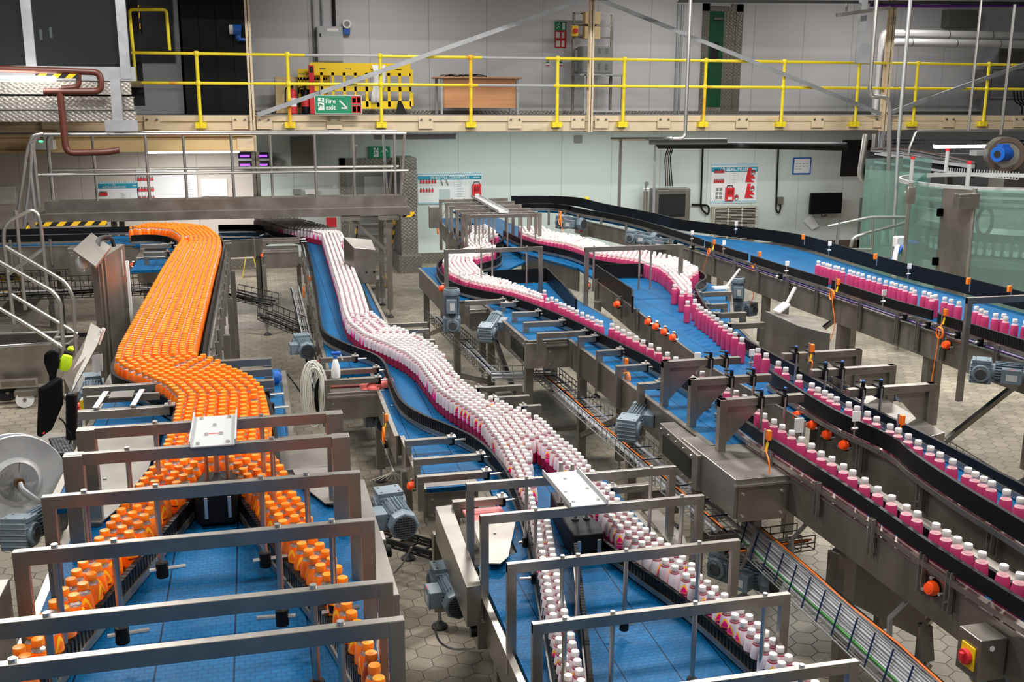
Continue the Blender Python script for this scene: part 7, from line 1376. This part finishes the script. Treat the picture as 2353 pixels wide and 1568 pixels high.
# stairs beyond at right end
t = thing('access_stairs', 'metal stairs with hazard striped stringers down from crossover right end', 'stairs', (1.9, 18.5, 0)); xs0, xs1 = PY(822, 560, 18.2).x, PY(898, 560, 18.2).x
for k in range(8): z = zf_-.05-.2*(k+1); y = CY1+.1+.2*k; MB().box(xs0, xs1, y, y+.22, z-.03, z, 'tread').box(xs0, xs1, y-.005, y, z-.05, z, 'steel').build('tread', t, smooth=False)
for x in (xs0-.03, xs1+.03): MB().bar((x, CY1+.05, zf_-.1), (x, CY1+1.75, .0), .02, .18, 'hazardf').build('stringer', t, smooth=False)
for x in (xs0-.03, xs1+.03): MB().tube([(x, CY1+.05, zf_+.9), (x, CY1+1.75, 1.0), (x, CY1+1.75, 0)], .02, 'polish', 8).build('handrail', t)
# stainless box hung at x 840
a0, a1, c0, c1 = rect(815, 568, 863, 652, 13.2); t = thing('control_box', 'bright stainless control box with sloping roof beside the far pink line', 'control box', ((a0+a1)/2, 13.2, c0))
MB().prism([(a0, 13.2), (a1, 13.2), (a1-.02, 13.5), (a0-.1, 13.5)], c0, lambda x, y: c1+(y-13.2)*.3-(x-a0)*.12, 'plate').build('case', t, smooth=False, bevel=.003)
for k in (.55, .9): MB().cyl((a0+(a1-a0)*k, 13.2, c0+.14), (a0+(a1-a0)*k, 13.19, c0+.14), .013, 'black', 10).build('latch', t)
MB().box(a0+.3, a0+.34, 13.45, 13.5, 0, c0, 'steeld').build('post', t)
b = MB(); 
for k in range(5): b.tube(round3([(a0+.1+.03*k, 13.3, c0), (a0+.05+.02*k, 13.25, c0-.15-.02*k), (a0-.05, 13.3, c0-.3)], .08), .007, ('ocable', 'yel', 'black')[k % 3], 5)
b.build('cables', t)
# ================================================================== left stairs and rails
t = thing('entry_stairs', 'left stairs with hazard nosings climbing to the crossover walkway', 'stairs', (-3, 14.5, 0))
for k, (py, xr_) in enumerate(((531, 64), (563, 56), (597, 48), (632, 43), (667, 38))):
    z = zf_-.17*(k+1); p = PZ(xr_, py, z); q = PZ(-90, py, z); MB().box(q.x, p.x, p.y, p.y+.24, z-.03, z, 'tread').build('tread', t, smooth=False); MB().box(q.x, p.x, p.y-.004, p.y, z-.075, z-.01, 'hazard').build('hazard_nosing', t, smooth=False)
p = PZ(66, 520, zf_-.1); q = PZ(45, 690, zf_-.95); MB().bar(p, q, .02, .16, 'hazardf').build('stringer', t, smooth=False)
a = [PZ(x, y, .62) for x, y in ((0, 700), (60, 705), (115, 655), (120, 662), (30, 770), (-60, 770))]
MB().prism([(a[5].x, a[5].y), (a[4].x, a[4].y), (a[3].x, a[3].y), (a[0].x, a[2].y)], .58, .62, 'treadd').build('landing', t, smooth=False); MB().bar((a[4].x, a[4].y, .56), (a[3].x, a[3].y, .56), .03, .2, 'plate').build('landing_edge', t, smooth=False)
for v in (a[3], a[4]): MB().box(v.x-.08, v.x-.02, v.y, v.y+.06, 0, .5, 'steeld').build('leg', t, smooth=False)
t = thing('stair_handrails', 'bent stainless tube handrails in front of the left stairs', 'handrail', (-2.6, 13, .6)); HY = 12.6
def hr(pts, Y=HY, r=.022): MB().tube(round3([PY(x, y, Y) for x, y in pts], .14), r, 'polish', 10).build('rail', t)
hr([(12, 567), (150, 648), (168, 680), (178, 852)]); hr([(-60, 570), (118, 668), (138, 690), (150, 862)], HY-.7); hr([(26, 677), (178, 768)]); hr([(-60, 675), (60, 745), (146, 800)], HY-.7)
hr([(32, 745), (22, 660), (8, 560), (9, 514), (82, 478), (94, 520), (108, 660)], HY+.3); hr([(20, 630), (98, 573)], HY+.3); hr([(37, 520), (62, 345), (75, 312), (100, 308)], CY0-.6); hr([(55, 520), (70, 400), (72, 330)], CY0-.8); hr([(70, 398), (82, 500)], CY0-.8); hr([(36, 485), (58, 712)], HY+.9)
# ================================================================== left foreground
t = thing('tilt_cart', 'stainless tote cart with tubular rim and white castor at left', 'cart', (-2.4, 10.6, 0)); z1c = .67
P0 = [PZ(x, y, z1c) for x, y in ((-80, 802), (116, 789), (136, 764), (-80, 771))]; P1 = [PZ(x, y, .2) for x, y in ((-70, 905), (96, 903))]
lo = [(P0[0].x, P0[0].y), (P0[1].x-.06, P0[1].y), (P0[2].x-.06, P0[2].y), (P0[3].x, P0[3].y)]; hi = [(p.x, p.y) for p in P0]
vs = [(x, y, .2) for x, y in lo]+[(x, y, z1c) for x, y in hi]
o = MB().add(vs, [(0, 1, 2, 3), (0, 1, 5, 4), (1, 2, 6, 5), (2, 3, 7, 6), (3, 0, 4, 7)], 'plate').build('tub', t, smooth=False); sm = o.modifiers.new('Solid', 'SOLIDIFY'); sm.thickness = .012
MB().tube([(*h_, z1c) for h_ in hi], .018, 'polish', 8, closed=True).build('rim', t); e = P0[1]; MB().tube(round3([e+Vector((0, .1, -.0)), e+Vector((.15, .1, -.05)), e+Vector((.22, .6, -.05)), P0[2]+Vector((0, -.3, 0))], .08), .014, 'polish', 8).build('push_handle', t)
w0 = PZ(57, 918, .1); 
for q_, m_ in ((w0, 'white'), (w0+Vector((-.25, .35, 0)), 'blackm')): wv = MB().lathe(q_, [(.02, -.02), (.095, -.02), (.1, 0), (.095, .02), (.02, .02)], m_, 22, axis=(.15, -1, 0)).lathe(q_, [(.0, -.03), (.02, -.03), (.02, .03), (0, .03)], 'steeld', 10, axis=(.15, -1, 0)).build('castor', t)
MB().box(w0.x-.1, w0.x+.12, w0.y-.03, w0.y+.1, .14, .2, 'steeld').build('castor_bracket', t)
h0 = PZ(45, 890, .22); MB().box(h0.x-.2, h0.x+.2, h0.y-.04, h0.y, h0.z, h0.z+.1, 'steel').box(h0.x-.18, h0.x+.18, h0.y-.045, h0.y-.04, h0.z+.02, h0.z+.08, 'steeld').build('recessed_handle', t, smooth=False)
# tall stainless cabinet with lamp hood
t = thing('inspection_cabinet', 'tall ribbed stainless cabinet left of the orange bottles, lamp hood on top', 'cabinet', (-1.35, 9.4, 0)); YC = 9.0
x0c, x1c = PY(218, 700, YC).x, PY(262, 700, YC+.9).x
zc = PY(218, 612, YC).z; KC = PY(262, 562, YC+1).z-zc
MB().prism([(x0c, YC), (x0c+.05, YC), (x1c, YC+1.0), (x0c-.05+.2, YC+1.0)], 0.05, lambda x, y: zc+(y-YC)*KC, 'steeld').build('casing', t, smooth=False)
for k in range(4): f = k/4; x_, y_ = x0c+.05+(x1c-x0c-.05)*(f+.1), YC+(f+.1); MB().box(x_-.01, x_+.018, y_-.02, y_+.05, .05, zc+(y_-YC)*KC, 'plate').build('rib', t, smooth=False)
hp = [PY(x, y, Yq) for x, y, Yq in ((168, 580, YC-.25), (220, 618, YC-.25), (255, 572, YC+.5), (211, 540, YC+.5))]
MB().slab(hp, (0, 0, .02), 'plate').build('hood_plate', t, smooth=False)
g = PY(190, 604, YC-.1); MB().lathe(g, [(0, -.08), (.04, -.065), (.058, -.02), (.055, .02), (.035, .045)], 'clearg', 18).lathe(g, [(0, -.05), (.03, -.04), (.04, 0), (.03, .05)], 'white', 14).build('globe_lamp', t)
MB().tube(round3([PY(225, 567, YC+.3), PY(228, 548, YC+.4), PY(245, 543, YC+.6), PY(258, 550, YC+.7), PY(262, 567, YC+.7)], .05), .018, 'rubber', 10).build('cable_hose', t)
q = PY(272, 600, YC+.9); MB().box(q.x-.05, q.x+.04, q.y-.03, q.y, q.z-.14, q.z+.1, 'grey').box(q.x+.06, q.x+.09, q.y-.02, q.y, q.z-1.1, q.z, 'white').build('side_box', t, bevel=.004)
# slanted stainless shield
S0 = [PY(x, y, Yq) for x, y, Yq in ((146, 868, 6.9), (163, 905, 6.9), (224, 791, 7.35), (198, 776, 7.35))]; S1 = [S0[3], S0[2], PY(236, 758, 7.5), PY(209, 742, 7.5)]
t = thing('slanted_shield', 'slanted stainless shield plate left of the dark motor', 'shield', S0[0]); MB().slab(S0, (0, .03, -.01), 'dull').slab(S1, (0, .03, -.01), 'dull').build('plate', t, smooth=False)
MB().slab([PY(x, y, 7.0) for x, y in ((146, 868), (150, 905), (165, 900), (170, 868))], (0, .03, 0), 'plate').build('lower_plate', t, smooth=False)
b = MB()
for k in range(8): p = PY(236-k*1.6, 757+k*4.4, 7.48); b.cyl(p, p+Vector((.012, -.01, 0)), .012, 'white', 8)
b.build('edge_studs', t)
# gloves, papers, scoop
p = PY(150, 835, 6.95); t = thing('work_gloves', 'fluorescent yellow and black gloves hooked on the shield', 'gloves', p); M['hiviz'] = mat('fluorescent_yellow', (.60, .90, .01), .6)
MB().lathe(p, [(0, -.05), (.03, -.045), (.042, 0), (.03, .05), (0, .07)], 'hiviz', 10, axis=(.4, .1, 1)).lathe(p+Vector((.02, .02, .06)), [(0, -.04), (.025, -.03), (.03, .01), (0, .05)], 'blackm', 10, axis=(.6, 0, 1)).lathe(p+Vector((.035, .02, .085)), [(0, -.03), (.018, -.02), (.02, .01), (0, .03)], 'hiviz', 10, axis=(.8, 0, 1)).build('glove', t)
for pts, Yq, lab in ((((211, 818), (235, 813), (237, 852), (213, 857)), 7.4, 'white paper sheet behind the shield, upper one'), (((190, 860), (195, 870), (182, 900), (168, 905), (172, 890)), 7.0, 'white papers tucked below the shield, lower ones')):
    MB().slab([PY(x, y, Yq) for x, y in pts], (0, .004, 0), 'paper').build('paper_sheet', label=lab, cat='paper')
b = MB(); pc = [(112, 808), (124, 802), (135, 812), (136, 835), (128, 862), (124, 900), (112, 900), (112, 865), (100, 835), (101, 815)]
b.slab([PY(x, y, 6.9) for x, y in pc], (0, .05, 0), 'black'); b.build('black_scoop', label='black plastic scoop hanging beside the tote cart', cat='scoop', bevel=.012)
# monitor on arm
t = thing('computer_monitor', 'black monitor on post seen edge-on at left foreground', 'monitor', PY(120, 930, 5.2)); 
fr_ = [PY(x, y, Yq) for x, y, Yq in ((99, 894, 5.35), (140, 868, 5.0), (148, 870, 5.0), (146, 905, 5.0), (142, 950, 5.0), (105, 1003, 5.35), (93, 1008, 5.35))]
MB().slab([PY(x, y, 5.2) for x, y in ((99, 895), (146, 866), (147, 930), (122, 988), (94, 1008))], (-.03, .03, 0), 'black').build('screen', t, bevel=.01); e_ = PY(101, 995, 5.15); MB().cyl(e_, e_+Vector((0, -.006, 0)), .004, 'redled', 8).build('power_light', t)
a_ = PY(157, 905, 5.2); c_ = PY(175, 1060, 5.2); MB().bar(PY(165, 903, 5.2), PY(165, 1010, 5.2), .05, .05, 'black').bar(PY(145, 912, 5.2), PY(160, 915, 5.2), .03, .03, 'steeld').build('post', t, bevel=.01); MB().tube(smoothpath([tuple(PY(x, y, 5.15)) for x, y in ((135, 960), (148, 970), (155, 990), (165, 1000), (160, 1020))], 2), .004, 'black', 5).build('cable', t)
# bench, keyboard
z_ = 1.12; a = [PZ(x, y, z_) for x, y in ((18, 1000), (157, 993), (180, 1060), (-20, 1075))]
t = thing('steel_bench', 'low stainless bench carrying the keyboard at left foreground', 'bench', (a[0].x, a[0].y, 0)); MB().prism([(v.x, v.y) for v in a], z_-.03, z_, 'plate').build('bench_top', t, smooth=False, bevel=.004)
for v in (a[0], a[1]): MB().box(v.x-.02, v.x+.02, v.y-.05, v.y-.01, 0, z_-.03, 'steeld').build('leg', t)
k0, k1, k2 = PZ(112, 1013, z_+.01), PZ(158, 1008, z_+.01), PZ(130, 1052, z_+.01); t = thing('computer_keyboard', 'black computer keyboard lying on the steel bench', 'keyboard', k0)
ux, uy = (k1-k0), (k2-k0); MB().slab([k0, k1, k1+uy, k2], (0, 0, .018), 'black').build('base', t, bevel=.003); b = MB()
for i in range(6):
    for j in range(13): o_ = k0+ux*(.04+.075*i*2.05 if False else .03+.155*i)+uy*(.03+.073*j)+Vector((0, 0, .018)); b.slab([o_, o_+ux*.12, o_+ux*.12+uy*.055, o_+uy*.055], (0, 0, .005), 'motord')
b.build('keys', t, smooth=False)
# hose reel
rc = PZ(40, 1108, 1.50); t = thing('hose_reel', 'big grey painted hose reel with blue hose at left edge', 'hose reel', rc); ax = Vector((.42, -.88, .2)).normalized(); M['reel'] = noisy(mat('pale_grey_enamel', (.40, .41, .42), .4), (.24, .24, .235), (5, 5, 5), lo=.5, hi=.8)
MB().lathe(rc, [(.10, .012), (.125, -.01), (.20, .0), (.235, .012), (.24, .0), (.235, -.01), (.10, -.03)], 'reel', 40, axis=ax).build('front_flange', t)
MB().lathe(rc-ax*.12, [(.05, 0), (.24, .0), (.245, .008), (.24, .016), (.05, .016)], 'reel', 40, axis=ax).build('rear_flange', t)
MB().lathe(rc-ax*.11, [(.17, 0), (.2, .02), (.2, .08), (.17, .1)], 'blue', 32, axis=ax).build('wound_hose', t)
MB().lathe(rc, [(.0, .012), (.05, .012), (.055, 0), (.09, -.002), (.10, .012)], 'reel', 30, axis=ax).build('hub', t); u = ax.orthogonal().normalized(); v = ax.cross(u); b = MB()
for k in range(10): d = u*math.cos(k*.628)+v*math.sin(k*.628); b.bar(rc+d*.05+ax*.006, rc+d*.1+ax*.008, .006, .012, 'steeld')
b.build('hub_ribs', t); MB().cyl(rc, rc+ax*.06, .022, mat('brass', (.25, .15, .05), .35, 1), 12).build('swivel', t); MB().tube(round3([rc+ax*.05, rc+ax*.07+Vector((-.0, 0, -.03)), rc+ax*.06+Vector((.07, 0, -.10)), rc+ax*.04+Vector((.1, 0, -.13))], .03), .014, 'galv', 10).build('inlet_hose', t)
MB().lathe(PZ(60, 1215, 1.32), [(0, 0), (.16, 0), (.19, .015), (.19, .02), (.16, .008), (.03, .008)], mat('cream_plastic_tray', (.55, .50, .44), .3), 32).build('round_lid', label='round cream lid below the hose reel', cat='lid')
# ================================================================== right: glass filler
t = thing('filler_machine', 'round filling machine inside green tinted glass panels at right', 'filling machine', (9.5, 13, 0)); zT = 2.32
q = [PZ(x, y, zT) for x, y in ((2093, 424), (2168, 432), (2236, 437), (2420, 440), (2560, 405), (2130, 398))]
def gp(a, c, m='glass', z0=.15, z1=zT, nm='glass_panel', th=.015): d = (c-a).normalized(); n_ = Vector((-d.y, d.x, 0))*th; MB().slab([(a.x, a.y, z0), (c.x, c.y, z0), (c.x, c.y, z1), (a.x, a.y, z1)], tuple(n_), m).build(nm, t, smooth=False)
gp(q[0], q[1]-(q[1]-q[0])*.02); gp(q[1], q[2], 'steeld', .0, zT, 'steel_door', .04); gp(q[2]+Vector((.06, 0, 0)), q[3]); gp(q[0], q[5]); 
back = [Vector((q[0].x+1.2, q[0].y+3, 0)), Vector((q[3].x+1.5, q[0].y+3.2, 0))]; gp(back[0], back[1], 'glass', .3, 2.5); gp(q[5], back[0], 'glass', .3, zT)
for v in (q[0], q[2]+Vector((.03, 0, 0))): MB().cyl((v.x, v.y, 0), (v.x, v.y, zT+.02), .03, 'steel', 10).build('corner_post', t)
for v in (q[1], q[1]): 
    for z in (.75, 1.3, 1.95): MB().box(v.x-.06, v.x+.06, v.y-.03, v.y+.01, z, z+.1, 'steel').build('hinge', t)
MB().box(q[2].x-.28, q[2].x+.02, q[2].y-.12, q[2].y, zT-.22, zT-.04, 'plate').build('door_control_box', t, bevel=.004)
C = Vector((q[2].x+2.25, q[2].y+1.8, 0)); 
MB().lathe(C, [(1.72, 2.22), (1.76, 2.22), (1.76, 2.28), (1.72, 2.28), (1.72, 2.22)], 'grey', 48).lathe(C, [(1.62, 2.02), (1.66, 2.02), (1.66, 2.06), (1.62, 2.06), (1.62, 2.02)], 'polish', 48).build('ring_pipe', t)
MB().lathe(C, [(0, 1.70), (1.5, 1.70), (1.52, 1.62), (1.3, 1.52), (1.3, 1.3), (0, 1.3)], 'plate', 48).lathe(C, [(1.56, 1.86), (1.6, 1.86), (1.6, 1.9), (1.56, 1.9), (1.56, 1.86)], 'polish', 48).lathe(C, [(1.5, 1.15), (1.62, 1.15), (1.62, 1.25), (1.5, 1.25)], 'steeld', 48).lathe(C, [(0, .1), (1.0, .1), (1.05, .6), (.7, 1.3), (0, 1.3)], 'steeld', 32).build('carousel', t)
for k in range(40):
    a_ = math.pi*(1.02+k*.0235); d = Vector((math.cos(a_), math.sin(a_), 0)); o_ = C+d*1.42
    MB().lathe((o_.x, o_.y, 1.70), [(.028, 0), (.03, .02), (.03, .12), (.012, .17), (.012, .19)], 'clearg', 8).build('carousel_bottle', t)
    o2 = C+d*1.55; MB().box(o2.x-.025, o2.x+.025, o2.y-.03, o2.y+.03, 1.38, 1.5, 'polish').cyl((o2.x, o2.y, 1.32), (o2.x, o2.y, 1.40), .035, 'grey', 10).build('gripper', t, bevel=.006)
ctr = PZ(2320, 450, 1.95)
b = MB()
for k in range(3): b.tube([(q[2].x+.42+.13*math.cos(a_)*(1-.1*k), q[2].y+.25, 1.88+.2*math.sin(a_)*(1-.08*k)) for a_ in [i*math.pi/8 for i in range(16)]], .013, 'black', 6, closed=True)
b.build('black_hose_coil', t)
b = MB(); r0 = q[1]+Vector((-.3, .5, 0))
for i in range(5): b.bar((q[5].x+.2, q[5].y-.2+i*.06, zT+.0), (q[3].x, q[3].y+.7+i*.06, zT+.1), .01, .01, 'grey')
for i in range(28): f = i/27; x_ = q[5].x+.2+(q[3].x-q[5].x-.2)*f; y_ = q[5].y-.2+(q[3].y+.9-q[5].y)*f; b.bar((x_, y_-.05, zT+.1*f), (x_, y_+.3, zT+.1*f), .008, .008, 'grey'); b.bar((x_, y_-.05, zT+.1*f), (x_, y_-.05, zT+.1*f+.1), .008, .008, 'grey')
b.build('top_wire_tray', t, smooth=False)
for i, (px, py, z) in enumerate(((2093, 415, zT), (2173, 395, zT+.1), (2222, 430, zT))):
    p = PZ(px, py, z); o = MB().cyl(p, p+Vector((0, 0, .30)), .028, 'grey', 10).build('signal_post', t); MB().cyl(p+Vector((0, 0, .30)), p+Vector((0, 0, .34)), .03, 'redp', 10).build('red_light', o)
p = PZ(2093, 450, 2.2); MB().box(p.x-.08, p.x+.04, p.y-.05, p.y, p.z-.1, p.z+.12, 'steel').build('latch_box', t, bevel=.005)
# handrail right of filler entrance
t = thing('entrance_handrail', 'bent stainless handrails left of the glass filler', 'handrail', PY(1985, 560, 13.5)); HY = 13.6
for pts in ([(1902, 521), (1998, 500), (2083, 500)], [(1927, 512), (1922, 568)], [(1984, 537), (2075, 514), (2090, 508)], [(1955, 568), (1960, 545), (1988, 538)], [(2005, 505), (2003, 610)], [(1925, 574), (2003, 574)], [(2003, 592), (2055, 592)]): MB().tube(round3([PY(x, y, HY) for x, y in pts], .1), .024, 'polish', 10).build('rail', t)
p = PY(2058, 600, 12.8); t = thing('hose_reel', 'small white hose reel with blue hose left of filler glass', 'hose reel', p); MB().lathe(p, [(.0, 0), (.26, 0), (.28, .03), (.26, .06), (0, .06)], 'white', 28, axis=(.7, -.7, 0)).build('drum', t); MB().box(p.x-.08, p.x+.08, p.y-.1, p.y, p.z+.2, p.z+.36, 'white').build('wall_bracket', t, bevel=.02); MB().tube(smoothpath([tuple(p+Vector(v)) for v in ((.25, -.1, .26), (.05, -.15, .3), (-.1, -.15, .1), (-.3, -.1, -.1))], 2), .022, 'blue', 8).build('blue_hose', t)
# blue motor and big chute at right edge
YB = 15.5; c0_ = PY(2312, 356, YB); t = thing('cap_elevator', 'big round steel elevator head with bright blue motor at right edge', 'elevator', c0_)
r_ = .30; MB().lathe(c0_, [(0, 0), (r_*.7, 0), (r_*.72, .01), (r_, .01), (r_, -.5), (0, -.5)], 'plate', 36, axis=(-.5, -.86, 0)).build('drum', t); MB().lathe(c0_, [(r_*.74, .012), (r_*.98, .014), (r_*.98, .03), (r_*.74, .03)], mat('brown_stain', (.07, .045, .03), .5), 36, axis=(-.5, -.86, 0), caps=False).build('stained_ring', t)
m0 = c0_+Vector((-.02, -.05, .02)); MB().cyl(m0, m0+Vector((-.28, -.12, -.0)), .12, 'blue', 20).cyl(m0+Vector((-.18, -.08, 0)), m0+Vector((-.30, -.13, 0)), .128, 'blue', 20).box(m0.x-.2, m0.x-.04, m0.y-.1, m0.y+.04, m0.z+.08, m0.z+.165, 'blue').build('blue_motor', t, bevel=.004); e_ = m0+Vector((-.302, -.131, 0)); MB().cyl(e_, e_+Vector((-.005, -.002, 0)), .06, 'blackm', 16).build('fan_grille', t)
a_ = PY(2340, 330, YB+.3); c_ = PY(2353, 470, YB+.3); MB().box(c0_.x+.1, c0_.x+1.2, YB+.1, YB+.5, 1.7, c0_.z+.1, 'plate').build('leg_casing', t, smooth=False)
# dark gantry conveyor behind filler
t = thing('overhead_conveyor', 'dark overhead conveyor loaded with cables behind the filler', 'conveyor', PY(2100, 360, 18)); YG = 17.5
MB().bar(PY(2010, 352, YG), PY(2240, 384, YG-1), .06, .06, 'galv').bar(PY(2010, 372, YG), PY(2230, 402, YG-1), .05, .04, 'galv').bar(PY(1990, 362, YG+.2), PY(2240, 392, YG-.8), .3, .26, 'blackm').build('beam', t, smooth=False); b = MB(); random.seed(9)
for k in range(14): z = random.uniform(-8, 8); b.tube(smoothpath([tuple(PY(2000, 345+z*.5, YG)), tuple(PY(2090, 350+z, YG-.3)), tuple(PY(2170, 365+z, YG-.6)), tuple(PY(2240, 378+z*.6, YG-1))], 1), .014, ('black', 'blackm', 'greyb', 'cgrey', 'brownp')[k % 5], 5)
b.build('cables', t)
for px, y0_, y1_ in ((2115, 375, 420), (2065, 360, 440), (2180, 385, 430)): MB().bar(PY(px, y0_, YG-.3), PY(px, y1_+40, YG-.3), .12, .08, 'steeld').build('support', t, smooth=False)
MB().box(PY(2172, 350, YG).x, PY(2202, 350, YG).x, YG-.9, YG-.7, PY(2180, 358, YG-.8).z, PY(2180, 346, YG-.8).z, 'grey').build('junction_box', t)
MB().prism([tuple(PZ(x, y, .0)[:2]) for x, y in ((2058, 590), (2085, 590), (2085, 560), (2058, 560))], 0, 2.0, mat('rusty_orange_curtain', (.32, .07, .02), .6)).build('orange_strip_curtain', label='rust orange strip curtain left of filler glass', cat='curtain', smooth=False)
conduit([PY(2450, 299, 16), PY(2105, 301, 16), PY(2090, 340, 16), PY(2088, 358, 16)], .022, 'polish', 'thin polished pipe bending down behind the right rods', 'pipe')
t = thing('floor_sign', 'yellow folding wet floor sign behind the far conveyors', 'floor sign', PZ(578, 640, 0)); p = PZ(570, 637, 0)
for s in (-1, 1): MB().slab([(p.x+.05+s*.15, p.y-.12, .0), (p.x+.05+s*.15, p.y+.14, .0), (p.x+.05+s*.02, p.y+.08, .62), (p.x+.05+s*.02, p.y-.06, .62)], (s*.012, 0, 0), 'yel').build('panel', t)
